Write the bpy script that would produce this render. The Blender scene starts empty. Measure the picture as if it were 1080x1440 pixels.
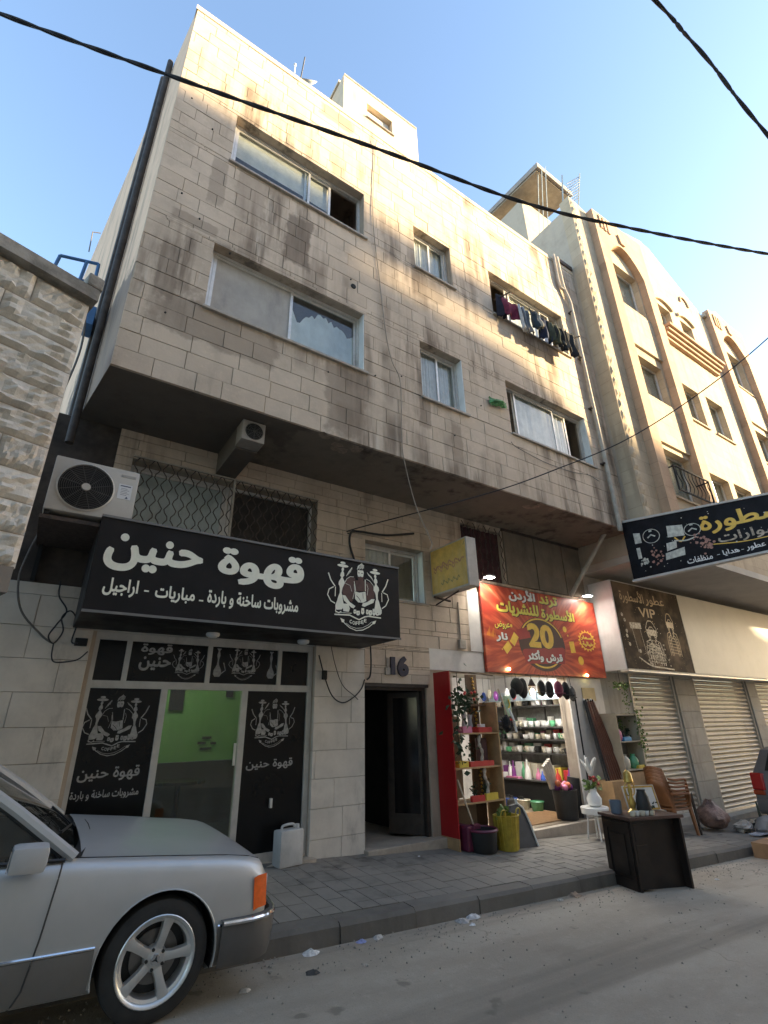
import bpy, bmesh, math, random
import numpy as np
from mathutils import Vector, Matrix, geometry
random.seed(11)
SC = bpy.context.scene
COL = SC.collection
R = math.radians
PI = math.pi

# ---------------------------------------------------------------- camera
# origin = the lens; X runs along the street, Y into the facades, Z up (road about 1.55 m below the lens)
cam = bpy.data.objects.new('camera', bpy.data.cameras.new('camera'))
COL.objects.link(cam)
SC.camera = cam
_yaw, _pitch, _roll = 0.597445, 0.402707, -0.018127
_f = Vector((math.sin(_yaw) * math.cos(_pitch), math.cos(_yaw) * math.cos(_pitch), math.sin(_pitch)))
_r = _f.cross(Vector((0, 0, 1))).normalized()
_u = _r.cross(_f)
_r2 = math.cos(_roll) * _r + math.sin(_roll) * _u
_u2 = -math.sin(_roll) * _r + math.cos(_roll) * _u
cam.matrix_world = Matrix(((_r2.x, _u2.x, -_f.x, 0), (_r2.y, _u2.y, -_f.y, 0), (_r2.z, _u2.z, -_f.z, 0), (0, 0, 0, 1)))
cam.data.sensor_fit = 'VERTICAL'
cam.data.sensor_height = 36.0
cam.data.lens = 36.0 * 700.95 / 1440.0
cam.data.clip_start = 0.05
cam.data.clip_end = 2000.0

# ---------------------------------------------------------------- sky, sun, exposure
SUN_EL, SUN_AZ = 13.0, 120.0           # azimuth clockwise from +Y (the sun stands low, down the street to the right)
world = bpy.data.worlds.new('World')
SC.world = world
world.use_nodes = True
_nt = world.node_tree
_sky = _nt.nodes.new('ShaderNodeTexSky')
_sky.sky_type = 'NISHITA'
_sky.sun_disc = False
_sky.sun_elevation = R(SUN_EL)
_sky.sun_rotation = R(SUN_AZ)
_sky.altitude = 800.0
_sky.air_density = 1.0
_sky.dust_density = 1.6
_sky.ozone_density = 1.1
_bg = _nt.nodes['Background']
_bg.inputs['Strength'].default_value = 0.15
_nt.links.new(_sky.outputs['Color'], _bg.inputs['Color'])
_sl = bpy.data.lights.new('sun', 'SUN')
_sl.energy = 5.0
_sl.angle = R(1.6)
_sl.color = (1.0, 0.78, 0.46)
sun = bpy.data.objects.new('sun', _sl)
COL.objects.link(sun)
_sd = Vector((math.cos(R(SUN_EL)) * math.sin(R(SUN_AZ)), math.cos(R(SUN_EL)) * math.cos(R(SUN_AZ)), math.sin(R(SUN_EL))))
sun.rotation_euler = _sd.to_track_quat('Z', 'Y').to_euler()
sun.location = (30, -20, 30)
SC.view_settings.view_transform = 'Standard'
SC.view_settings.look = 'None'
SC.view_settings.gamma = 1.0
SC.view_settings.exposure = 2.17
SC.view_settings.use_curve_mapping = False
SC.render.engine = 'CYCLES'
SC.cycles.max_bounces = 8
SC.cycles.diffuse_bounces = 4
SC.cycles.glossy_bounces = 4
SC.cycles.transparent_max_bounces = 10
SC.cycles.sample_clamp_indirect = 4.0
SC.cycles.use_denoising = True

# ---------------------------------------------------------------- materials
MATS = {}
def _mix(nt, a, b, fac, blend='MIX'):
    n = nt.nodes.new('ShaderNodeMix'); n.data_type = 'RGBA'; n.blend_type = blend
    for s, v in ((n.inputs[0], fac), (n.inputs[6], a), (n.inputs[7], b)):
        if hasattr(v, 'is_output'): nt.links.new(v, s)
        elif isinstance(v, (int, float)): s.default_value = v
        else: s.default_value = (v[0], v[1], v[2], 1)
    return n.outputs[2]
def _math(nt, op, a, b=0.0, c=None, clamp=False):
    n = nt.nodes.new('ShaderNodeMath'); n.operation = op; n.use_clamp = clamp
    for s, v in zip(n.inputs, (a, b, c)):
        if v is None: continue
        if hasattr(v, 'is_output'): nt.links.new(v, s)
        else: s.default_value = v
    return n.outputs[0]
def _noise(nt, vec, scale, detail=4.0, rough=0.6):
    n = nt.nodes.new('ShaderNodeTexNoise'); n.inputs['Scale'].default_value = scale
    n.inputs['Detail'].default_value = detail; n.inputs['Roughness'].default_value = rough
    nt.links.new(vec, n.inputs['Vector'])
    return n.outputs[0]
def _scaled(nt, vec, s, off=(0, 0, 0)):
    n = nt.nodes.new('ShaderNodeMapping'); n.inputs['Scale'].default_value = s; n.inputs['Location'].default_value = off
    nt.links.new(vec, n.inputs['Vector'])
    return n.outputs[0]
def _ramp(nt, fac, lo, hi, a=0.0, b=1.0):
    n = nt.nodes.new('ShaderNodeMapRange'); n.interpolation_type = 'SMOOTHSTEP'
    nt.links.new(fac, n.inputs[0])
    for i, v in enumerate((lo, hi, a, b)): n.inputs[i + 1].default_value = v
    return n.outputs[0]
def _start(name):
    m = bpy.data.materials.new(name); m.use_nodes = True
    nt = m.node_tree; bsdf = nt.nodes['Principled BSDF']
    pos = nt.nodes.new('ShaderNodeNewGeometry')
    return m, nt, bsdf, pos
def _bump(nt, bsdf, h, strength, dist):
    b = nt.nodes.new('ShaderNodeBump'); b.inputs['Strength'].default_value = strength; b.inputs['Distance'].default_value = dist
    nt.links.new(h, b.inputs['Height']); nt.links.new(b.outputs[0], bsdf.inputs['Normal'])
def mat(name, col, rough=0.7, var=0.12, scale=6.0, metal=0.0, bump=0.0, bdist=0.004, rvar=0.0, coat=0.0, local=False, dirt=None, spec=None):
    """plain procedural paint / plastic / wood: base colour broken by two noises, optional relief"""
    if name in MATS: return MATS[name]
    m, nt, bsdf, g = _start(name)
    vec = g.outputs['Position']
    if local:
        tc = nt.nodes.new('ShaderNodeTexCoord'); vec = tc.outputs['Object']
    n1 = _noise(nt, vec, scale, 5, 0.65)
    f = _ramp(nt, n1, 0.3, 0.7)
    c = _mix(nt, [x * (1 - var) for x in col], [min(1, x * (1 + var)) for x in col], f)
    if dirt:
        n2 = _noise(nt, _scaled(nt, vec, (1.0, 1.0, 0.35)), dirt[1], 6, 0.7)
        c = _mix(nt, c, dirt[0], _ramp(nt, n2, dirt[2], dirt[3], 0, dirt[4]))
    nt.links.new(c, bsdf.inputs['Base Color'])
    bsdf.inputs['Metallic'].default_value = metal
    bsdf.inputs['Coat Weight'].default_value = coat
    bsdf.inputs['Coat Roughness'].default_value = 0.08
    if spec is not None: bsdf.inputs['Specular IOR Level'].default_value = spec
    if rvar:
        nt.links.new(_ramp(nt, _noise(nt, vec, scale * 1.7, 4), 0.3, 0.7, max(0.02, rough - rvar), min(1, rough + rvar)), bsdf.inputs['Roughness'])
    else: bsdf.inputs['Roughness'].default_value = rough
    if bump: _bump(nt, bsdf, _noise(nt, vec, scale * 4, 6, 0.7), bump, bdist)
    MATS[name] = m
    return m
def emit(name, col, strength):
    if name in MATS: return MATS[name]
    m, nt, bsdf, g = _start(name)
    bsdf.inputs['Base Color'].default_value = (*col, 1); bsdf.inputs['Emission Color'].default_value = (*col, 1)
    f = _ramp(nt, _noise(nt, g.outputs['Position'], 20), 0.2, 0.8, strength * 0.92, strength)
    nt.links.new(f, bsdf.inputs['Emission Strength'])
    MATS[name] = m
    return m
def glass(name, tint=(0.75, 0.8, 0.8), base=0.06, ior=1.6, wob=0.15):
    """a window pane: Fresnel mirror over a see-through, slightly dirty body"""
    if name in MATS: return MATS[name]
    m, nt, bsdf, g = _start(name)
    out = nt.nodes['Material Output']
    tr = nt.nodes.new('ShaderNodeBsdfTransparent'); tr.inputs[0].default_value = (*tint, 1)
    gl = nt.nodes.new('ShaderNodeBsdfGlossy'); gl.inputs['Roughness'].default_value = 0.03; gl.inputs[0].default_value = (0.95, 0.97, 1, 1)
    df = nt.nodes.new('ShaderNodeBsdfDiffuse'); df.inputs[0].default_value = (0.35, 0.34, 0.31, 1)
    bp = nt.nodes.new('ShaderNodeBump'); bp.inputs['Strength'].default_value = wob; bp.inputs['Distance'].default_value = 0.02
    nt.links.new(_noise(nt, g.outputs['Position'], 1.7, 1), bp.inputs['Height']); nt.links.new(bp.outputs[0], gl.inputs['Normal'])
    lw = nt.nodes.new('ShaderNodeLayerWeight'); lw.inputs[0].default_value = 0.5
    f0 = ((ior - 1) / (ior + 1)) ** 2
    fr = _math(nt, 'MULTIPLY_ADD', _math(nt, 'POWER', lw.outputs['Facing'], 5.0), 1 - f0, f0)      # Schlick, the same from both sides
    m1 = nt.nodes.new('ShaderNodeMixShader'); m2 = nt.nodes.new('ShaderNodeMixShader')
    d = _ramp(nt, _noise(nt, _scaled(nt, g.outputs['Position'], (1, 1, 0.4)), 3, 6, 0.7), 0.35, 0.8, 0.0, base * 3)
    nt.links.new(d, m1.inputs[0]); nt.links.new(tr.outputs[0], m1.inputs[1]); nt.links.new(df.outputs[0], m1.inputs[2])
    nt.links.new(fr, m2.inputs[0]); nt.links.new(m1.outputs[0], m2.inputs[1]); nt.links.new(gl.outputs[0], m2.inputs[2])
    nt.links.new(m2.outputs[0], out.inputs[0])
    MATS[name] = m
    return m
def stone(name, a, b, stain=(0.10, 0.085, 0.07), amount=0.75, patches=(), joint_vary=0.16, lo=0.52, hi=0.74, white=0.0, axis='x', bump=0.35, grid=None):
    """weathered cut limestone: every block its own tone, rain streaks, blotches, pitted face"""
    if name in MATS: return MATS[name]
    m, nt, bsdf, g = _start(name)
    pos = g.outputs['Position']
    oi = nt.nodes.new('ShaderNodeObjectInfo')
    rnd = _math(nt, 'FRACT', _math(nt, 'ADD', oi.outputs['Random'], _math(nt, 'MULTIPLY', g.outputs['Random Per Island'], 7.31)))
    c = _mix(nt, a, b, rnd)
    n1 = _noise(nt, pos, 2.2, 6, 0.65)
    c = _mix(nt, c, [x * 0.72 for x in a], _ramp(nt, n1, 0.42, 0.72, 0, 0.55))
    n1b = _noise(nt, pos, 14, 5, 0.7)
    c = _mix(nt, c, [min(1, x * 1.18) for x in b], _ramp(nt, n1b, 0.5, 0.75, 0, 0.4))
    # narrow streaks that run down the face
    n2 = _noise(nt, _scaled(nt, pos, (4.2, 4.2, 0.42)), 1.0, 5, 0.6)
    n3 = _noise(nt, _scaled(nt, pos, (0.55, 0.55, 0.45), (3.1, 0, 1.7)), 1.0, 4, 0.6)
    s = _math(nt, 'MULTIPLY', _ramp(nt, n2, lo - 0.06, hi - 0.04), _ramp(nt, n3, 0.40, 0.62))
    if white:
        n4 = _noise(nt, _scaled(nt, pos, (6.0, 6.0, 0.5), (9, 2, 0)), 1.0, 4, 0.6)
        c = _mix(nt, c, (0.62, 0.58, 0.5), _math(nt, 'MULTIPLY', _ramp(nt, n4, 0.56, 0.72, 0, white), _ramp(nt, n3, 0.42, 0.66)))
    c = _mix(nt, c, stain, _math(nt, 'MULTIPLY', s, amount))
    sep = nt.nodes.new('ShaderNodeSeparateXYZ'); nt.links.new(pos, sep.inputs[0])
    if patches:
        wob = _noise(nt, pos, 3.0, 5, 0.6)
        for (px, pz, hw, hh, st) in patches:
            dx = _math(nt, 'DIVIDE', _math(nt, 'ABSOLUTE', _math(nt, 'SUBTRACT', sep.outputs[0], px)), hw)
            dz = _math(nt, 'DIVIDE', _math(nt, 'ABSOLUTE', _math(nt, 'SUBTRACT', sep.outputs[2], pz)), hh)
            d = _math(nt, 'ADD', _math(nt, 'MAXIMUM', dx, dz), _math(nt, 'MULTIPLY', _math(nt, 'SUBTRACT', wob, 0.5), 1.3))
            c = _mix(nt, c, stain, _ramp(nt, d, 0.85, 1.1, st, 0))
    if grid:       # far-off ashlar: courses and staggered joints too fine to model, each block its own tone
        gw_, gh_ = grid
        row = _math(nt, 'FLOOR', _math(nt, 'DIVIDE', sep.outputs[2], gh_))
        fz = _math(nt, 'FRACT', _math(nt, 'DIVIDE', sep.outputs[2], gh_))
        xx = _math(nt, 'ADD', _math(nt, 'DIVIDE', sep.outputs[0], gw_), _math(nt, 'MULTIPLY', row, 0.437))
        fx_ = _math(nt, 'FRACT', xx)
        ln = _math(nt, 'MAXIMUM', _math(nt, 'LESS_THAN', fz, 0.05), _math(nt, 'LESS_THAN', fx_, 0.03))
        wn = nt.nodes.new('ShaderNodeTexWhiteNoise'); wn.noise_dimensions = '2D'
        cb = nt.nodes.new('ShaderNodeCombineXYZ'); nt.links.new(_math(nt, 'FLOOR', xx), cb.inputs[0]); nt.links.new(row, cb.inputs[1]); nt.links.new(cb.outputs[0], wn.inputs['Vector'])
        c = _mix(nt, c, [x * 0.78 for x in a], _math(nt, 'MULTIPLY', wn.outputs['Value'], 0.6))
        c = _mix(nt, c, [x * 0.6 for x in a], _math(nt, 'MULTIPLY', ln, _ramp(nt, n1, 0.35, 0.6, 0.15, 0.75)))
    nt.links.new(c, bsdf.inputs['Base Color'])
    bsdf.inputs['Roughness'].default_value = 0.85
    bsdf.inputs['Specular IOR Level'].default_value = 0.25
    h = _math(nt, 'ADD', _noise(nt, pos, 35, 6, 0.7), _math(nt, 'MULTIPLY', _noise(nt, pos, 7, 3, 0.6), 1.2))
    _bump(nt, bsdf, h, bump, 0.006)
    MATS[name] = m
    return m

# ---------------------------------------------------------------- mesh helpers
class MB:
    """collects shapes; build() links them as ONE mesh object"""
    def __init__(s): s.v = []; s.f = []
    def add(s, vs, fs):
        o = len(s.v); s.v += [tuple(p) for p in vs]; s.f += [tuple(i + o for i in f) for f in fs]; return s
    def box(s, x0, x1, y0, y1, z0, z1):
        if x0 > x1: x0, x1 = x1, x0
        if y0 > y1: y0, y1 = y1, y0
        if z0 > z1: z0, z1 = z1, z0
        return s.add([(x0, y0, z0), (x1, y0, z0), (x1, y1, z0), (x0, y1, z0), (x0, y0, z1), (x1, y0, z1), (x1, y1, z1), (x0, y1, z1)],
                     [(0, 3, 2, 1), (4, 5, 6, 7), (0, 1, 5, 4), (1, 2, 6, 5), (2, 3, 7, 6), (3, 0, 4, 7)])
    def mbox(s, M, sx, sy, sz):
        o = MB().box(-sx / 2, sx / 2, -sy / 2, sy / 2, -sz / 2, sz / 2)
        return s.add([M @ Vector(p) for p in o.v], o.f)
    def rbox(s, x0, x1, y0, y1, z0, z1, b):
        """box with chamfered edges"""
        bm = bmesh.new(); t = MB().box(x0, x1, y0, y1, z0, z1)
        vs = [bm.verts.new(p) for p in t.v]
        for f in t.f: bm.faces.new([vs[i] for i in f])
        bmesh.ops.bevel(bm, geom=bm.edges[:], offset=b, segments=2, affect='EDGES', profile=0.6)
        bm.verts.index_update()
        s.add([v.co[:] for v in bm.verts], [[v.index for v in f.verts] for f in bm.faces]); bm.free(); return s
    def bar(s, p, q, w, h=None):
        p, q = Vector(p), Vector(q); d = q - p; L = d.length
        if L < 1e-6: return s
        M = Matrix.Translation((p + q) / 2) @ d.to_track_quat('Z', 'Y').to_matrix().to_4x4()
        return s.mbox(M, w, h or w, L)
    def cyl(s, p, q, r0, r1=None, n=12, cap=True):
        r1 = r0 if r1 is None else r1
        p, q = Vector(p), Vector(q); d = (q - p).normalized(); a = d.orthogonal().normalized(); b = d.cross(a)
        vs = []; fs = []
        for c, r in ((p, r0), (q, r1)):
            for i in range(n):
                t = 2 * PI * i / n; vs.append(c + (a * math.cos(t) + b * math.sin(t)) * r)
        for i in range(n): fs.append((i, (i + 1) % n, n + (i + 1) % n, n + i))
        if cap: fs += [tuple(range(n - 1, -1, -1)), tuple(range(n, 2 * n))]
        return s.add(vs, fs)
    def tube(s, pts, r, n=6, closed=False):
        pts = [Vector(p) for p in pts]; m = len(pts); vs = []; fs = []
        up = None
        for k, p in enumerate(pts):
            d = (pts[min(k + 1, m - 1)] - pts[max(k - 1, 0)])
            if closed: d = pts[(k + 1) % m] - pts[(k - 1) % m]
            d.normalize()
            if up is None: up = d.orthogonal().normalized()
            up = (up - d * up.dot(d)).normalized(); b = d.cross(up)
            rr = r[k] if isinstance(r, (list, tuple)) else r
            for i in range(n):
                t = 2 * PI * i / n; vs.append(p + (up * math.cos(t) + b * math.sin(t)) * rr)
        for k in range(m if closed else m - 1):
            for i in range(n):
                a0 = k * n + i; a1 = k * n + (i + 1) % n; c = ((k + 1) % m) * n
                fs.append((a0, a1, c + (i + 1) % n, c + i))
        if not closed: fs += [tuple(range(n - 1, -1, -1)), tuple((m - 1) * n + i for i in range(n))]
        return s.add(vs, fs)
    def lathe(s, prof, c=(0, 0, 0), n=20, M=None, loop=False):
        vs = []; fs = []; c = Vector(c)
        for r, z in prof:
            for i in range(n):
                t = 2 * PI * i / n; p = Vector((r * math.cos(t), r * math.sin(t), z)); vs.append((M @ p if M else p) + c)
        for k in range(len(prof) - 1):
            for i in range(n): fs.append((k * n + i, k * n + (i + 1) % n, (k + 1) * n + (i + 1) % n, (k + 1) * n + i))
        if loop: fs += [((len(prof) - 1) * n + i, (len(prof) - 1) * n + (i + 1) % n, (i + 1) % n, i) for i in range(n)]
        else: fs += [tuple(range(n - 1, -1, -1)), tuple((len(prof) - 1) * n + i for i in range(n))]
        return s.add(vs, fs)
    def ball(s, c, rx, ry=None, rz=None, n=12, m=8, jit=0.0):
        ry = ry or rx; rz = rz or rx; vs = [(c[0], c[1], c[2] - rz)]; fs = []
        for k in range(1, m):
            ph = -PI / 2 + PI * k / m
            for i in range(n):
                t = 2 * PI * i / n; j = 1 + random.uniform(-jit, jit)
                vs.append((c[0] + rx * j * math.cos(ph) * math.cos(t), c[1] + ry * j * math.cos(ph) * math.sin(t), c[2] + rz * j * math.sin(ph)))
        vs.append((c[0], c[1], c[2] + rz)); L = len(vs) - 1
        for i in range(n): fs.append((0, 1 + (i + 1) % n, 1 + i)); fs.append((L, L - n + i, L - n + (i + 1) % n))
        for k in range(m - 2):
            for i in range(n):
                a = 1 + k * n; fs.append((a + i, a + (i + 1) % n, a + n + (i + 1) % n, a + n + i))
        return s.add(vs, fs)
    def prism(s, poly, fn, d0, d1):
        """2-D polygon (u,v) swept from depth d0 to d1; fn(u,v,d) -> point"""
        n = len(poly)
        vs = [fn(u, v, d0) for u, v in poly] + [fn(u, v, d1) for u, v in poly]
        fs = [tuple(range(n - 1, -1, -1)), tuple(range(n, 2 * n))] + [(i, (i + 1) % n, n + (i + 1) % n, n + i) for i in range(n)]
        return s.add(vs, fs)
    def mesh(s, name, smooth=False, angle=None):
        me = bpy.data.meshes.new(name); me.from_pydata(s.v, [], s.f); me.update()
        bm = bmesh.new(); bm.from_mesh(me); bmesh.ops.recalc_face_normals(bm, faces=bm.faces[:])
        if smooth:
            for f in bm.faces: f.smooth = True
            if angle:
                for e in bm.edges:
                    if len(e.link_faces) == 2 and e.calc_face_angle(0) > R(angle): e.smooth = False
        bm.to_mesh(me); bm.free()
        return me
    def build(s, name, m, parent=None, smooth=False, angle=40):
        return link(name, s.mesh(name, smooth, angle), m, parent)
def link(name, me, m, parent=None):
    o = bpy.data.objects.new(name, me); COL.objects.link(o)
    if m is not None and not me.materials: me.materials.append(m)
    if parent is not None: o.parent = parent
    return o
def tag(o, label, cat=None, group=None, kind=None):
    if label: o['label'] = label
    if cat: o['category'] = cat
    if group: o['group'] = group
    if kind: o['kind'] = kind
    return o
def empty(name, label=None, cat=None, group=None, loc=None):
    o = bpy.data.objects.new(name, None); COL.objects.link(o); o.empty_display_size = 0.1
    if loc: o.location = loc
    if label: tag(o, label, cat, group)
    return o
def copy_tree(o, parent=None):
    c = o.copy(); COL.objects.link(c); c.parent = parent
    for ch in list(o.children): copy_tree(ch, c)
    return c
def bez(pts, n=10):
    """smooth line through points (Catmull-Rom)"""
    P = [Vector(p) for p in pts]; P = [P[0] * 2 - P[1]] + P + [P[-1] * 2 - P[-2]]; out = []
    for i in range(1, len(P) - 2):
        a, b, c, d = P[i - 1:i + 3]
        for k in range(n):
            t = k / n; out.append(0.5 * ((2 * b) + (c - a) * t + (2 * a - 5 * b + 4 * c - d) * t * t + (3 * b - a - 3 * c + d) * t ** 3))
    return out + [P[-2]]
def slab(mb, x0, x1, z0, z1, y0, y1, holes):
    """wall sheet with rectangular openings (only outer and reveal faces)"""
    xs = sorted({x0, x1, *[h[0] for h in holes], *[h[1] for h in holes]}); zs = sorted({z0, z1, *[h[2] for h in holes], *[h[3] for h in holes]})
    xs = [x for x in xs if x0 <= x <= x1]; zs = [z for z in zs if z0 <= z <= z1]
    def solid(i, j):
        if i < 0 or j < 0 or i >= len(xs) - 1 or j >= len(zs) - 1: return False
        cx, cz = (xs[i] + xs[i + 1]) / 2, (zs[j] + zs[j + 1]) / 2
        return not any(h[0] < cx < h[1] and h[2] < cz < h[3] for h in holes)
    for i in range(len(xs) - 1):
        for j in range(len(zs) - 1):
            if not solid(i, j): continue
            a, b, c, d = xs[i], xs[i + 1], zs[j], zs[j + 1]
            mb.add([(a, y0, c), (b, y0, c), (b, y0, d), (a, y0, d)], [(0, 1, 2, 3)]); mb.add([(a, y1, c), (b, y1, c), (b, y1, d), (a, y1, d)], [(3, 2, 1, 0)])
            if not solid(i - 1, j): mb.add([(a, y0, c), (a, y0, d), (a, y1, d), (a, y1, c)], [(0, 1, 2, 3)])
            if not solid(i + 1, j): mb.add([(b, y0, c), (b, y1, c), (b, y1, d), (b, y0, d)], [(0, 1, 2, 3)])
            if not solid(i, j - 1): mb.add([(a, y0, c), (a, y1, c), (b, y1, c), (b, y0, c)], [(0, 1, 2, 3)])
            if not solid(i, j + 1): mb.add([(a, y0, d), (b, y0, d), (b, y1, d), (a, y1, d)], [(0, 1, 2, 3)])

# ---------------------------------------------------------------- lettering (Arabic is shaped by hand: joined forms, right to left)
_AR = {}
for _c, _b, _n in [('ا', 0xFE8D, 2), ('أ', 0xFE83, 2), ('ب', 0xFE8F, 4), ('ة', 0xFE93, 2), ('ت', 0xFE95, 4), ('ث', 0xFE99, 4), ('ج', 0xFE9D, 4), ('ح', 0xFEA1, 4), ('خ', 0xFEA5, 4), ('د', 0xFEA9, 2), ('ر', 0xFEAD, 2), ('س', 0xFEB1, 4), ('ش', 0xFEB5, 4), ('ض', 0xFEBD, 4), ('ط', 0xFEC1, 4), ('ظ', 0xFEC5, 4), ('ع', 0xFEC9, 4), ('ف', 0xFED1, 4), ('ق', 0xFED5, 4), ('ك', 0xFED9, 4), ('ل', 0xFEDD, 4), ('م', 0xFEE1, 4), ('ن', 0xFEE5, 4), ('ه', 0xFEE9, 4), ('و', 0xFEED, 2), ('ي', 0xFEF1, 4)]:
    _AR[_c] = (_b, _n)
_LA = {'ا': 0xFEFB, 'أ': 0xFEF7}
def ar(s):
    out = []; i = 0
    while i < len(s):
        c = s[i]
        if c not in _AR: out.append(c); i += 1; continue
        prev = i > 0 and s[i - 1] in _AR and _AR[s[i - 1]][1] == 4
        if c == 'ل' and i + 1 < len(s) and s[i + 1] in _LA: out.append(chr(_LA[s[i + 1]] + (1 if prev else 0))); i += 2; continue
        b, n = _AR[c]; nx = n == 4 and i + 1 < len(s) and s[i + 1] in _AR
        out.append(chr(b + {(0, 0): 0, (1, 0): 1, (0, 1): 2, (1, 1): 3}[(int(prev), int(nx))])); i += 1
    import re
    return re.sub('[0-9A-Za-z]+', lambda m: m.group(0)[::-1], ''.join(reversed(out)))
_TX = {}
def outline(body, bold=0.0):
    """flat triangles of a line of type, all overlapping strokes merged; width and height normalised to a 0..1 box"""
    key = (body, bold)
    if key in _TX: return _TX[key]
    cu = bpy.data.curves.new('type', 'FONT'); cu.body = body; cu.resolution_u = 4
    o = bpy.data.objects.new('type', cu); COL.objects.link(o)
    dg = bpy.context.evaluated_depsgraph_get()
    c2 = o.evaluated_get(dg).to_curve(dg)
    loops = []
    for sp in c2.splines:
        L = []
        if sp.type == 'BEZIER':
            bp = sp.bezier_points; k = len(bp)
            for i in range(k):
                a, b = bp[i], bp[(i + 1) % k]
                if a.handle_right_type == 'VECTOR' and b.handle_left_type == 'VECTOR': L.append(a.co[:2])
                else: L += [p[:2] for p in geometry.interpolate_bezier(a.co, a.handle_right, b.handle_left, b.co, 5)[:-1]]
        else: L = [p.co[:2] for p in sp.points]
        Q = []
        for p in L:
            if not Q or (abs(p[0] - Q[-1][0]) + abs(p[1] - Q[-1][1])) > 1e-4: Q.append(tuple(p))
        if len(Q) > 2: loops.append(np.array(Q))
    o.evaluated_get(dg).to_curve_clear() if hasattr(o, 'to_curve_clear') else None
    bpy.data.objects.remove(o)
    area = sum(0.5 * np.sum(l[:, 0] * np.roll(l[:, 1], -1) - l[:, 1] * np.roll(l[:, 0], -1)) for l in loops)
    sg = 1.0 if area > 0 else -1.0
    if bold:
        for i, l in enumerate(loops):
            t = np.roll(l, -1, 0) - np.roll(l, 1, 0); t /= np.maximum(1e-9, np.linalg.norm(t, axis=1))[:, None]
            loops[i] = l + bold * sg * np.stack([t[:, 1], -t[:, 0]], 1)
    vs = []; es = []
    for l in loops:
        b = len(vs); vs += [Vector(p) for p in l]; es += [(b + i, b + (i + 1) % len(l)) for i in range(len(l))]
    r = geometry.delaunay_2d_cdt(vs, es, [], 0, 1e-5)
    V = np.array([p[:] for p in r[0]]); F = r[2]
    C = np.array([V[list(f)].mean(0) for f in F]); W = np.zeros(len(C))
    for l in loops:
        a = l; b = np.roll(l, -1, 0)
        for i in range(len(a)):
            up = (a[i, 1] <= C[:, 1]) & (b[i, 1] > C[:, 1]); dn = (a[i, 1] > C[:, 1]) & (b[i, 1] <= C[:, 1])
            cr = (b[i, 0] - a[i, 0]) * (C[:, 1] - a[i, 1]) - (C[:, 0] - a[i, 0]) * (b[i, 1] - a[i, 1])
            W += (up & (cr > 0)); W -= (dn & (cr < 0))
    F = [f for f, w in zip(F, W) if abs(w) > 0.5]
    mn, mx = V.min(0), V.max(0)
    res = ((V - mn) / (mx - mn), F, (mx - mn)[0] / (mx - mn)[1])
    _TX[key] = res
    return res
def plane_y(y):            # sign plane that faces the street
    return lambda u, v, d: (u, y - d, v)
def text(name, body, box, fn, m, parent, bold=0.02, d=0.004, shear=0.0, label=None):
    """type fitted into box = (u0, u1, v0, v1) of the plane fn"""
    V, F, _ = outline(ar(body), bold)
    u0, u1, v0, v1 = box
    pts = [fn(u0 + p[0] * (u1 - u0), v0 + p[1] * (v1 - v0) + shear * p[0], d) for p in V]
    me = bpy.data.meshes.new(name); me.from_pydata(pts, [], [tuple(f) for f in F]); me.update()
    o = link(name, me, m, parent)
    if label: o['label'] = label
    return o
class Art:
    """flat print: ribbons and polygons on a plane"""
    def __init__(s, fn): s.fn = fn; s.mb = MB(); s.k = 0
    def poly(s, pts, d):
        s.k += 1
        vs = [Vector((p[0], p[1], 0)) for p in pts]
        tri = geometry.tessellate_polygon([vs])
        s.mb.add([s.fn(p[0], p[1], d + s.k * 2e-5) for p in pts], tri); return s
    def line(s, pts, w, d, close=False):
        P = [Vector((p[0], p[1])) for p in pts]; s.k += 1; n = len(P); L = []; Rr = []
        for i, p in enumerate(P):
            t = (P[(i + 1) % n] - P[i - 1]) if close else (P[min(i + 1, n - 1)] - P[max(i - 1, 0)])
            t.normalize(); q = Vector((-t.y, t.x)) * ((w[i] if isinstance(w, (list, tuple)) else w) / 2)
            L.append(p + q); Rr.append(p - q)
        dd = d + s.k * 2e-5
        vs = [s.fn(p.x, p.y, dd) for p in L] + [s.fn(p.x, p.y, dd) for p in Rr]
        s.mb.add(vs, [(i, (i + 1) % n, n + (i + 1) % n, n + i) for i in range(n if close else n - 1)]); return s
    def disc(s, c, r, d, r2=None, n=24, jag=0.0):
        pts = [(c[0] + (r * (1 + (jag if i % 2 else -jag))) * math.cos(2 * PI * i / n), c[1] + ((r2 or r) * (1 + (jag if i % 2 else -jag))) * math.sin(2 * PI * i / n)) for i in range(n)]
        s.k += 1
        dd = d + s.k * 2e-5
        vs = [s.fn(c[0], c[1], dd)] + [s.fn(p[0], p[1], dd) for p in pts]
        s.mb.add(vs, [(0, 1 + i, 1 + (i + 1) % n) for i in range(n)]); return s
    def build(s, name, m, parent): return s.mb.build(name, m, parent)

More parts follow.
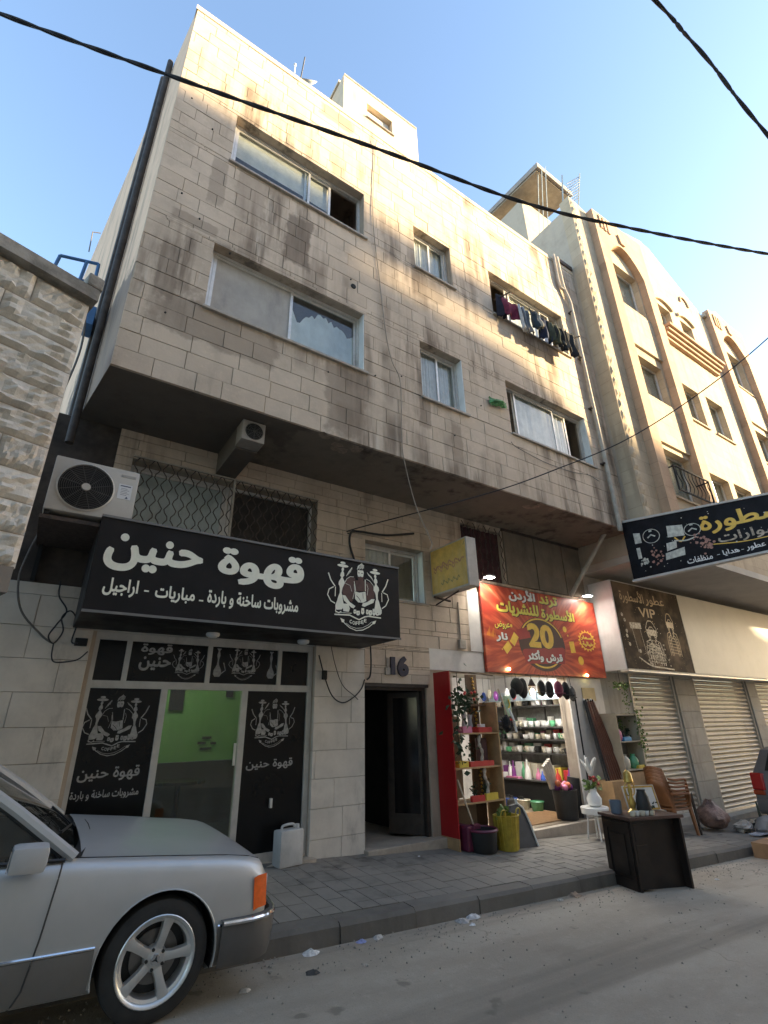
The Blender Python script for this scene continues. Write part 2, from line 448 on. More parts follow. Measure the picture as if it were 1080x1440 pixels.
# ================================================================ GROUND
def road_z(x, y=0.0): return -1.57 - 0.0445 * x
def walk_z(x, y): return -1.43 - 0.0445 * x + (y - 4.6) / 1.9 * (0.13 - 0.0105 * min(x, 14))
def ground_mat(name, a, b, c, sc=0.9, lines=False):
    m, nt, bsdf, g = _start(name)
    pos = g.outputs['Position']
    n1 = _noise(nt, _scaled(nt, pos, (0.5, 1.3, 1)), sc, 6, 0.62)
    col = _mix(nt, a, b, _ramp(nt, n1, 0.36, 0.64))
    n2 = _noise(nt, pos, 9, 6, 0.75)
    col = _mix(nt, col, c, _ramp(nt, n2, 0.5, 0.8, 0, 0.6))
    n3 = _noise(nt, pos, 90, 3, 0.7)
    col = _mix(nt, col, [x * 0.5 for x in a], _ramp(nt, n3, 0.52, 0.75, 0, 0.5))
    vo = nt.nodes.new('ShaderNodeTexVoronoi'); vo.inputs['Scale'].default_value = 0.7; nt.links.new(_scaled(nt, pos, (1, 1.6, 1)), vo.inputs['Vector'])
    col = _mix(nt, col, [x * 0.6 for x in a], _ramp(nt, _math(nt, 'ADD', vo.outputs['Distance'], _math(nt, 'MULTIPLY', n1, 0.5)), 0.3, 0.45, 0.45, 0))
    if lines:      # wheel tracks along the street, tar-filled cracks, oil drips
        n5 = _noise(nt, _scaled(nt, pos, (0.12, 2.1, 1), (4, 1.3, 0)), 1.0, 4, 0.55)
        col = _mix(nt, col, [x * 0.62 for x in a], _ramp(nt, n5, 0.50, 0.68, 0, 0.75))
        n6 = _noise(nt, _scaled(nt, pos, (1, 1, 1), (7, 0, 0)), 0.7, 5, 0.55)
        col = _mix(nt, col, [x * 0.35 for x in a], _math(nt, 'MULTIPLY', _ramp(nt, _math(nt, 'ABSOLUTE', _math(nt, 'SUBTRACT', n6, 0.5)), 0.0, 0.006, 0.55, 0), _ramp(nt, n1, 0.5, 0.6)))
        n7 = _noise(nt, pos, 4.0, 3, 0.5)
        col = _mix(nt, col, [x * 0.4 for x in a], _ramp(nt, n7, 0.66, 0.74, 0, 0.6))
    nt.links.new(col, bsdf.inputs['Base Color'])
    bsdf.inputs['Roughness'].default_value = 0.9
    _bump(nt, bsdf, _math(nt, 'ADD', n3, _math(nt, 'MULTIPLY', n2, 2.0)), 0.45, 0.006)
    MATS[name] = m
    return m
M_ROAD = ground_mat('dusty_asphalt', (0.27, 0.235, 0.185), (0.35, 0.31, 0.248), (0.40, 0.355, 0.29), lines=True)
M_WALK = ground_mat('worn_concrete', (0.175, 0.16, 0.138), (0.205, 0.188, 0.162), (0.2, 0.184, 0.16), 1.6)
M_PAVE = stone('paver_concrete', (0.20, 0.183, 0.158), (0.215, 0.197, 0.171), (0.075, 0.068, 0.06), 0.8, bump=0.4)
M_KERB = stone('kerb_concrete', (0.135, 0.124, 0.108), (0.16, 0.148, 0.13), (0.07, 0.065, 0.06), 0.7, bump=0.4)
mb = MB(); xs = [-60, -20, -8, -4, -2, 0, 2, 4, 6, 8, 10, 12, 16, 20, 30, 60, 140]; ys = [-60, -12, -4, 0, 2, 3.5, 4.58]
for x in xs:
    for y in ys: mb.v.append((x, y, road_z(x, y)))
for i in range(len(xs) - 1):
    for j in range(len(ys) - 1):
        a = i * len(ys) + j; mb.f.append((a, a + len(ys), a + len(ys) + 1, a + 1))
tag(mb.build('road', M_ROAD), 'dusty grey beige asphalt street sloping down to the right', kind='structure')
mb = MB(); ys = [4.62, 5.2, 5.8, 6.5, 9.5, 30]
xs = [-30, -8, -4, -2, 0, 2, 4, 6, 8, 10, 12, 14, 20, 30, 60, 140]
for x in xs:
    for y in ys: mb.v.append((x, y, walk_z(x, min(y, 6.5)) - 0.012))
for i in range(len(xs) - 1):
    for j in range(len(ys) - 1):
        a = i * len(ys) + j; mb.f.append((a, a + len(ys), a + len(ys) + 1, a + 1))
walk = tag(mb.build('sidewalk', M_WALK), 'dark paved sidewalk in front of the shops', kind='structure')
# pavers: rows of slabs laid with their long side across the walk
def slab_piece():
    m_ = MB(); e = 0.012
    m_.add([(-.5, -.5, -1), (.5, -.5, -1), (.5, .5, -1), (-.5, .5, -1), (-.5 + e, -.5 + e, 0), (.5 - e, -.5 + e, 0), (.5 - e, .5 - e, 0), (-.5 + e, .5 - e, 0)],
           [(4, 5, 6, 7), (0, 1, 5, 4), (1, 2, 6, 5), (2, 3, 7, 6), (3, 0, 4, 7)])
    return m_.mesh('paver')
PAV = slab_piece(); PAV.materials.append(M_PAVE)
px = 0.9
rng = random.Random(5)
while px < 10.6:
    w = 0.205
    y = 4.80 - rng.choice((0, 0.17))
    while y < 6.46:
        L = 0.335
        y0, y1 = max(y, 4.80), min(y + L, 6.46)
        if y1 - y0 > 0.06:
            yc = (y0 + y1) / 2; xc = px + w / 2
            if not (7.05 < xc < 9.2 and yc > 6.35):
                o = link('paver', PAV, None, walk); o.location = (xc, yc, walk_z(xc, yc) + rng.uniform(-0.0015, 0.0015))
                o.scale = (w - 0.005, y1 - y0 - 0.005, 0.03)
                o.rotation_euler = (math.atan((0.13 - 0.0105 * xc) / 1.9) + rng.uniform(-.003, .003), R(2.55) + rng.uniform(-.004, .004), 0)
        y += L
    px += w
kerb = empty('kerb'); tag(kerb, 'grey concrete kerb along the edge of the sidewalk', kind='structure')
kx = -7.0
while kx < 24:
    L = 0.8
    m_ = MB(); q = []
    for x in (kx + 0.004, kx + L - 0.004):
        zt, zb = walk_z(x, 4.6) + 0.004, road_z(x) - 0.06
        q.append([(x, 4.585, zb), (x, 4.595, zt - 0.03), (x, 4.625, zt), (x, 4.79, zt + 0.006), (x, 4.79, zb)])
    j = rng.uniform(-0.006, 0.006)
    m_.add([(p[0], p[1] + j, p[2] + j * 0.5) for p in q[0] + q[1]], [(0, 1, 6, 5), (1, 2, 7, 6), (2, 3, 8, 7), (3, 4, 9, 8), (0, 4, 3, 2, 1), (5, 6, 7, 8, 9)])
    m_.build('kerb_stone', M_KERB, kerb)
    kx += L

# ================================================================ MAIN BUILDING
F, G = 5.17, 6.5
ZB, ZT = 3.61, 10.96
main = empty('stone_building', 'tall beige limestone block with a jutting upper storeys front, above the coffee shop', 'building', loc=(0, 0, 0))
PATCH = [(2.02, 6.85, 0.2, 0.52, 0.75), (1.0, 4.6, 0.8, 0.3, 0.5), (0.35, 5.2, 0.12, 0.5, 0.5), (2.9, 4.25, 0.32, 0.55, 0.5), (1.25, 7.3, 0.25, 0.5, 0.35),
         (4.35, 4.6, 0.12, 0.3, 0.5), (5.0, 4.1, 0.12, 0.6, 0.45), (4.6, 7.4, 0.35, 0.3, 0.4), (1.9, 5.0, 1.3, 0.14, 0.5), (0.75, 7.2, 0.12, 0.5, 0.4), (0.55, 6.2, 0.3, 0.1, 0.45), (2.6, 10.55, 0.35, 0.18, 0.5), (6.9, 10.2, 0.4, 0.16, 0.45)]
M_STONE = stone('limestone_blocks', (0.54, 0.44, 0.34), (0.60, 0.495, 0.39), (0.175, 0.132, 0.097), 0.95, PATCH, white=0.6, lo=.47, hi=.68)
M_MORTAR = stone('mortar', (0.43, 0.36, 0.285), (0.46, 0.385, 0.305), (0.07, 0.06, 0.05), 0.9)
M_PLASTER = stone('cream_plaster', (0.60, 0.50, 0.37), (0.60, 0.50, 0.37), (0.22, 0.18, 0.14), 0.55, bump=0.25)
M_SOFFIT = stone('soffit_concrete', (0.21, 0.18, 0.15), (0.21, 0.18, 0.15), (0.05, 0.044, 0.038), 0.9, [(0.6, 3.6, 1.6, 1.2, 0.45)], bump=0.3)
M_SIDE = stone('side_plaster', (0.74, 0.515, 0.355), (0.74, 0.515, 0.355), (0.05, 0.048, 0.05), 0.5, [(-0.1, 4.2, 0.28, 1.05, 0.7)], bump=0.25)
M_WHITE = mat('whitewashed_stone', (0.60, 0.55, 0.48), 0.85, 0.1, 3.0, bump=0.3, dirt=((0.16, 0.14, 0.12), 2.2, 0.52, 0.78, 0.8))
M_ALU = mat('aluminium', (0.62, 0.60, 0.57), 0.4, 0.08, 9, metal=0.35, dirt=((0.25, 0.23, 0.2), 4, 0.5, 0.8, 0.6))
M_GLASS = glass('window_glass')
M_DARKGLASS = glass('dark_glass', (0.25, 0.27, 0.28), 0.05)
M_CURT = mat('curtain_cloth', (0.68, 0.64, 0.57), 0.9, 0.12, 5, bump=0.2, dirt=((0.3, 0.28, 0.25), 3, 0.5, 0.8, 0.6))
M_CURT2 = mat('grey_film', (0.36, 0.335, 0.295), 0.55, 0.1, 3, dirt=((0.13, 0.125, 0.12), 2, 0.5, 0.8, 0.6))
M_SHEET = mat('pale_sheet', (0.70, 0.72, 0.70), 0.8, 0.08, 3, dirt=((0.35, 0.36, 0.36), 3, 0.5, 0.8, 0.5))
M_BLACK = mat('black_void', (0.012, 0.012, 0.012), 0.9, 0.2)
M_SILL = mat('stone_sill', (0.36, 0.32, 0.27), 0.7, 0.2, 8, bump=0.2)
WIN = {  # openings of the upper front: x0 x1 z0 z1
 'w1': (0.87, 3.20, 7.75, 8.87), 'w2': (0.84, 3.20, 4.88, 6.02), 'w3': (4.32, 5.24, 7.77, 8.87),
 'w4': (4.32, 5.27, 4.87, 6.04), 'w5': (6.33, 8.76, 7.72, 8.93), 'w6': (6.40, 8.86, 4.88, 6.08)}
core = MB()
slab(core, 0.0, 9.7, ZB, ZT, F + 0.025, F + 0.26, list(WIN.values()))
core.box(9.50, 9.70, F + 0.26, 12.6, ZB, ZT)
core.box(-0.85, 9.7, 12.4, 12.6, ZB, ZT)
core.box(0.22, 9.5, F + 0.28, 12.4, 10.25, 10.40)           # roof slab
core.box(0.22, 9.5, F + 0.28, 12.4, 6.62, 6.76)             # floor between the storeys
core.box(3.7, 3.82, F + 0.27, 12.4, 3.75, 10.25); core.box(5.8, 5.92, F + 0.27, 12.4, 3.75, 10.25)
core.build('wall_core', M_MORTAR, main)
sw = MB()                                                     # the left flank runs back at a slight angle
sw.add([(0, F + 0.03, ZB), (-1.09, 12.58, ZB), (-1.09, 12.58, ZT + 0.02), (0, F + 0.03, ZT + 0.02), (0.2, F + 0.27, ZB), (-0.89, 12.55, ZB), (-0.89, 12.55, ZT + 0.02), (0.2, F + 0.27, ZT + 0.02)],
       [(0, 1, 2, 3), (4, 7, 6, 5), (3, 2, 6, 7), (0, 4, 5, 1), (1, 5, 6, 2), (0, 3, 7, 4)])
sw.build('flank_wall', M_SIDE, main)
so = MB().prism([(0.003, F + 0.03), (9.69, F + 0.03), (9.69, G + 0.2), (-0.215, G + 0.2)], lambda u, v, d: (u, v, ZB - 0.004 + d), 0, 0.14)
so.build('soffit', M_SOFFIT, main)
# flaking soffit edge
fl = MB()
for k in range(16):
    x = rng.choice((2.75, 2.95, 3.2, 3.05, 3.1, 7.3)) + rng.gauss(0, 0.25); y = F + abs(rng.gauss(0.12, 0.12)) + 0.02
    s_ = rng.uniform(0.04, 0.13); n = 7
    pts = [(x + s_ * rng.uniform(.6, 1.2) * math.cos(2 * PI * i / n), y + s_ * 0.7 * rng.uniform(.6, 1.2) * math.sin(2 * PI * i / n)) for i in range(n)]
    h = rng.uniform(0.003, 0.007)
    fl.prism(pts, lambda u, v, d: (u, v, ZB - 0.004 - d), 0.0, h)
o = fl.build('flaking_plaster', mat('bare_plaster', (0.27, 0.22, 0.175), 0.9, 0.3, 12), main); o['kind'] = 'stuff'

# --- the courses of stone: blocks of unequal length, one object each for the 300 that show largest
def block_mesh():
    m_ = MB(); e = 0.006
    m_.add([(0, 1, 0), (1, 1, 0), (1, 1, 1), (0, 1, 1), (e, 0, e * 2), (1 - e, 0, e * 2), (1 - e, 0, 1 - e * 2), (e, 0, 1 - e * 2)],
           [(4, 5, 6, 7), (0, 1, 5, 4), (1, 2, 6, 5), (2, 3, 7, 6), (3, 0, 4, 7)])
    return m_
BLK = block_mesh(); BLKM = BLK.mesh('stone_block'); BLKM.materials.append(M_STONE)
def courses(x0, x1, z0, z1, ch, holes, yf, seed, lmin=0.28, lmax=0.60):
    rg = random.Random(seed); out = []; z = z0; row = 0
    while z < z1 - 0.03:
        zt = min(z + ch, z1)
        # split each course where an opening starts or stops
        bands = sorted({z, zt, *[h[2] for h in holes if z < h[2] < zt], *[h[3] for h in holes if z < h[3] < zt]})
        for bz0, bz1 in zip(bands[:-1], bands[1:]):
            if bz1 - bz0 < 0.012: continue
            zc = (bz0 + bz1) / 2
            cuts = sorted([(h[0], h[1]) for h in holes if h[2] < zc < h[3]])
            segs = []; a = x0
            for c0, c1 in cuts: segs.append((a, c0)); a = c1
            segs.append((a, x1))
            for s0, s1 in segs:
                if s1 - s0 < 0.03: continue
                x = s0 - (rg.uniform(0.0, 0.4) if row % 2 else rg.uniform(0, 0.2))
                while x < s1:
                    L = rg.uniform(lmin, lmax); e0, e1 = max(x, s0), min(x + L, s1)
                    if s1 - e1 < 0.12: e1 = s1
                    if e1 - e0 > 0.02: out.append((e0, e1, bz0, bz1, yf + rg.uniform(-0.004, 0.003)))
                    x = e1 if e1 == s1 else x + L
        z = zt; row += 1
    return out
blocks = courses(0.0, 9.7, ZB, ZT - 0.12, 0.254, list(WIN.values()), F, 3)
GF_HOLES = [(-0.6, 0.5, -1.9, 1.1), (0.5, 3.2, -1.6, 1.05), (4.0, 5.16, -1.7, 0.56), (5.7, 9.25, -1.9, 0.78), (4.03, 5.22, 1.84, 2.77), (0.5, 3.15, 1.4, 3.22), (6.15, 7.22, 2.45, 3.5),
            (3.2, 4.0, -1.6, 1.07), (5.24, 6.45, 0.5, 1.12), (5.16, 5.72, -1.9, 0.5), (6.42, 9.9, 0.7, 2.4), (9.25, 9.7, -2, 0.7)]
gblocks = courses(0.3, 9.7, 0.56, 3.61, 0.254, GF_HOLES, G - 0.025, 9)
allb = blocks + gblocks
JG = 0.003
allb.sort(key=lambda b: -((b[1] - b[0]) * (b[3] - b[2])) / (((b[0] + b[1]) / 2) ** 2 + b[4] ** 2 + ((b[2] + b[3]) / 2) ** 2) * (1.6 if b[4] < 6 else 1))
rest = MB()
for i, (x0, x1, z0, z1, y) in enumerate(allb):
    dep = (F + 0.0245 if y < 6 else G - 0.0005) - y
    if i < 300:
        o = link('stone_block', BLKM, None, main); o.location = (x0 + JG / 2, y, z0 + JG / 2); o.scale = (x1 - x0 - JG, dep, z1 - z0 - JG)
        o.rotation_euler = (rng.uniform(-.002, .006), 0, rng.uniform(-.002, .002))
    else:
        rest.add([(x0 + JG / 2 + p[0] * (x1 - x0 - JG), y + p[1] * dep, z0 + JG / 2 + p[2] * (z1 - z0 - JG)) for p in BLK.v], BLK.f)
o = rest.build('stone_courses', M_STONE, main); o['kind'] = 'stuff'
# parapet coping (lighter stone on top), stair tower on the roof
cp = MB().box(-0.02, 9.7, F - 0.012, F + 0.27, ZT - 0.118, ZT)
cp.build('coping', M_PLASTER, main)
tw = MB(); slab(tw, 2.73, 4.57, ZT + 0.002, 12.13, F - 0.004, F + 0.16, [(3.28, 3.90, 11.26, 11.72)])
tw.box(2.73, 2.88, F + 0.16, 8.3, ZT, 12.13); tw.box(4.42, 4.57, F + 0.16, 8.3, ZT, 12.13); tw.box(2.88, 4.42, 8.15, 8.3, 10.4, 12.12); tw.box(2.7, 4.6, F + 0.165, 8.33, 12.132, 12.2)
tw.build('stair_tower', M_PLASTER, main)
MB().box(2.735, 4.565, F - 0.016, F + 0.0, 12.10, 12.155).build('coping', M_SILL, main)

# --- windows
def window(key, panes, sill=True, white_r=True, yf=None, proud=0.0, opening=None, parent=None):
    """panes: list of (x0, x1, kind, depth) ; kind glass | film | curtain | sheet | none"""
    x0, x1, z0, z1 = opening or WIN[key]
    y = (yf if yf is not None else F) + 0.14
    fr = MB(); t = 0.045
    fr.box(x0, x1, y, y + 0.06, z0, z0 + t); fr.box(x0, x1, y, y + 0.06, z1 - t, z1); fr.box(x0, x0 + t, y + .001, y + 0.059, z0 + t, z1 - t); fr.box(x1 - t, x1, y + .001, y + 0.059, z0 + t, z1 - t)
    w = fr.build('window', M_ALU, parent or main)
    for (a, b, kind, dy) in panes:
        if kind == 'none': continue
        yy = y + 0.012 + dy
        sf = MB(); s_ = 0.04
        sf.box(a, a + s_, yy, yy + 0.022, z0 + t, z1 - t); sf.box(b - s_, b, yy, yy + 0.022, z0 + t, z1 - t); sf.box(a + s_, b - s_, yy + .001, yy + 0.021, z0 + t, z0 + t + s_); sf.box(a + s_, b - s_, yy + .001, yy + 0.021, z1 - t - s_, z1 - t)
        sf.build('sash', M_ALU, w)
        q = MB(); q.add([(a + s_ - .004, yy + .011, z0 + t + s_ - .004), (b - s_ + .004, yy + .011, z0 + t + s_ - .004), (b - s_ + .004, yy + .011, z1 - t - s_ + .004), (a + s_ - .004, yy + .011, z1 - t - s_ + .004)], [(0, 1, 2, 3)])
        if kind == 'film': q.build('pane', M_CURT2, w)
        else:
            q.build('pane', M_GLASS, w)
            if kind == 'pane_reflection':      # pale sheet standing in for the reflection on the upper pane
                zb_ = z0 + (z1 - z0) * 0.42
                bl = MB(); bl.add([(a, yy + .05, zb_), (b, yy + .05, zb_ - .02), (b, yy + .05, z1), (a, yy + .05, z1)], [(0, 1, 2, 3)]); bl.build('pane_reflection', M_CURT, w)
            if kind in ('curtain', 'sheet'):
                cm = M_CURT if kind == 'curtain' else M_SHEET
                cv = MB(); n = 24
                for i in range(n + 1):
                    xx = a + (b - a) * i / n; yo = yy + (0.06 if kind == 'curtain' else 0.024) + ((0.009 * math.sin(i * 1.9 + a * 7) + 0.008 * math.sin(i * 0.83 + a * 3) + 0.005 * math.sin(i * 3.1)) if kind == 'curtain' else 0.003 * math.sin(i))
                    top = z1 - 0.02
                    if kind == 'sheet':   # torn along the upper edge
                        f = i / n; top = z0 + (z1 - z0) * min(0.97, 0.66 + 0.22 * math.exp(-((f - 0.0) / 0.06) ** 2) - 0.13 * math.exp(-((f - 0.16) / 0.09) ** 2) + 0.12 * math.exp(-((f - 0.5) / 0.2) ** 2) + 0.05 * rng.uniform(-1, 1))
                    cv.v += [(xx, yo, z0 + 0.01), (xx, yo, top)]
                for i in range(n): cv.f.append((2 * i, 2 * i + 2, 2 * i + 3, 2 * i + 1))
                cv.build('curtain', cm, w, smooth=True)
    if sill:
        MB().rbox(x0 - 0.03, x1 + 0.06, (yf if yf is not None else F) - 0.045 - proud, y, z0 - 0.035, z0 + 0.004, 0.006).build('sill', M_SILL, w)
    if white_r:
        MB().box(x1 - 0.012, x1 + 0.001, F + 0.004, y - 0.002, z0 + 0.006, z1 - 0.003).build('reveal', M_SHEET, w)
    return w
window('w1', [(0.92, 2.22, 'pane_reflection', 0.0), (2.12, 2.62, 'pane_reflection', 0.024)], white_r=False)
window('w2', [(0.89, 2.06, 'film', 0.0), (2.02, 3.15, 'sheet', 0.024)])
window('w3', [(4.37, 4.82, 'curtain', 0.0), (4.78, 5.19, 'curtain', 0.024)], white_r=False)
window('w4', [(4.37, 4.82, 'curtain', 0.0), (4.78, 5.22, 'curtain', 0.024)])
window('w5', [(6.95, 7.10, 'glass', 0.0), (7.06, 8.15, 'curtain', 0.024), (8.12, 8.45, 'glass', 0.0)], white_r=False)
window('w6', [(6.76, 7.95, 'curtain', 0.0), (7.90, 8.38, 'curtain', 0.024)])
# loose old shutter box seen in the tower window
MB().box(3.30, 3.88, F + 0.10, F + 0.13, 11.27, 11.71).build('tower_blind', M_CURT, main)
MB().rbox(3.25, 3.93, F - 0.04, F + 0.1, 11.225, 11.258, 0.006).build('sill', M_SILL, main)

# --- ground storey wall (set back under the jutting front)
gw = MB()
slab(gw, -0.55, 9.7, -2.1, 3.61, G, G + 0.22, [(0.5, 3.2, -2.1, 1.05), (4.0, 5.16, -2.1, 0.56), (5.7, 8.62, -2.1, 0.78), (4.03, 5.22, 1.84, 2.77), (0.5, 3.15, 2.2, 3.22), (6.15, 7.22, 2.45, 3.5)])
gw.build('ground_wall', M_MORTAR, main)
# whitewashed piers: painted blocks either side of the coffee shop
def painted(name, x0, x1, z0, z1, seed, y=G, dep=0.028, ch=0.33):
    for (a, b, c, d, yy) in courses(x0, x1, z0, z1, ch, [], y - dep, seed, 0.4, 0.85):
        m_ = MB().rbox(a + .002, b - .002, y - dep + rng.uniform(-.003, .003), y - 0.0005, c + .002, d - .002, 0.005)
        m_.build('painted_block', M_WHITE, main)
painted('pier', 3.2, 4.0, -1.62, 1.07, 31, dep=0.05)
painted('pier', -0.55, 0.46, -1.62, 1.48, 32, dep=0.04)
MB().box(5.24, 6.44, G - 0.022, G - 0.0005, 0.79, 1.13).build('white_plaster_patch', mat('white_plaster', (0.62, 0.59, 0.55), 0.85, 0.08, 4, bump=0.2, dirt=((0.25, 0.23, 0.21), 3, 0.55, 0.8, 0.7)), main)
MB().box(8.62, 9.69, G - 0.03, G - 0.0005, -1.9, 0.78).build('white_plaster_patch', MATS['white_plaster'], main)
MB().box(6.16, 6.46, G - 0.03, G - 0.001, 1.132, 2.2).build('white_plaster_patch', MATS['white_plaster'], main)
MB().box(-0.56, 0.497, G - 0.012, G - 0.001, 1.484, 3.6).build('dark_gap_panel', mat('dark_gap_render', (0.058, 0.046, 0.038), 0.95, 0.4, 3, bump=0.3), main)  # near-black panel that darkens the left end of the wall
# ground storey windows
gy = G
wg = window(None, [(4.08, 4.64, 'curtain', 0.0), (4.62, 5.17, 'glass', 0.024)], opening=(4.03, 5.22, 1.84, 2.77), yf=G, white_r=False)
MB().box(5.207, 5.219, G + .002, G + .13, 1.85, 2.765).build('reveal', M_SHEET, wg)
def grille(x0, x1, z0, z1, y, parent, m, step=0.085, amp=0.023, nx=None):
    """iron grille of wavy uprights that touch like a net"""
    n = int((x1 - x0) / step)
    for k in range(n + 1):
        xx = x0 + (x1 - x0) * k / n; sg = 1 if k % 2 else -1
        pts = []
        steps = int((z1 - z0) / 0.045)
        for i in range(steps + 1):
            zz = z0 + (z1 - z0) * i / steps
            pts.append((xx + sg * amp * math.sin(zz * 2 * PI / 0.22) * 1.3, y + 0.004 * sg, zz))
        MB().tube(pts, 0.0075, 5).build('grille_bar', m, parent, smooth=True)
M_IRON = mat('rusty_iron', (0.085, 0.065, 0.055), 0.75, 0.3, 20, metal=0.3, bump=0.2)
M_HALLD = mat('dark_room_brown', (0.04, 0.033, 0.028), 0.8, 0.3, 4)
wl = window(None, [(0.55, 1.78, 'sheet', 0.0)], opening=(0.5, 1.82, 2.2, 3.22), yf=G + 0.03, white_r=False, sill=False)
wl2 = window(None, [], opening=(1.83, 3.15, 2.2, 3.22), yf=G + 0.03, white_r=False, sill=False)
MB().box(0.52, 1.80, G + 0.215, G + 0.218, 2.2, 3.21).build('curtain', M_SHEET, wl)
MB().box(1.84, 3.14, G + .21, G + .215, 2.2, 3.21).build('dark_room_panel', M_HALLD, wl2)  # dark panel stands in for the unlit room behind the grille
grille(0.55, 1.78, 1.95, 3.24, G - 0.055, wl, M_IRON); grille(1.87, 3.11, 1.95, 3.24, G - 0.055, wl2, M_IRON)
MB().bar((0.5, G - .055, 3.245), (3.15, G - .055, 3.245), .022).bar((0.5, G - .055, 1.95), (3.15, G - .055, 1.95), .022).bar((1.825, G - .05, 1.95), (1.825, G - .05, 3.25), .03).build('grille_frame', M_SILL, wl2)
wr = window(None, [(6.2, 6.7, 'film', 0.0)], opening=(6.15, 7.22, 2.45, 3.5), yf=G + 0.03, white_r=False, sill=False)
M_MAROON = mat('maroon_curtain', (0.075, 0.03, 0.032), 0.85, 0.3, 6, bump=0.3)
cv = MB()
for i in range(33):
    xx = 6.16 + 1.05 * i / 32; cv.v += [(xx, G + 0.07 + 0.02 * math.sin(i * 1.7), 2.46), (xx, G + 0.07 + 0.02 * math.sin(i * 1.7), 3.49)]
for i in range(32): cv.f.append((2 * i, 2 * i + 2, 2 * i + 3, 2 * i + 1))
cv.build('curtain', M_MAROON, wr, smooth=True)
grille(6.18, 7.19, 2.45, 3.55, G - 0.05, wr, M_IRON, 0.13)
# closed side of the wall: brown boarded panels right of that window
M_BOARD = mat('brown_board', (0.20, 0.16, 0.12), 0.8, 0.15, 3, bump=0.2, dirt=((0.1, 0.08, 0.06), 3, 0.45, 0.8, 0.7))
for a, b in ((7.26, 8.14), (8.17, 9.04), (9.07, 9.66)): MB().box(a, b, G - 0.06, G - 0.027, 2.45, 3.55).build('boarded_panel', M_BOARD, main)
MB().box(7.24, 9.68, G - .075, G - .02, 3.555, 3.60).build('panel_rail', M_IRON, main)

# entrance: open doorway to the stairs, house number
M_TILE = mat('doorstep_stone', (0.42, 0.36, 0.29), 0.6, 0.15, 5, bump=0.15, dirt=((0.2, 0.17, 0.14), 4, 0.5, 0.8, 0.6))
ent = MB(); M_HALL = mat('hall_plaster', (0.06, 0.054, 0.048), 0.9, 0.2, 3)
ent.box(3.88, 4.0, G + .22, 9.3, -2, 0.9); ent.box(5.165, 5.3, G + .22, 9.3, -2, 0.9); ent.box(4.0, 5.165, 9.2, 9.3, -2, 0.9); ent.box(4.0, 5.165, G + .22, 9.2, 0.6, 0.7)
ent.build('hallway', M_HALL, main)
MB().box(4.0, 5.165, G + .2, 9.2, -2.0, -1.50).build('hall_floor', M_TILE, main)
MB().rbox(3.98, 5.32, G - 0.16, G + 0.22, -1.68, -1.475, 0.012).build('doorstep', M_TILE, main)
M_DOORFR = mat('dark_bronze_frame', (0.055, 0.045, 0.038), 0.5, 0.2, 8, metal=0.3)
df = MB(); df.box(4.0, 4.05, G + .03, G + .12, -1.47, 0.55); df.box(5.10, 5.16, G + .03, G + .12, -1.47, 0.55); df.box(4.05, 5.10, G + .032, G + .118, 0.47, 0.55); df.box(3.985, 5.19, G - 0.02, G + 0.03, 0.515, 0.575)
dr = df.build('door_frame', M_DOORFR, main)
# door leaf ajar, swung inwards on the right jamb
dl = MB(); A = R(118); hx, hy = 5.09, G + 0.10
def leaf(u, d, z): return (hx - u * math.cos(A - PI / 2) * 0.62 - d * 0.5, hy + u * math.sin(A - PI / 2) * 1.7 + d, z)
dl.prism([(0, -1.46), (0.52, -1.46), (0.52, 0.46), (0, 0.46)], lambda u, v, d: leaf(u, d, v), 0, 0.04)
dlo = dl.build('door', M_DOORFR, main)
dp = MB(); dp.prism([(0.06, -1.2), (0.46, -1.2), (0.46, 0.38), (0.06, 0.38)], lambda u, v, d: leaf(u, d - 0.012, v), 0, 0.008); dp.build('pane', mat('black_glass', (0.01, 0.01, 0.011), 0.12, 0.1), dlo)
M_NUM = mat('navy_enamel', (0.022, 0.024, 0.05), 0.45, 0.1)
V, Fc, _ = outline('16', 0.055)
nm = MB(); me_p = [(4.46 + p[0] * 0.33, p[1] * 0.30 + 0.665) for p in V]
nm.add([(u, G - 0.064, v) for u, v in me_p] + [(u, G - 0.030, v) for u, v in me_p], [tuple(f) for f in Fc] + [tuple(i + len(V) for i in f[::-1]) for f in Fc])
eg = {}
for f in Fc:
    for i in range(len(f)):
        e = (f[i], f[(i + 1) % len(f)]); eg[tuple(sorted(e))] = eg.get(tuple(sorted(e)), 0) + 1
nm.add([], []); nm.f += [(a, b, b + len(V), a + len(V)) for (a, b), c in eg.items() if c == 1]
o = nm.build('house_number', M_NUM, main); o['label'] = 'dark blue number 16 above the entrance'
# small junction box and stub beside the number
MB().rbox(4.36, 4.45, G - .06, G - .027, .68, .78, .008).cyl((4.4, G - .05, .78), (4.4, G - .05, .93), .012).build('junction_box', M_SILL, main)

